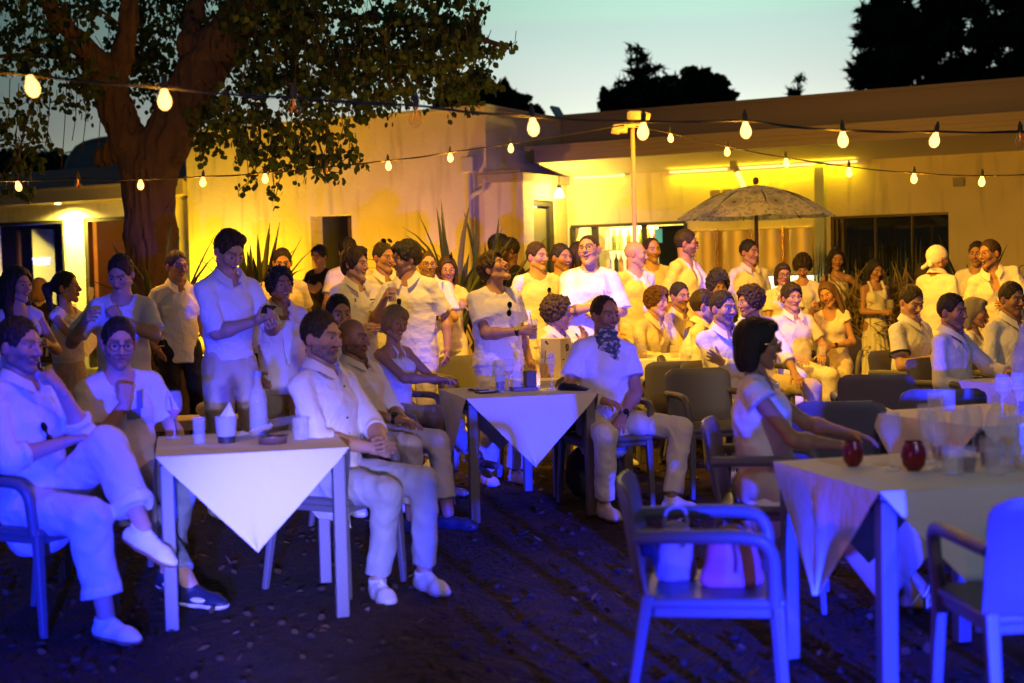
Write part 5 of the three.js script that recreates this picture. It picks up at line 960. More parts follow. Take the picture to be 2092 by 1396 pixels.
function clothGeo(w, drop, ph) {
  const P = [], I = [], h = w / 2, add = (grid) => { const b = P.length / 3, rows = grid.length, cols = grid[0].length; for (const r of grid) for (const p of r) P.push(...p); for (let j = 1; j < rows; j++) for (let i = 1; i < cols; i++) { const a = b + j * cols + i; I.push(a - cols - 1, a - 1, a - cols, a - cols, a - 1, a); } };
  const n = 16, topG = []; for (let j = 0; j <= n; j++) { const r = []; for (let i = 0; i <= n; i++) { const x = (i / n * 2 - 1) * h, z = (j / n * 2 - 1) * h; r.push([x, 0.006 + 0.003 * PN.noise(x * 5 + ph, z * 5, 2), z]); } topG.push(r); } add(topG);
  for (let k = 0; k < 4; k++) {
    const c = Math.round(Math.cos(k * Math.PI / 2)), s = Math.round(Math.sin(k * Math.PI / 2)), G2 = [];
    for (let j = 0; j <= n; j++) { const b = j / n, r = []; for (let i = 0; i <= n; i++) { const a = i / n * 2 - 1, x = a * h * (1 - b * 0.995), out = 0.010 * Math.min(1, b * 9) + 0.012 * Math.sin(a * 2.4 + k * 2 + ph) * b + 0.009 * PN.noise(a * 1.8 + ph, b * 1.6, k * 3) * Math.sqrt(b) + 0.02 * b * b, y = 0.006 * (1 - Math.min(1, b * 9)) - b * drop + 0.012 * PN.noise(a * 3 + ph, b * 2, 9) * b * (1 - b) * 2; const z = h + out + 0.005 * Math.exp(-((a / 0.035) ** 2)) * Math.min(1, b * 6); r.push([c * x + s * z, y, -s * x + c * z]); } G2.push(r); } add(G2);
  }
  const g = new THREE.BufferGeometry(); g.setAttribute('position', new THREE.Float32BufferAttribute(P, 3)); g.setIndex(I); g.computeVertexNormals();
  const uv = new Float32Array(P.length / 3 * 2); for (let i = 0; i < P.length / 3; i++) { uv[2 * i] = P[3 * i] * 2.2 + P[3 * i + 1]; uv[2 * i + 1] = P[3 * i + 2] * 2.2 + P[3 * i + 1]; } g.setAttribute('uv', new THREE.BufferAttribute(uv, 2)); return g;
}
let tableN = 0;
function table(label, clothLabel, c, yaw, w = 0.80, H = 0.745, drop = 0.42) {
  const o = thing('garden_table', label, 'table', [c.x, 0, c.z], yaw); const k = w / 2 - 0.035;
  mesh('tabletop', box(w, 0.025, w, 0, H - 0.014, 0, 0.006), M.table, o); mesh('apron', [box(w - 0.1, 0.05, 0.02, 0, H - 0.052, k), box(w - 0.1, 0.05, 0.02, 0, H - 0.052, -k), box(0.02, 0.05, w - 0.1, k, H - 0.052, 0), box(0.02, 0.05, w - 0.1, -k, H - 0.052, 0)], M.table, o);
  for (const [a, b] of [[k, k], [-k, k], [k, -k], [-k, -k]]) mesh('leg', box(0.058, H - 0.03, 0.058, a, (H - 0.03) / 2, b, 0.008), M.table, o);
  const t = mesh('tablecloth', clothGeo(w + 0.02, drop, tableN++ * 1.9), M.cloth); t.position.set(c.x, H + 0.001, c.z); t.rotation.y = yaw; tag(t, clothLabel, 'tablecloth');
  return { c, yaw, H: H + 0.009, p: (x, z) => V(x, 0, z).applyAxisAngle(V(0, 1, 0), yaw).add(V(c.x, H + 0.009, c.z)) };
}
const centreOf = (fl, dir, w) => { const e = dir.clone().setY(0).normalize(), b = V(e.z, 0, -e.x); return [fl.clone().setY(0).addScaledVector(e, w / 2).addScaledVector(b, w / 2), Math.atan2(-e.z, e.x)]; };
const H0 = 0.752;
const [c1, y1] = centreOf(G(322, 934, H0), G(709, 914, H0).sub(G(322, 934, H0)), 0.8), T1 = table('small square table in front of the bearded man in blue light', 'white cloth with big blue lit triangle hanging towards the camera at left', c1, y1);
const [c2, y2] = centreOf(G(955, 815, H0), G(1215, 803, H0).sub(G(955, 815, H0)), 0.8), T2 = table('square table in the middle beside the man with the neck scarf', 'white cloth with a blue stripe on the middle table', c2, y2, 0.8);
const e3 = G(1610, 950, H0).sub(G(1800, 1005, H0)).setY(0).normalize(), [c3, y3] = centreOf(G(1800, 1005, H0), V(-e3.z, 0, e3.x), 0.8), T3 = table('square table full of glasses at the lower right', 'white cloth hanging in a pink point at lower right', c3, y3);
const e4 = G(1807, 846, H0).sub(G(2003, 872, H0)).setY(0).normalize(), [c4, y4] = centreOf(G(2003, 872, H0), V(-e4.z, 0, e4.x), 0.8), T4 = table('second square table behind the glass filled one at right', 'white cloth under two wine glasses and a carafe at right', c4, y4);
const c5 = G(1985, 772, H0).setY(0).add(V(0.40, 0, 0.38)), T5 = table('third square table at the right edge near the bottle', 'white cloth in pink light at the right edge under the tall bottle', c5, y4);
const T6 = table('square table behind the middle table carrying the menu block', 'white cloth under the standing menu block', W(1140, 560, 10.1).setY(0), y2 + 0.03);
const T7 = table('table in warm light behind the neck scarf man', 'white cloth glowing in yellow light before the red haired curly man', W(1352, 560, 12.0).setY(0), 0.15, 0.9);
const T9 = table('service table in front of the barkeeper in black', 'white cloth on the service table of the barkeeper', W(625, 560, 17.3).setY(0), 0.2, 1.0, 0.92, 0.5);
const T8 = table('high table between the ponytail woman and the man hiding his mouth', 'beige cloth on the high table at far left', W(172, 575, 12.6).setY(0), 0.3, 0.6, 1.2, 0.35);
// glassware
const P2 = {
  wine: lathe([[0.001, 0], [0.034, 0.001], [0.034, 0.003], [0.006, 0.010], [0.0038, 0.02], [0.0038, 0.085], [0.010, 0.095], [0.034, 0.125], [0.039, 0.150], [0.036, 0.185], [0.030, 0.212]], 28),
  tumbler: lathe([[0.001, 0.004], [0.032, 0.004], [0.034, 0.0], [0.036, 0.02], [0.039, 0.10]], 24),
  flute: lathe([[0.001, 0], [0.030, 0.001], [0.005, 0.010], [0.0035, 0.09], [0.012, 0.105], [0.024, 0.16], [0.023, 0.22]], 24),
  tall: lathe([[0.001, 0.004], [0.028, 0.004], [0.030, 0.0], [0.031, 0.03], [0.034, 0.14]], 24),
  bottle: lathe([[0.001, 0.003], [0.036, 0], [0.039, 0.01], [0.039, 0.15], [0.032, 0.185], [0.016, 0.215], [0.014, 0.25]], 28),
  carafe: lathe([[0.001, 0.003], [0.045, 0], [0.050, 0.01], [0.050, 0.12], [0.040, 0.16], [0.018, 0.20], [0.016, 0.245], [0.022, 0.262]], 28),
  candle: lathe([[0.001, 0.002], [0.024, 0], [0.040, 0.02], [0.046, 0.05], [0.040, 0.085], [0.030, 0.098], [0.033, 0.105]], 24),
};
const liq = (c, r) => std(c, 0.1, r || {});
const LQ = { white: new THREE.MeshPhysicalMaterial({ color: lin(0.95, 0.85, 0.45), transmission: 0.9, thickness: 0, roughness: 0.05 }), pink: std([0.7, 0.12, 0.2], 0.15), red: std([0.12, 0.005, 0.01], 0.1), amber: std([0.5, 0.2, 0.03], 0.15), water: new THREE.MeshPhysicalMaterial({ color: lin(0.9, 0.95, 1), transmission: 1, thickness: 0, roughness: 0.02 }), cola: std([0.06, 0.02, 0.01], 0.1) };
const fill = { wine: [[[0.001, 0.098], [0.010, 0.098], [0.032, 0.126], [0.001, 0.127]]], tumbler: [[[0.001, 0.006], [0.030, 0.006], [0.0355, 0.055], [0.001, 0.055]]], flute: [[[0.001, 0.107], [0.011, 0.107], [0.0215, 0.155], [0.001, 0.155]]], tall: [[[0.001, 0.006], [0.027, 0.006], [0.0315, 0.10], [0.001, 0.10]]], bottle: [[[0.001, 0.006], [0.036, 0.006], [0.036, 0.07], [0.001, 0.07]]], carafe: [[[0.001, 0.006], [0.047, 0.006], [0.047, 0.09], [0.001, 0.09]]] };
const fillG = Object.fromEntries(Object.entries(fill).map(([k, v]) => [k, lathe(v[0], 24)]));
function glass(kind, p, label, what, o = {}) {
  const name = { wine: 'wine_glass', tumbler: 'drinking_glass', flute: 'flute_glass', tall: 'drinking_glass', bottle: 'water_bottle', carafe: 'glass_carafe' }[kind];
  const g = thing(name, label, { bottle: 'bottle', carafe: 'carafe' }[kind] || 'glass', p.toArray(), rr(0, 6), o.group);
  mesh('bowl', P2[kind], M.glass, g); if (what) mesh('drink', fillG[kind], LQ[what], g);
  if (o.straw) mesh('straw', tube([[0.012, 0.02, 0], [-0.02, 0.19, 0.01]], 0.003, 6), M.black, g);
  if (o.cap) mesh('cap', cyl(0.018, 0.018, 0.03, 0, 0.262, 0, 18), std(o.cap === true ? [0.3, 0.35, 0.6] : o.cap, 0.4), g);
  if (o.tilt) g.rotation.z = o.tilt; if (o.s) g.scale.setScalar(o.s); return g;
}
// table 1
glass('wine', T1.p(-0.33, -0.28), 'stemmed glass with pink drink and straw at the left corner of the blue table', 'pink', { straw: true, s: 1.05 });
glass('tall', T1.p(-0.22, -0.02), 'plain tumbler left of the napkin pot on the blue table', 'water', { s: .85 });
{ const p = T1.p(-0.10, 0.0), o = thing('napkin_pot', 'blue tumbler with dark foot and a folded white paper napkin standing in it', 'napkin pot', p.toArray());
  mesh('pot', lathe([[0.001, 0.03], [0.042, 0.03], [0.050, 0.12], [0.046, 0.12], [0.038, 0.034]], 24), std([0.42, 0.42, 0.48], 0.5), o); mesh('foot', cyl(0.040, 0.038, 0.034, 0, 0.017, 0, 24), M.dark, o);
  const nap = new THREE.BufferGeometry(); nap.setAttribute('position', new THREE.Float32BufferAttribute([-.040, .10, .0, .006, .11, .025, .020, .185, .004, .006, .11, .025, .042, .12, .0, .020, .185, .004, -.040, .10, 0, .020, .185, .004, .01, .11, -.022, .042, .12, 0, .01, .11, -.022, .020, .185, .004], 3)); nap.computeVertexNormals(); mesh('napkin', nap, M.white, o); }
{ const p = T1.p(0.02, -0.18), o = thing('napkin', 'white crumpled paper napkin lying behind the ashtray on the blue table', 'napkin', p.toArray(), 0.4); const g = new THREE.PlaneGeometry(0.20, 0.14, 8, 6); g.rotateX(-Math.PI / 2); const a = g.attributes.position; for (let i = 0; i < a.count; i++) a.setY(i, 0.012 + 0.05 * Math.abs(PN.noise(a.getX(i) * 14, 1, a.getZ(i) * 14)) + 0.05 * Math.max(0, a.getX(i) * 6)); g.computeVertexNormals(); mesh('sheet', g, M.white, o); }
{ const p = T1.p(0.10, 0.12), o = thing('ashtray', 'low brown round ashtray at the front of the blue table', 'ashtray', p.toArray()); mesh('dish', lathe([[0.001, 0.004], [0.05, 0.004], [0.062, 0.034], [0.067, 0.034], [0.063, 0.0], [0.001, 0.0]], 24), std([0.16, 0.09, 0.06], 0.25), o); for (const k of [0, 2.1, 4.2]) mesh('notch', placed(new THREE.CylinderGeometry(0.006, 0.006, 0.012, 8), [Math.cos(k) * 0.064, 0.034, Math.sin(k) * 0.064], [0, -k, Math.PI / 2]), M.dark, o); }
glass('bottle', T1.p(0.06, -0.26), 'clear water bottle with blue cap at the back of the blue table', 'water', { cap: true, s: 1.1 });
glass('tumbler', T1.p(0.235, 0.03), 'empty tumbler right of the ashtray, nearer the camera', null); glass('tumbler', T1.p(0.27, -0.10), 'empty tumbler just behind another tumbler near the bearded man', null, { s: 0.95 });
{ const p = T1.p(0.33, -0.28), o = thing('phone', 'dark phone lying under the forearm of the bearded man', 'phone', p.toArray(), 0.5); mesh('case', box(0.075, 0.009, 0.15, 0, 0.005, 0, 0.004), M.black, o); mesh('screen', box(0.068, 0.001, 0.142, 0, 0.0102, 0), std([0.01, 0.01, 0.012], 0.05), o); }
// table 2
for (const [x, z, r, l] of [[-0.22, -0.10, 0.3, 'dark phone lying on the left side of the middle table, farther one'], [-0.20, 0.08, -1.2, 'dark phone lying on the left side of the middle table, nearer one']]) { const o = thing('phone', l, 'phone', T2.p(x, z).toArray(), y2 + r); mesh('case', box(0.075, 0.009, 0.15, 0, 0.005, 0, 0.004), M.black, o); mesh('screen', box(0.068, 0.001, 0.142, 0, 0.0102, 0), std([0.01, 0.01, 0.012], 0.05), o); }
glass('wine', T2.p(-0.13, 0.10), 'big wine glass beside the phones on the middle table', null, { s: 0.95 }); glass('wine', T2.p(-0.03, -0.05), 'tall wine glass behind the dark candle box on the middle table', 'white', { s: 0.95 }); glass('flute', T2.p(0.22, 0.05), 'slim stemmed glass catching blue light on the right of the middle table', 'white', { s: 1.05 });
glass('tumbler', T2.p(-0.07, -0.12), 'brown filled tumbler between the wine glasses on the middle table', 'cola', { s: 0.9 });
{ const o = thing('menu_holder', 'dark square block with two pale cups on the middle table', 'holder', T2.p(0.05, 0.0).toArray(), y2); mesh('base', box(0.16, 0.02, 0.12, 0, 0.01, 0, 0.003), std([0.2, 0.17, 0.15], 0.6), o); mesh('dark_box', box(0.065, 0.10, 0.09, 0.042, 0.07, 0, 0.004), std([0.12, 0.09, 0.04], 0.5), o); mesh('cup', placed(P2.tumbler, [-0.04, 0.02, 0], [0, 0, 0], 0.95), M.glass, o); }
{ const o = thing('candle_glass', 'lit tea light in a clear glass near the middle of the middle table', 'candle', T2.p(0.13, -0.03).toArray()); mesh('bowl', P2.tumbler, M.glass, o); mesh('wax', cyl(0.026, 0.026, 0.02, 0, 0.018, 0, 18), M.white, o); mesh('flame', placed(new THREE.SphereGeometry(0.007, 10, 8), [0, 0.042, 0], [0, 0, 0], [0.7, 1.6, 0.7]), std([1, .7, .3], .5, { emissive: lin(1, 0.55, 0.12), emissiveIntensity: 12 }), o); const l = new THREE.PointLight(lin(1, 0.5, 0.1), 0.06); l.name = 'flame_light'; l.position.copy(T2.p(0.13, -0.03)).add(V(0, 0.042, 0)); scene.add(l); }
// menu block on table 6
{ const cv = document.createElement('canvas'); cv.width = 256; cv.height = 448; const x = cv.getContext('2d'), prep = (f) => { x.fillStyle = '#e8ddd2'; x.fillRect(0, 0, 256, 448); x.fillStyle = x.strokeStyle = '#4a3428'; f(); const t = new THREE.DataTexture(new Uint8Array(x.getImageData(0, 0, 256, 448).data), 256, 448); t.flipY = true; t.colorSpace = THREE.SRGBColorSpace; t.magFilter = THREE.LinearFilter; t.needsUpdate = true; return t; };
  const front = prep(() => { x.beginPath(); x.arc(70, 34, 16, 0, 6.3); x.fill(); x.beginPath(); x.arc(88, 54, 13, 0, 6.3); x.fill(); x.lineWidth = 9; x.beginPath(); x.moveTo(50, 240); x.bezierCurveTo(80, 200, 90, 260, 110, 225); x.bezierCurveTo(130, 190, 130, 260, 160, 190); x.stroke(); x.lineWidth = 4; x.beginPath(); x.moveTo(90, 262); x.lineTo(170, 258); x.stroke(); });
  const side = prep(() => { for (const [a, b, w] of [[110, 60, 90], [140, 300, 70]]) { x.fillRect(a, b, w, w); x.fillStyle = '#e8ddd2'; for (let i = 0; i < 5; i++) for (let j = 0; j < 5; j++) if ((i * 3 + j * 7) % 4 === 0) x.fillRect(a + i * w / 5, b + j * w / 5, w / 7, w / 7); x.fillStyle = '#4a3428'; } for (let i = 0; i < 6; i++) x.fillRect(120, 170 + i * 18, 60 - (i % 3) * 14, 5); x.fillRect(30, 235, 50, 16); });
  const o = thing('menu_block', 'standing cardboard menu block with small dark print on two sides', 'menu', T6.p(-0.06, 0.10).toArray(), -0.62);
  mesh('card', box(0.17, 0.27, 0.13, 0, 0.135, 0, 0.002), M.cloth, o); mesh('front_print', placed(new THREE.PlaneGeometry(0.165, 0.262), [0, 0.135, 0.0665]), std([1, 1, 1], 0.7, { map: front }), o); mesh('side_print', placed(new THREE.PlaneGeometry(0.125, 0.262), [0.0865, 0.135, 0], [0, Math.PI / 2, 0]), std([1, 1, 1], 0.7, { map: side }), o); o.rotation.y = -0.62; }
glass('tall', T6.p(-0.17, 0.16), 'tall glass with a straw left of the menu block', 'amber', { straw: true });
glass('wine', T6.p(0.12, 0.05), 'wine glass right of the menu block', null); glass('tumbler', T6.p(-0.3, -0.05), 'tumbler near the laughing man on the table behind', 'amber');
// table 7
for (const [x, z, k, w, l] of [[-0.2, 0.1, 'tumbler', 'white', 'tumbler on the left of the yellow glowing table'], [0.05, 0.18, 'tumbler', 'white', 'tumbler at the middle of the yellow glowing table'], [0.22, 0.0, 'tall', 'white', 'tall tumbler on the right of the yellow glowing table']]) glass(k, T7.p(x, z), l, w);
// table 3
glass('wine', T3.p(-0.13, -0.02), 'large empty wine glass standing alone in front of the red candle glasses', null, { s: 0.98 });
for (const [x, z, s, l] of [[-0.20, -0.17, 1, 'red glass candle holder farther back beside the lone wine glass'], [-0.06, 0.02, 1.15, 'big red glass candle holder right of the lone wine glass']]) { const o = thing('candle_holder', l, 'candle holder', T3.p(x, z).toArray()); mesh('bowl', P2.candle, M.red, o); mesh('wax', cyl(0.02, 0.02, 0.02, 0, 0.08, 0, 14), std([0.5, 0.1, 0.08], 0.5), o); o.scale.setScalar(s * 0.86); }
[['wine', 0.10, -0.12, null, 0.92, 'empty wine glass left in the row of three on the glass filled table'], ['wine', 0.19, -0.05, null, 0.95, 'wine glass in the middle of the crowded table catching blue dots'], ['wine', 0.30, -0.14, null, 0.95, 'wine glass at the back of the crowded table beside the clear bottle'], ['tumbler', 0.03, 0.16, 'water', 1.0, 'water tumbler at the front edge of the crowded table'], ['tumbler', 0.11, 0.12, 'red', 0.9, 'small tumbler of red drink at the front of the crowded table'], ['tumbler', 0.25, 0.05, 'red', 1.0, 'tumbler of deep red drink in the middle of the crowded table'], ['tall', 0.35, 0.06, null, 1.0, 'empty tall tumbler on the right of the crowded table'], ['tumbler', 0.20, -0.2, 'red', 0.9, 'small red tumbler at the back of the crowded table'], ['wine', 0.37, 0.22, null, 0.95, 'wine glass nearest the right front corner of the crowded table'], ['flute', 0.40, -0.02, null, 0.95, 'slim glass at the right end of the crowded table'], ['tumbler', 0.16, 0.22, null, 0.95, 'empty tumbler at the very front of the crowded table'], ['wine', 0.04, 0.04, null, 0.92, 'wine glass just right of the big red candle holder'], ['wine', 0.25, 0.16, 'white', 0.92, 'wine glass with a little white wine near the front of the crowded table'], ['flute', 0.14, -0.22, null, 0.95, 'slim glass at the back of the crowded table'], ['tumbler', 0.31, 0.16, 'white', 0.9, 'tumbler of pale drink at the right front of the crowded table']].forEach(([k, x, z, w, s, l]) => glass(k, T3.p(x - 0.02, z), l, w, { s }));
glass('bottle', T3.p(0.30, -0.02), 'clear bottle without cap among the wine glasses at lower right', 'water', { s: 1.0 });
// table 4 and 5
glass('wine', T4.p(-0.06, 0.16), 'left wine glass of the pair on the second right table', 'white', { s: 0.95 }); glass('wine', T4.p(0.07, 0.12), 'right wine glass of the pair on the second right table', 'white', { s: 0.95 });
glass('carafe', T4.p(0.30, 0.0), 'round shouldered glass carafe on the second right table', 'water', { s: 1.2 }); for (const [x, z, l] of [[0.16, 0.06, 'dark tumbler left of the carafe'], [0.25, 0.16, 'dark tumbler in front of the carafe']]) glass('tumbler', T4.p(x, z), l, 'cola');
glass('tumbler', T4.p(-0.16, -0.2), 'small tumbler at the back left of the second right table', null); glass('tumbler', T4.p(-0.05, -0.24), 'small tumbler at the back of the second right table', 'water');
glass('carafe', T5.p(-0.28, 0.02), 'tall clear bottle with blue glints on the third right table', 'water', { s: 1.35 }); glass('wine', T5.p(-0.14, 0.1), 'wine glass with red drink beside the tall clear bottle', 'red', { s: 1.25 }); glass('tumbler', T5.p(-0.22, 0.2), 'tumbler at the front of the third right table', 'amber');
// table 8 and 9
glass('flute', T8.p(0.05, 0), 'slim glass on the high table at far left', 'white', { s: 1.1 }); glass('tumbler', T8.p(-0.12, 0.1), 'tumbler on the high table at far left', null);
{ const o = thing('ice_bucket', 'shiny steel ice bucket on the service table of the barkeeper', 'bucket', T9.p(-0.28, -0.1).toArray()); mesh('bucket', lathe([[0.001, 0.01], [0.07, 0.0], [0.10, 0.17], [0.105, 0.175], [0.095, 0.17], [0.066, 0.012]], 24), M.steel, o); for (const k of [1, -1]) mesh('handle', placed(new THREE.TorusGeometry(0.022, 0.005, 6, 16), [k * 0.105, 0.13, 0], [0, 0, 0]), M.steel, o); for (let i = 0; i < 2; i++) { const b = mesh('bottle_neck', cyl(0.014, 0.03, 0.2, i * 0.05 - 0.02, 0.2, 0.01, 12), std([0.05, 0.07, 0.02], 0.15), o); b.rotation.z = 0.2 - i * 0.4; } }
for (let i = 0; i < 5; i++) glass('tumbler', T9.p(-0.4 + i * 0.16, 0.3 - (i % 2) * 0.1), ['leftmost of five clean tumblers on the service table of the barkeeper', 'second clean tumbler from the left on the service table of the barkeeper', 'middle one of five clean tumblers on the service table of the barkeeper', 'second clean tumbler from the right on the service table of the barkeeper', 'rightmost of five clean tumblers on the service table of the barkeeper'][i], null);
// chairs that nobody sits on
const chairAt = (label, u, v, Z, yawDeg, armed = true) => { const p = W(u, v, Z); return chair(label, p.x, p.z, yawDeg * D2R, armed); };
const CH0 = chairAt('empty blue lit armchair with two handbags on its seat, front right', 1452, 900, 4.62, 82);
chairAt('solid blue armchair with its back to the camera, lower right corner', 2100, 1000, 4.35, 184);
chairAt('empty armchair with a blue strip on its back, behind the front right woman', 1712, 800, 7.35, 168);
chairAt('empty armchair with broken blue shadow pattern on its back', 1783, 760, 9.0, 170); chairAt('empty bright blue armchair beside the two wine glasses', 1905, 780, 7.9, 176);
chairAt('empty grey armchair facing the camera in front of the man with crossed arms', 1452, 760, 9.35, 12); chairAt('dark yellow armchair back in front of the glowing table', 1368, 740, 10.7, 184); chairAt('dark armchair to the left of the laughing man with thrown back head', 968, 700, 11.5, 25);
chairAt('armchair partly cut by the right edge behind the solid blue one', 2165, 960, 5.6, 215);
// handbags on the empty chair
const bagG = (() => { const mk = (w, h, d) => { const F = new Field(0.03); F.sect(V(0, 0.02, 0), V(0, h, 0), V(1, 0, 0), V(0, 0, 1), [w / 2, d / 2], [w / 2 * 0.72, d / 2 * 0.6]); F.warp = (x, y, z) => 0.006 * PN.noise(x * 22, y * 16, z * 22) + 0.004 * Math.sin(x * 60) * Math.max(0, y / h); F.post.push((x, y) => -y); return F.mesh(0.009); }; return [mk(0.15, 0.17, 0.09), mk(0.21, 0.155, 0.11)]; })();
{ const put = (x, z, y = 0.462) => CH0.localToWorld(V(x, y, z)); CH0.updateMatrixWorld(true);
  const a = thing('handbag', 'pale lilac upright handbag standing against the chair back', 'handbag', put(0.06, -0.12).toArray(), 0.35); mesh('bag_body', bagG[0], std([0.44, 0.26, 0.36], 0.6), a); mesh('handle', tube([[-0.045, 0.16, 0], [-0.03, 0.235, 0], [0.03, 0.235, 0], [0.045, 0.16, 0]], 0.006, 6), std([0.5, 0.38, 0.48], 0.5), a); mesh('clasp', box(0.02, 0.012, 0.012, 0, 0.12, 0.045, 0.003), M.gold, a);
  const b = thing('handbag', 'rounded pink gathered handbag on the chair seat', 'handbag', put(-0.02, 0.06).toArray(), 0.1); mesh('bag_body', bagG[1], std([0.46, 0.12, 0.19], 0.55), b); mesh('handle', [tube([[-0.06, 0.14, 0.01], [-0.04, 0.19, 0.02], [0.03, 0.19, 0.02], [0.05, 0.14, 0.01]], 0.006, 6), tube([[0.0, 0.15, 0.05], [0.005, 0.09, 0.062], [0.0, 0.05, 0.06]], 0.005, 6)], std([0.2, 0.08, 0.10], 0.5), b);
  const s = thing('scarf', 'dark fringed scarf hanging over the lower backrest of the handbag chair', 'scarf', put(0, -0.205, 0.60).toArray(), CH0.rotation.y); mesh('cloth', placed(new RoundedBoxGeometry(0.30, 0.05, 0.05, 2, 0.02), [0, 0, -0.005]), std([0.03, 0.03, 0.07], 0.8), s); for (let i = 0; i < 9; i++) mesh('tassel', tube([[-0.13 + i * 0.032, -0.01, 0.015], [-0.13 + i * 0.032 + rr(-.006, .006), -0.05 - rnd() * 0.03, 0.026]], 0.005, 5), std([0.03, 0.03, 0.07], 0.8), s); }
// bench with a knotted bag behind the glasses wearer
{ const p = W(425, 600, 10.6), o = thing('low_bench', 'pale low bench behind the seated man with glasses', 'bench', [p.x, 0, p.z], 0.1); mesh('seat', box(0.9, 0.08, 0.42, 0, 0.43, 0, 0.015), std([0.7, 0.62, 0.45], 0.6), o); for (const x of [-0.4, 0.4]) for (const z of [-0.16, 0.16]) mesh('leg', box(0.05, 0.39, 0.05, x, 0.195, z, 0.005), M.table, o);
  const b = thing('cloth_bag', 'knotted pale cloth bag lying on the low bench', 'bag', [p.x + 0.02, 0.472, p.z + 0.05], 0.4), F = new Field(0.04); F.ell(V(0, 0.06, 0), 0.13, 0.07, 0.09); F.ell(V(0.02, 0.13, 0), 0.05, 0.05, 0.045); F.warp = (x, y, z) => 0.010 * PN.noise(x * 25, y * 25, z * 18); mesh('bag_body', F.mesh(0.010), std([0.74, 0.62, 0.36], 0.85), b); mesh('tie', tube([[0.02, 0.16, 0], [0.05, 0.21, 0.01], [0.09, 0.19, 0.02]], 0.012, 6), std([0.74, 0.62, 0.36], 0.85), b); }
// rucksack under the neck scarf man's chair
{ const p = W(1195, 900, 9.3), o = thing('rucksack', 'dark slumped rucksack on the ground behind the middle table leg', 'bag', [p.x, 0, p.z], 0.3), F = new Field(0.04); F.ell(V(0, 0.17, 0), 0.14, 0.18, 0.10); F.ell(V(0, 0.12, 0.09), 0.10, 0.09, 0.04); F.warp = (x, y, z) => 0.008 * PN.noise(x * 22, y * 22, z * 20); mesh('bag_body', F.mesh(0.012), std([0.05, 0.04, 0.05], 0.8), o); mesh('strap', tube([[0.06, 0.32, 0], [0.16, 0.26, 0.02], [0.15, 0.10, 0.03]], 0.012, 6), M.black, o); }
// ------------------------------------------------------------------ the guests
const open = (d, color = 'white', x = {}) => ({ kind: 'shirt', color, collar: true, open: d, ...x });
const polo = (x = {}) => ({ kind: 'polo', collar: true, open: 0.10, sleeve: 0.66, ...x });
const tee = (x = {}) => ({ kind: 'tee', sleeve: 0.66, loose: 1.25, ...x });
const sitChair = l => l;
// front rows, seated
person({ label: 'seated man at far left in white shirt, fist over his mouth, legs crossed', near: true, at: [40, 708, 6.25], sit: true, yaw: 62, head: [68, 2, 0], lean: [-6, 0], skin: 'fair', hair: ['short', 'dark'], beard: 0.75, top: open(0.14, 'white', { sleeve: 1.35, shades: [-0.02, 0.12, 0.3] }), bottom: { kind: 'trousers', wide: 1.3, turn: true, cuff: 0.22, color: 'offwhite' }, armR: { like: 'lap', w: [-.02, -.30, .20], hint: [.8, -.6, -.2] }, armL: { like: 'mouth', w: [.03, -.07, .20] }, footR: [-0.10, 0.09, 0.50], footL: [0.0, 0.46, 0.63, 0.05], footPitch: [25, 0], lace: true, shoeC: 'white', soleC: 'gum', chairLabel: 'blue lit armchair under the man with crossed legs at far left' });
person({ label: 'seated man in glasses and white tee resting his chin on his hand', near: true, at: [242, 704, 6.95], sit: true, yaw: 34, head: [24, 6, 2], lean: [10, -3], skin: 'fair', hair: ['short', 'black'], beard: 0.7, glasses: true, top: tee({ print: [[0.05, 0.05, 0.03, 0.09], [0.02, -0.02, 0.07, 0.05]] }), bottom: { kind: 'trousers', color: 'blue', cuff: 0.2 }, armR: 'chin', armL: { like: 'lap', w: [.16, -.46, .26] }, footL: [0.10, 0.085, 0.30], footR: [0.06, 0.09, 0.72, 0.02], footYaw: [10, 30], patch: true, shoeC: 'navy', soleC: 'white', chairLabel: 'armchair of the man resting his chin, left of the blue table' });
person({ label: 'bearded man in pale blue lit shirt seated with hands clasped beside the white triangle', near: true, at: [657, 690, 6.85], sit: true, yaw: 58, head: [60, 2, 0], lean: [-5, 0], skin: 'fair', hair: ['short', 'dark'], beard: 0.9, top: open(0.06, 'white', { sleeve: 1.25, hem: 0.10, buttons: true }), bottom: { kind: 'trousers', color: 'grey', wide: 1.0 }, armR: { like: 'clasp', w: [.02, -.41, .27] }, armL: { like: 'clasp', w: [.03, -.39, .30] }, footR: [-0.10, 0.085, 0.34], footL: [0.13, 0.085, 0.44], footYaw: [-25, -38], lace: true, chairLabel: 'blue lit armchair of the bearded man behind the blue table' });
person({ label: 'bald dark skinned man reclining behind the bearded man, bracelet on his wrist', near: true, at: [722, 692, 8.55], sit: true, yaw: 55, head: [66, 2, 0], lean: [-9, 0], skin: 'olive', hair: ['rim', 'black'], beard: 0.8, top: open(0.12, 'white', { sleeve: 1.1 }), bottom: { kind: 'trousers', cuff: 0.22, color: 'lilac' }, armR: { like: 'knee', w: [.10, -.42, .36] }, armL: 'lap', watch: 'R', footL: [0.13, 0.085, 0.52], footR: [-0.06, 0.085, 0.40], shoe: 'low', shoeC: 'navy', soleC: 'navy', chairLabel: 'blue armchair of the reclining bald man' });
person({ label: 'dark haired man mostly hidden behind the reclining bald man', at: [692, 642, 9.4], sit: true, yaw: 30, head: [25, 5, 0], hair: ['short', 'black'], top: tee(), chairLabel: 'hidden armchair behind the reclining bald man' });
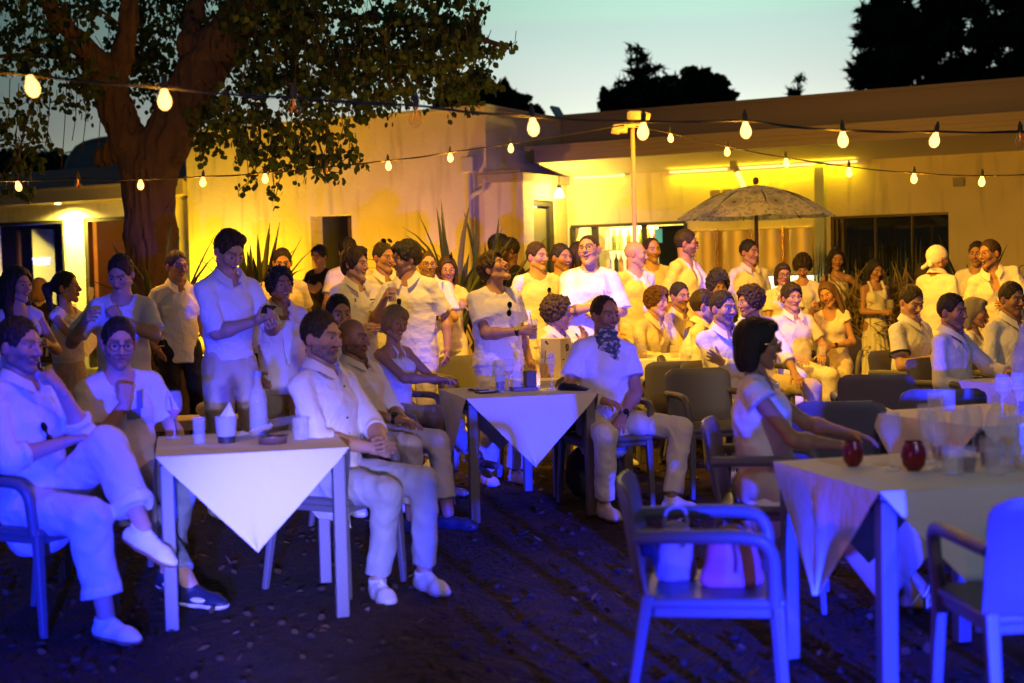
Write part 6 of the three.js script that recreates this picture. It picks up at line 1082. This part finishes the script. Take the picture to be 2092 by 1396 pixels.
person({ label: 'woman with short blond fringe and halter top stretching both arms over her knee', near: true, sex: 'f', at: [806, 662, 9.7], sit: true, yaw: 52, head: [38, 2, 6], lean: [2, 0], skin: 'tan', expr: 's', hair: ['pixie', 'blond'], top: { kind: 'halter', color: 'white', tuck: true }, bottom: { kind: 'trousers', color: 'beige', wide: 1.1, cuff: 0.2 }, armR: { like: 'knee', w: [.02, -.24, .46] }, armL: { like: 'knee', w: [.06, -.26, .44] }, footR: [0.02, 0.30, 0.72, 0.0], footL: [0.10, 0.085, 0.38], footPitch: [0, 30], shoe: 'sandal', shoeC: 'brown', chairLabel: 'armchair of the woman in the halter top' });
const P7 = person({ label: 'tanned man with a patterned neck scarf and dark wrist brace seated facing the camera', near: true, at: [1236, 645, 9.0], sit: true, yaw: 20, head: [32, 2, 0], lean: [-3, 4], skin: 'tan', build: 1.05, expr: 's', hair: ['recede', 'brown'], beard: 0.25, top: tee({ hem: 0.12 }), bottom: { kind: 'trousers', color: 'white' }, armR: { like: 'lap', w: [.10, -.40, .22] }, armL: { like: 'lap', w: [.03, -.50, .24], hint: [1, -.2, -.2] }, watch: 'L', footR: [-0.16, 0.085, 0.36], footL: [0.30, 0.085, 0.36, 0.7], footYaw: [30, 0], chairLabel: 'blue armchair of the man with the neck scarf' });
{ const F = new Field(0.03), A = P7.nb.clone().add(V(0, 0.015, 0.02)); F.cone(A.clone().add(V(0, -0.060, 0.010)), A.clone().add(V(0, -0.012, 0.015)), 0.090, 0.074); F.cone(A.clone().add(V(0, -0.07, 0.05)), A.clone().add(V(0.02, -0.16, 0.105)), 0.055, 0.018); F.warp = (x, y, z) => 0.008 * Math.sin(y * 150 + x * 30) + 0.006 * PN.noise(x * 30, y * 30, z * 30);
  const g = F.mesh(0.008), k = paint(g, i => { const p = g.attributes.position, n = PN.noise(p.getX(i) * 34, p.getY(i) * 40, p.getZ(i) * 34); return n > 0.12 ? [0.55, 0.5, 0.45] : n > -0.1 ? [0.03, 0.06, 0.10] : [0.10, 0.14, 0.12]; }); mesh('neck_scarf', k, std([1, 1, 1], 0.85, { vertexColors: true }), P7.g);
  const a = P7.arms[1], B = new Field(0.01); B.cone(a.el.clone().lerp(a.wr, -0.05), a.el.clone().lerp(a.wr, 0.62), 0.058, 0.052, { cut: true }); mesh('arm_brace', B.mesh(0.009), M.black, P7.g); const B2 = new Field(0.01); B2.cone(a.el.clone().lerp(a.wr, 0.60), a.wr, 0.050, 0.042, { cut: true }); mesh('bandage', B2.mesh(0.009), clothMat('offwhite'), P7.g); }
person({ label: 'woman with black bob and glasses in white blouse seated in profile at the front right', near: true, sex: 'f', at: [1548, 704, 6.3], sit: true, yaw: 76, head: [92, 2, 0], lean: [-4, 0], skin: 'tan', hair: ['bob', 'black'], glasses: 'gold', build: 1.2, top: { kind: 'blouse', sleeve: 0.22, puff: true, scoop: true, loose: 1.3 }, bottom: { kind: 'skirt', color: 'beige', wide: 0.9 }, armR: { like: 'table', w: [.10, -.36, .36] }, armL: { like: 'table', w: [.10, -.34, .42] }, footR: [-0.06, 0.075, 0.62], footL: [0.08, 0.075, 0.66], shoe: 'sandal', shoeC: 'white', soleC: 'brown', necklace: true, chairLabel: 'lavender lit armchair of the woman with the black bob' });
// middle, seated
person({ label: 'curly haired young man in profile smiling behind the menu block', at: [1138, 642, 10.9], sit: true, yaw: 62, head: [84, 0, -4], lean: [8, 0], skin: 'tan', expr: 's', hair: ['curly', 'brown'], top: open(0.10, 'cream', { sleeve: 1.5, shades: [0.0, 0.08, 0.2] }), armL: { like: 'cheek', w: [.14, -.08, .20] }, armR: 'table', chairLabel: 'armchair of the curly young man behind the menu block' });
person({ label: 'red haired curly man in open shirt leaning over the yellow glowing table', at: [1342, 618, 12.6], sit: true, yaw: 38, head: [52, 2, 6], lean: [14, 0], skin: 'fair', hair: ['curly', 'red'], top: open(0.20, 'cream', { sleeve: 1.8 }), armL: 'table', armR: 'table', chairLabel: 'armchair hidden behind the yellow glowing table' });
person({ label: 'moustached dark haired man smiling over the red haired man\'s shoulder', at: [1389, 606, 13.0], sit: true, yaw: 25, head: [30, 2, 0], skin: 'tan', expr: 's', hair: ['short', 'black'], beard: 0.4, moustache: 0.95, top: polo({ color: 'cream' }), chairLabel: 'armchair hidden behind the moustached man' });
person({ label: 'brown haired man in long sleeved white shirt seen from behind his shoulder, turned right', at: [1439, 626, 11.0], sit: true, yaw: 80, head: [82, 4, 0], lean: [10, 0], skin: 'fair', hair: ['short', 'brown'], top: open(0.04, 'white', { sleeve: 1.95 }), armR: 'lap', armL: 'table', chairLabel: 'armchair of the man seen from behind his shoulder' });
person({ label: 'smiling short bearded man in white shirt with arms crossed in purple light', at: [1478, 631, 10.2], sit: true, yaw: 22, head: [36, 0, 0], skin: 'fair', expr: 's', hair: ['short', 'dark'], beard: 0.75, top: open(0.10, 'white', { sleeve: 1.9 }), bottom: { kind: 'trousers', color: 'beige' }, armL: 'cross', armR: 'cross', footL: [0.16, 0.085, 0.42], footR: [-0.16, 0.085, 0.34], chairLabel: 'armchair of the man with crossed arms' });
person({ label: 'curly bearded man turning his head left behind the woman with black bob', at: [1533, 618, 11.6], sit: true, yaw: 20, head: [-72, 2, 0], lean: [10, -10], skin: 'tan', hair: ['curly', 'brown'], beard: 0.9, top: open(0.05, 'white', { sleeve: 1.5, loose: 1.3 }), bottom: { kind: 'trousers', color: 'khaki' }, armL: 'knee', armR: 'lap', footL: [0.24, 0.085, 0.42, 0.5], chairLabel: 'armchair of the curly bearded man turning left' });
person({ label: 'young man with dark fringe and yellow lit polo leaning back beside the blonde woman', at: [1618, 609, 13.0], sit: true, yaw: 12, head: [14, 0, 0], lean: [-4, 0], skin: 'fair', hair: ['mop', 'dark'], top: polo({ color: 'offwhite' }), armL: { like: 'lap', w: [.16, -.40, .26], hold: 'wine' }, armR: 'lap', holdLabel: 'wine glass held low by the young man in yellow lit polo', chairLabel: 'armchair of the young man in yellow lit polo' });
person({ label: 'long blonde haired woman in ruffled crop top leaning her cheek on her hand', sex: 'f', at: [1692, 603, 13.4], sit: true, yaw: -18, head: [-34, 8, -16], lean: [4, -6], skin: 'tan', expr: 's', hair: ['long', 'light'], top: { kind: 'blouse', color: 'cream', sleeve: 0.25, puff: true, scoop: true }, bottom: { kind: 'trousers', color: 'cream', wide: 1.25 }, armR: { like: 'cheek', w: [.16, -.02, .12] }, armL: { like: 'lap', w: [.02, -.34, .26] }, watch: 'L', footL: [0.05, 0.085, 0.5], footR: [-0.05, 0.085, 0.42], chairLabel: 'dark yellow armchair of the long haired blonde woman' });
person({ label: 'man in white polo with navy sleeve bands looking down at his hands', at: [1862, 618, 10.9], sit: true, yaw: 38, head: [24, 20, 0], build: 1.1, skin: 'fair', hair: ['short', 'dark'], top: polo({ trim: true, sleeve: 0.7 }), armL: { like: 'phone', hold: 'phone' }, armR: { like: 'phone', w: [.10, -.28, .30] }, holdLabel: 'dark phone in the hands of the man with navy sleeve bands', chairLabel: 'armchair of the man in the polo with navy bands' });
person({ label: 'grinning dark haired man in long sleeved shirt at right, in dim purple light', at: [1946, 638, 9.9], sit: true, yaw: 46, head: [40, 2, 0], skin: 'tan', expr: 's', hair: ['short', 'black'], beard: 0.6, top: open(0.12, 'white', { sleeve: 1.95 }), armL: 'table', armR: 'lap', chairLabel: 'armchair of the grinning man at right' });
person({ label: 'grey haired woman in turquoise lit top behind the grinning man', sex: 'f', at: [1992, 640, 11.0], sit: true, yaw: 60, head: [62, 4, 0], skin: 'tan', hair: ['bob', 'grey'], top: { kind: 'blouse', sleeve: 0.5 }, chairLabel: 'armchair of the grey haired woman at right' });
person({ label: 'man at the right edge seated with his hand against his cheek', at: [2068, 612, 10.6], sit: true, yaw: 20, head: [24, 4, 0], skin: 'tan', hair: ['short', 'dark'], beard: 0.5, top: open(0.14, 'white', { sleeve: 1.2 }), armL: { like: 'cheek', w: [.08, -.02, .14] }, armR: 'lap', chairLabel: 'armchair of the man holding his cheek at right edge' });
// standing, left
person({ label: 'dark haired woman at the left edge smiling to the right in violet light', sex: 'f', at: [36, 584, 9.5], yaw: 42, head: [62, 0, 0], skin: 'fair', expr: 's', hair: ['waves', 'dark'], top: { kind: 'sleeveless', scoop: true, color: 'lilac' }, bottom: { kind: 'trousers', color: 'navy' }, armR: 'down', armL: { like: 'cup', w: [.10, -.28, .24] } });
person({ label: 'woman with long ponytail in profile raising a glass at the left', sex: 'f', at: [136, 588, 10.1], yaw: 72, head: [86, -4, 0], skin: 'fair', hair: ['tight', 'dark'], top: { kind: 'sleeveless', color: 'white', tuck: true }, bottom: { kind: 'skirt', color: 'beige', len: 0.35 }, armL: { like: 'cupHigh', w: [.06, -.12, .36], hold: 'flute' }, armR: { like: 'cupHigh', w: [.06, -.10, .34] }, holdLabel: 'slim glass raised by the woman with the ponytail' });
person({ label: 'tall man in loose white tee lowering his face to his raised fist', at: [246, 561, 9.1], yaw: 12, head: [-6, 24, 4], lean: [4, 0], skin: 'fair', hair: ['short', 'brown'], top: tee({ loose: 1.5, sleeve: 0.8 }), bottom: { kind: 'trousers', color: 'blue' }, armL: { like: 'mouth', w: [-.02, -.14, .22], hold: 'tumbler', hint: [1, -.6, .2] }, armR: { like: 'cup', w: [.22, -.14, .28] }, holdLabel: 'tumbler in the fist of the tall man at left' });
person({ label: 'blonde person half hidden between the two women at far left', sex: 'f', at: [80, 592, 14], yaw: 190, head: [200, 0, 0], hair: ['bob', 'blond'], top: tee({ color: 'black' }) });
person({ label: 'smiling man in glasses and polo with hand in dark trouser pocket', at: [361, 545, 11.8], yaw: 32, head: [44, 2, 0], skin: 'tan', expr: 's', hair: ['short', 'black'], glasses: true, top: polo(), bottom: { kind: 'trousers', color: 'navy' }, armR: 'pocket', armL: 'down' });
person({ label: 'tall young man with swept up hair bending over his phone, belt and khaki trousers', near: true, at: [467, 515, 9.0], yaw: 40, head: [46, 26, 0], lean: [4, 0], skin: 'fair', expr: 's', down: true, build: 0.92, hair: ['quiff', 'brown'], top: open(0.10, 'white', { sleeve: 1.0, tuck: true, loose: 1.3 }), bottom: { kind: 'trousers', color: 'beige', wide: 1.2, belt: true }, armR: { like: 'phone', hold: 'phone' }, armL: { like: 'cup', w: [.12, -.30, .30], palm: [-.4, 1, 0] }, holdLabel: 'dark phone in the hand of the tall young man bending over it' });
person({ label: 'laughing dark curly haired youth in open linen shirt over a white vest', near: true, at: [572, 585, 9.8], yaw: 32, head: [36, -4, 0], skin: 'olive', expr: 's', hair: ['curly', 'black'], top: open(0.42, 'cream', { sleeve: 0.9, over: true, loose: 1.5 }), bottom: { kind: 'trousers', color: 'cream' }, necklace: true, armL: 'down', armR: { like: 'down', w: [.24, -.5, .12] } });
person({ label: 'short haired man with blue lit shoulder behind the curly youth', at: [577, 538, 12.8], yaw: 20, head: [10, 8, 0], skin: 'fair', hair: ['short', 'black'], top: tee(), armR: { like: 'cupHigh', w: [.08, -.12, .25], hold: 'tumbler' }, armL: 'down', holdLabel: 'tumbler of the short haired man behind the curly youth' });
person({ label: 'man with wavy brown hair in embroidered polo holding a glass in both hands', at: [726, 540, 11.0], yaw: 34, head: [62, 2, 0], skin: 'fair', expr: 's', hair: ['wavy', 'brown'], top: open(0.16, 'white', { sleeve: 0.75, loose: 1.3, print: [[0.075, 0.03, 0.06, 0.012], [0.08, 0.008, 0.035, 0.012], [-0.08, 0.03, 0.015, 0.03]] }), armL: { like: 'cup', w: [.02, -.36, .26], hold: 'tumbler' }, armR: { like: 'cup', w: [.06, -.36, .24] }, holdLabel: 'glass held in both hands by the wavy haired man' });
person({ label: 'man with black hair seen from behind over the wavy haired man', at: [712, 514, 14.0], yaw: 200, head: [170, 0, 0], skin: 'tan', hair: ['short', 'black'], top: tee() });
person({ label: 'man with sunglasses pushed into his hair grinning beside the whispering youth', at: [784, 527, 12.6], yaw: 24, head: [44, 2, 0], skin: 'tan', expr: 's', hair: ['short', 'black'], shadesUp: true, top: open(0.10) });
person({ label: 'dark haired youth in polo whispering to the left, glass raised', near: true, at: [829, 529, 10.9], yaw: -14, head: [-66, 6, 8], lean: [3, -5], skin: 'tan', expr: 's', hair: ['mop', 'black'], top: polo({ loose: 1.5, sleeve: 0.8, shades: [-0.04, 0.17, 0.15] }), bottom: { kind: 'trousers', color: 'cream' }, armR: { like: 'cupHigh', w: [.12, -.14, .24], hold: 'tall' }, armL: 'down', holdLabel: 'glass raised by the whispering youth in polo' });
person({ label: 'balding bearded man in glasses grinning beside the long haired woman', at: [873, 541, 12.9], yaw: -2, head: [16, 0, 0], build: 1.12, skin: 'fair', expr: 's', hair: ['buzz', 'brown'], beard: 0.75, glasses: true, top: open(0.14, 'white', { sleeve: 0.8, loose: 1.4 }), armL: { like: 'cup', w: [.06, -.34, .26], hold: 'tumbler' }, armR: { like: 'cup', w: [.10, -.40, .24] }, watch: 'L', holdLabel: 'tumbler in the hands of the balding bearded man' });
person({ label: 'long brown haired woman in thin gold glasses smiling left of the sword plant', sex: 'f', at: [914, 552, 13.2], yaw: 14, head: [8, 4, 0], skin: 'tan', expr: 's', hair: ['long', 'brown'], glasses: 'gold', top: tee({ color: 'cream' }), armL: { like: 'cupHigh', w: [.14, -.20, .26], hold: 'tumbler' }, holdLabel: 'tumbler held by the long brown haired woman' });
person({ label: 'young barkeeper in black tee pouring a drink by the wall opening', at: [652, 525, 18.3], yaw: -32, head: [-26, 10, 0], skin: 'fair', hair: ['mop', 'black'], top: tee({ color: 'black' }), bottom: { kind: 'trousers', color: 'black' }, armL: { like: 'cup', w: [-.10, -.16, .36], hold: 'tumbler' }, armR: { like: 'cup', w: [.06, -.30, .30], hold: 'tall' }, holdLabel: 'glass in the hands of the barkeeper in black' });
// standing, middle
person({ label: 'man laughing with head thrown back, sunglasses on his tee, drink in hand', near: true, at: [1010, 550, 10.1], yaw: 28, head: [58, -34, 0], lean: [-4, 0], build: 1.1, skin: 'tan', expr: 'o', hair: ['mop', 'brown'], top: tee({ loose: 1.5, shades: [0.03, 0.20, -0.2], tuck: false, hem: 0.06 }), bottom: { kind: 'trousers', color: 'offwhite', wide: 1.15 }, armR: { like: 'cup', w: [-.06, -.34, .26], hold: 'tall', straw: true }, armL: 'down', watch: 'R', holdLabel: 'straw drink of the man laughing with head thrown back' });
person({ label: 'man in black clothes seen from behind at the wall, left one of two', at: [1019, 506, 15.2], yaw: 150, head: [120, 0, 0], skin: 'olive', hair: ['quiff', 'black'], top: tee({ color: 'black' }), bottom: { kind: 'trousers', color: 'black' } });
person({ label: 'man in black clothes bending his head at the wall, right one of two', at: [1040, 513, 14.9], yaw: -60, head: [-80, 12, 0], skin: 'brown', hair: ['short', 'black'], top: tee({ color: 'black' }), bottom: { kind: 'trousers', color: 'black' } });
person({ label: 'clean shaven man with neat short hair in tee with sunglasses, looking right', at: [1098, 525, 12.6], yaw: 18, head: [44, 0, 0], skin: 'fair', hair: ['short', 'brown'], top: tee({ shades: [0.05, 0.19, -0.15] }), armL: 'down', armR: 'down' });
person({ label: 'dark moustached young man with open mouth just left of the big man in glasses', at: [1147, 527, 13.2], yaw: 22, head: [38, 0, 0], skin: 'tan', expr: 'o', hair: ['short', 'black'], beard: 0.6, moustache: 0.95, top: tee({ color: 'offwhite' }) });
person({ label: 'dark haired woman in grey turned away behind the big laughing man', sex: 'f', at: [1184, 522, 14.2], yaw: 160, head: [140, 0, 0], hair: ['long', 'dark'], top: tee({ color: 'grey' }) });
person({ label: 'big laughing man in black framed glasses and oversized tee with a tattooed forearm', near: true, at: [1203, 512, 11.6], yaw: 2, head: [-22, -12, -8], build: 1.16, face: 1.06, skin: 'fair', expr: 'o', hair: ['buzz', 'brown'], glasses: true, tattoo: true, top: tee({ loose: 1.9, sleeve: 0.95, fold: 0.8 }), armR: { like: 'cup', w: [.0, -.30, .30], hold: 'tall', straw: true }, armL: { like: 'cup', w: [.08, -.36, .26] }, holdLabel: 'straw drink of the big laughing man' });
person({ label: 'bald clean shaven man in profile with sunglasses hanging from his henley', at: [1298, 520, 13.4], yaw: 34, head: [82, 4, 0], skin: 'fair', hair: ['none', 'brown'], top: { kind: 'henley', open: 0.16, sleeve: 0.7, loose: 1.3, buttons: false, shades: [0.02, 0.10, 0.2] } });
person({ label: 'tall fair man with receding hair and stubble behind the bald man', at: [1332, 512, 14.8], yaw: 10, head: [18, 0, 0], skin: 'fair', hair: ['recede', 'brown'], beard: 0.5, top: { kind: 'henley', color: 'offwhite', open: 0.10, sleeve: 0.9 } });
person({ label: 'tall bearded man in glasses and long linen shirt looking right, glass in hand', at: [1402, 498, 13.8], yaw: 52, head: [80, 6, 0], skin: 'tan', hair: ['short', 'dark'], beard: 0.8, glasses: true, top: { kind: 'kurta', color: 'white', open: 0.22, sleeve: 1.3, hem: 0.26, loose: 1.5 }, armL: { like: 'cup', w: [.10, -.26, .32], hold: 'tumbler' }, armR: 'down', holdLabel: 'tumbler held by the tall bearded man in linen' });
person({ label: 'person with two black hair buns and dark top half hidden behind the seated group', sex: 'f', at: [1467, 585, 12.3], sit: true, seat: 0.08, yaw: 15, head: [10, 12, 0], skin: 'tan', hair: ['afro', 'black'], top: tee({ color: 'black' }), chairLabel: 'stool hidden below the person in dark top' });
person({ label: 'dark haired man in polo smiling under the patterned parasol', at: [1531, 516, 15.0], yaw: 18, head: [42, 2, 0], skin: 'tan', expr: 's', hair: ['short', 'black'], top: polo({ tuck: true }), armL: 'down', armR: 'down' });
person({ label: 'older woman in glasses and tee drinking from a wine glass', sex: 'f', at: [1600, 562, 14.0], yaw: 2, head: [4, 2, 0], build: 1.15, skin: 'tan', hair: ['bob', 'brown'], glasses: true, top: tee(), armL: { like: 'cupHigh', w: [-.02, -.16, .22], hold: 'wine' }, armR: { like: 'cup', w: [.0, -.34, .26] }, holdLabel: 'wine glass at the lips of the older woman' });
person({ label: 'woman with big dark curls bowing her head in front of the glowing counter', sex: 'f', at: [1640, 546, 15.0], yaw: -8, head: [-14, 34, 0], lean: [8, 0], skin: 'tan', hair: ['afro', 'dark'], top: tee(), armL: { like: 'cup', w: [.12, -.34, .28], hold: 'wine' }, holdLabel: 'wine glass of the woman with big dark curls' });
// standing, right
person({ label: 'woman with shoulder length dark curls in camisole, hand on hip', sex: 'f', at: [1709, 532, 16.2], yaw: -12, head: [2, 2, 4], skin: 'tan', hair: ['waves', 'black'], top: { kind: 'cami', color: 'cream', tuck: true }, bottom: { kind: 'skirt', color: 'cream', len: 0.3, wide: 0.9 }, armL: 'hip', armR: 'behind' });
person({ label: 'dark long haired woman in white tank top looking down at her wine glass', sex: 'f', at: [1788, 553, 15.3], yaw: 12, head: [22, 14, 0], skin: 'tan', hair: ['long', 'black'], top: { kind: 'tank', color: 'white', tuck: true }, bottom: { kind: 'skirt', color: 'white', len: 0.25 }, armR: { like: 'cup', w: [.02, -.36, .26], hold: 'wine' }, armL: 'down', holdLabel: 'wine glass held by the woman in white tank top' });
person({ label: 'bearded man in knotted lace cap and white shirt turned away to the right', near: true, at: [1916, 530, 12.9], yaw: 128, head: [112, 4, 0], skin: 'tan', hair: ['cap', 'white'], longBeard: true, beardC: 'dark', top: open(0.12, 'white', { sleeve: 1.6, loose: 1.5, hem: 0.2 }), bottom: { kind: 'trousers', color: 'khaki' }, armR: 'down', armL: { like: 'cup', w: [.1, -.35, .25] } });
person({ label: 'dark haired woman in cream top hidden behind the man in lace cap', sex: 'f', at: [1893, 562, 14.2], yaw: 60, head: [80, 0, 0], skin: 'tan', hair: ['long', 'dark'], top: { kind: 'sleeveless', color: 'cream' } });
person({ label: 'smiling dark haired man turned left behind the leaning man at far right', at: [1996, 520, 14.1], yaw: -20, head: [-30, 2, 0], skin: 'tan', expr: 's', hair: ['short', 'dark'], beard: 0.4, top: tee(), armR: { like: 'cup', w: [.1, -.3, .28] } });
person({ label: 'leaning man in round glasses and open white shirt laughing to the left at far right', near: true, at: [2022, 520, 12.4], yaw: -18, head: [-64, 0, -6], lean: [6, -14], build: 1.08, skin: 'tan', expr: 'o', hair: ['short', 'brown'], beard: 0.55, glasses: 'gold', top: open(0.24, 'white', { sleeve: 1.4, loose: 1.6 }), bottom: { kind: 'trousers', color: 'cream' }, armR: { like: 'cup', w: [.20, -.34, .26], palm: [0, -1, 0] }, armL: { like: 'cup', w: [.06, -.30, .28], hold: 'wine' }, holdLabel: 'wine glass held by the leaning man at far right' });
// what they sit on and hold
for (const c of chairJobs) { const f = V(0, 0, 0.03).applyAxisAngle(V(0, 1, 0), c.yaw); const k = chair(c.label, c.x + f.x, c.z + f.z, c.yaw); if (Math.abs(c.lift) > 0.004) k.scale.y = 1 + c.lift / 0.455; }
{ const seen = {}; for (const [kind, p, label, straw] of cupJobs) { if (kind === 'phone') { const o = thing('phone', label, 'phone', p.clone().add(V(0, 0.015, 0)).toArray(), 0.5); o.rotation.x = -0.35; mesh('case', box(0.075, 0.009, 0.15, 0, 0, 0, 0.004), M.black, o); mesh('screen', box(0.068, 0.001, 0.142, 0, 0.0052, 0), std([0.02, 0.02, 0.03], 0.1), o); continue; } const n = seen[label] = (seen[label] || 0) + 1, down = { wine: 0.075, flute: 0.075, tumbler: 0.05, tall: 0.06 }[kind]; glass(kind, p.clone().add(V(0, -down, 0)), n > 1 ? 'taller ' + label : label, kind === 'wine' || kind === 'flute' ? 'white' : 'amber', { straw }); } }
// ------------------------------------------------------------------ floodlights: stage lights before the audience, garden floods (fittings with a glowing lens)
for (const [name, color, p, t] of bigLamps) {
  if (name === 'recessed_lamp_light') continue;
  const q = new THREE.Quaternion().setFromUnitVectors(V(0, 0, 1), V(...t).sub(V(...p)).normalize()), d = V(0, 0, -0.03).applyQuaternion(q), o = thing('floodlight', { stage_blue_light: 'blue stage floodlight on a stand before the right half of the audience', stage_blue_light_left: 'blue stage floodlight on a stand before the left tables', wall_flood_light: 'amber ground floodlight behind the crowd aimed at the tall cream block', stage_violet_wash_light: 'violet stage floodlight tilted up over the heads of the audience', stage_blue_side_light: 'blue stage floodlight on a stand at the right side of the tables', stage_white_light: 'cool white stage floodlight on a tall stand at right before the audience', stage_pink_light: 'pink stage floodlight on a stand left of the camera', stage_violet_light: 'violet stage floodlight on a stand before the audience', garden_flood_light: 'amber garden floodlight hung high beside the forked tree', wall_uplight_light: 'yellow ground floodlight washing the wall behind the phone reader', tree_uplight_light: 'yellow ground floodlight washing the wall behind the sword plants' }[name], 'floodlight', V(...p).add(d).toArray());
  const s = name.startsWith('stage') ? 0.09 : 0.06;
  const can = mesh('housing', [placed(new THREE.CylinderGeometry(s, s * 0.85, 0.16, 24, 1, true), [0, 0, -0.09], [Math.PI / 2, 0, 0]), placed(new THREE.CircleGeometry(s * 0.85, 24), [0, 0, -0.17])], M.black, o); can.quaternion.copy(q);
  const lens = mesh('lamp_lens', placed(new THREE.CircleGeometry(s * 0.95, 24), [0, 0, 0]), std([0.5, 0.5, 0.5], 0.3, { emissive: color.clone(), emissiveIntensity: 4 }), o); lens.quaternion.copy(q);
  mesh('stand', name === 'garden_flood_light' ? [tube([[0, 0.0, 0], [0.0, 0.35, -0.05], [-0.9, 0.8, -2.5], [-1.6, 1.2, -5.6]], 0.02, 6)] : [cyl(0.018, 0.018, p[1] - 0.06, 0, -p[1] / 2 + 0.0, -0.02, 10), cyl(0.16, 0.18, 0.02, 0, -p[1] + 0.012, -0.02, 20)], M.black, o);
}
renderer.render(scene, camera);
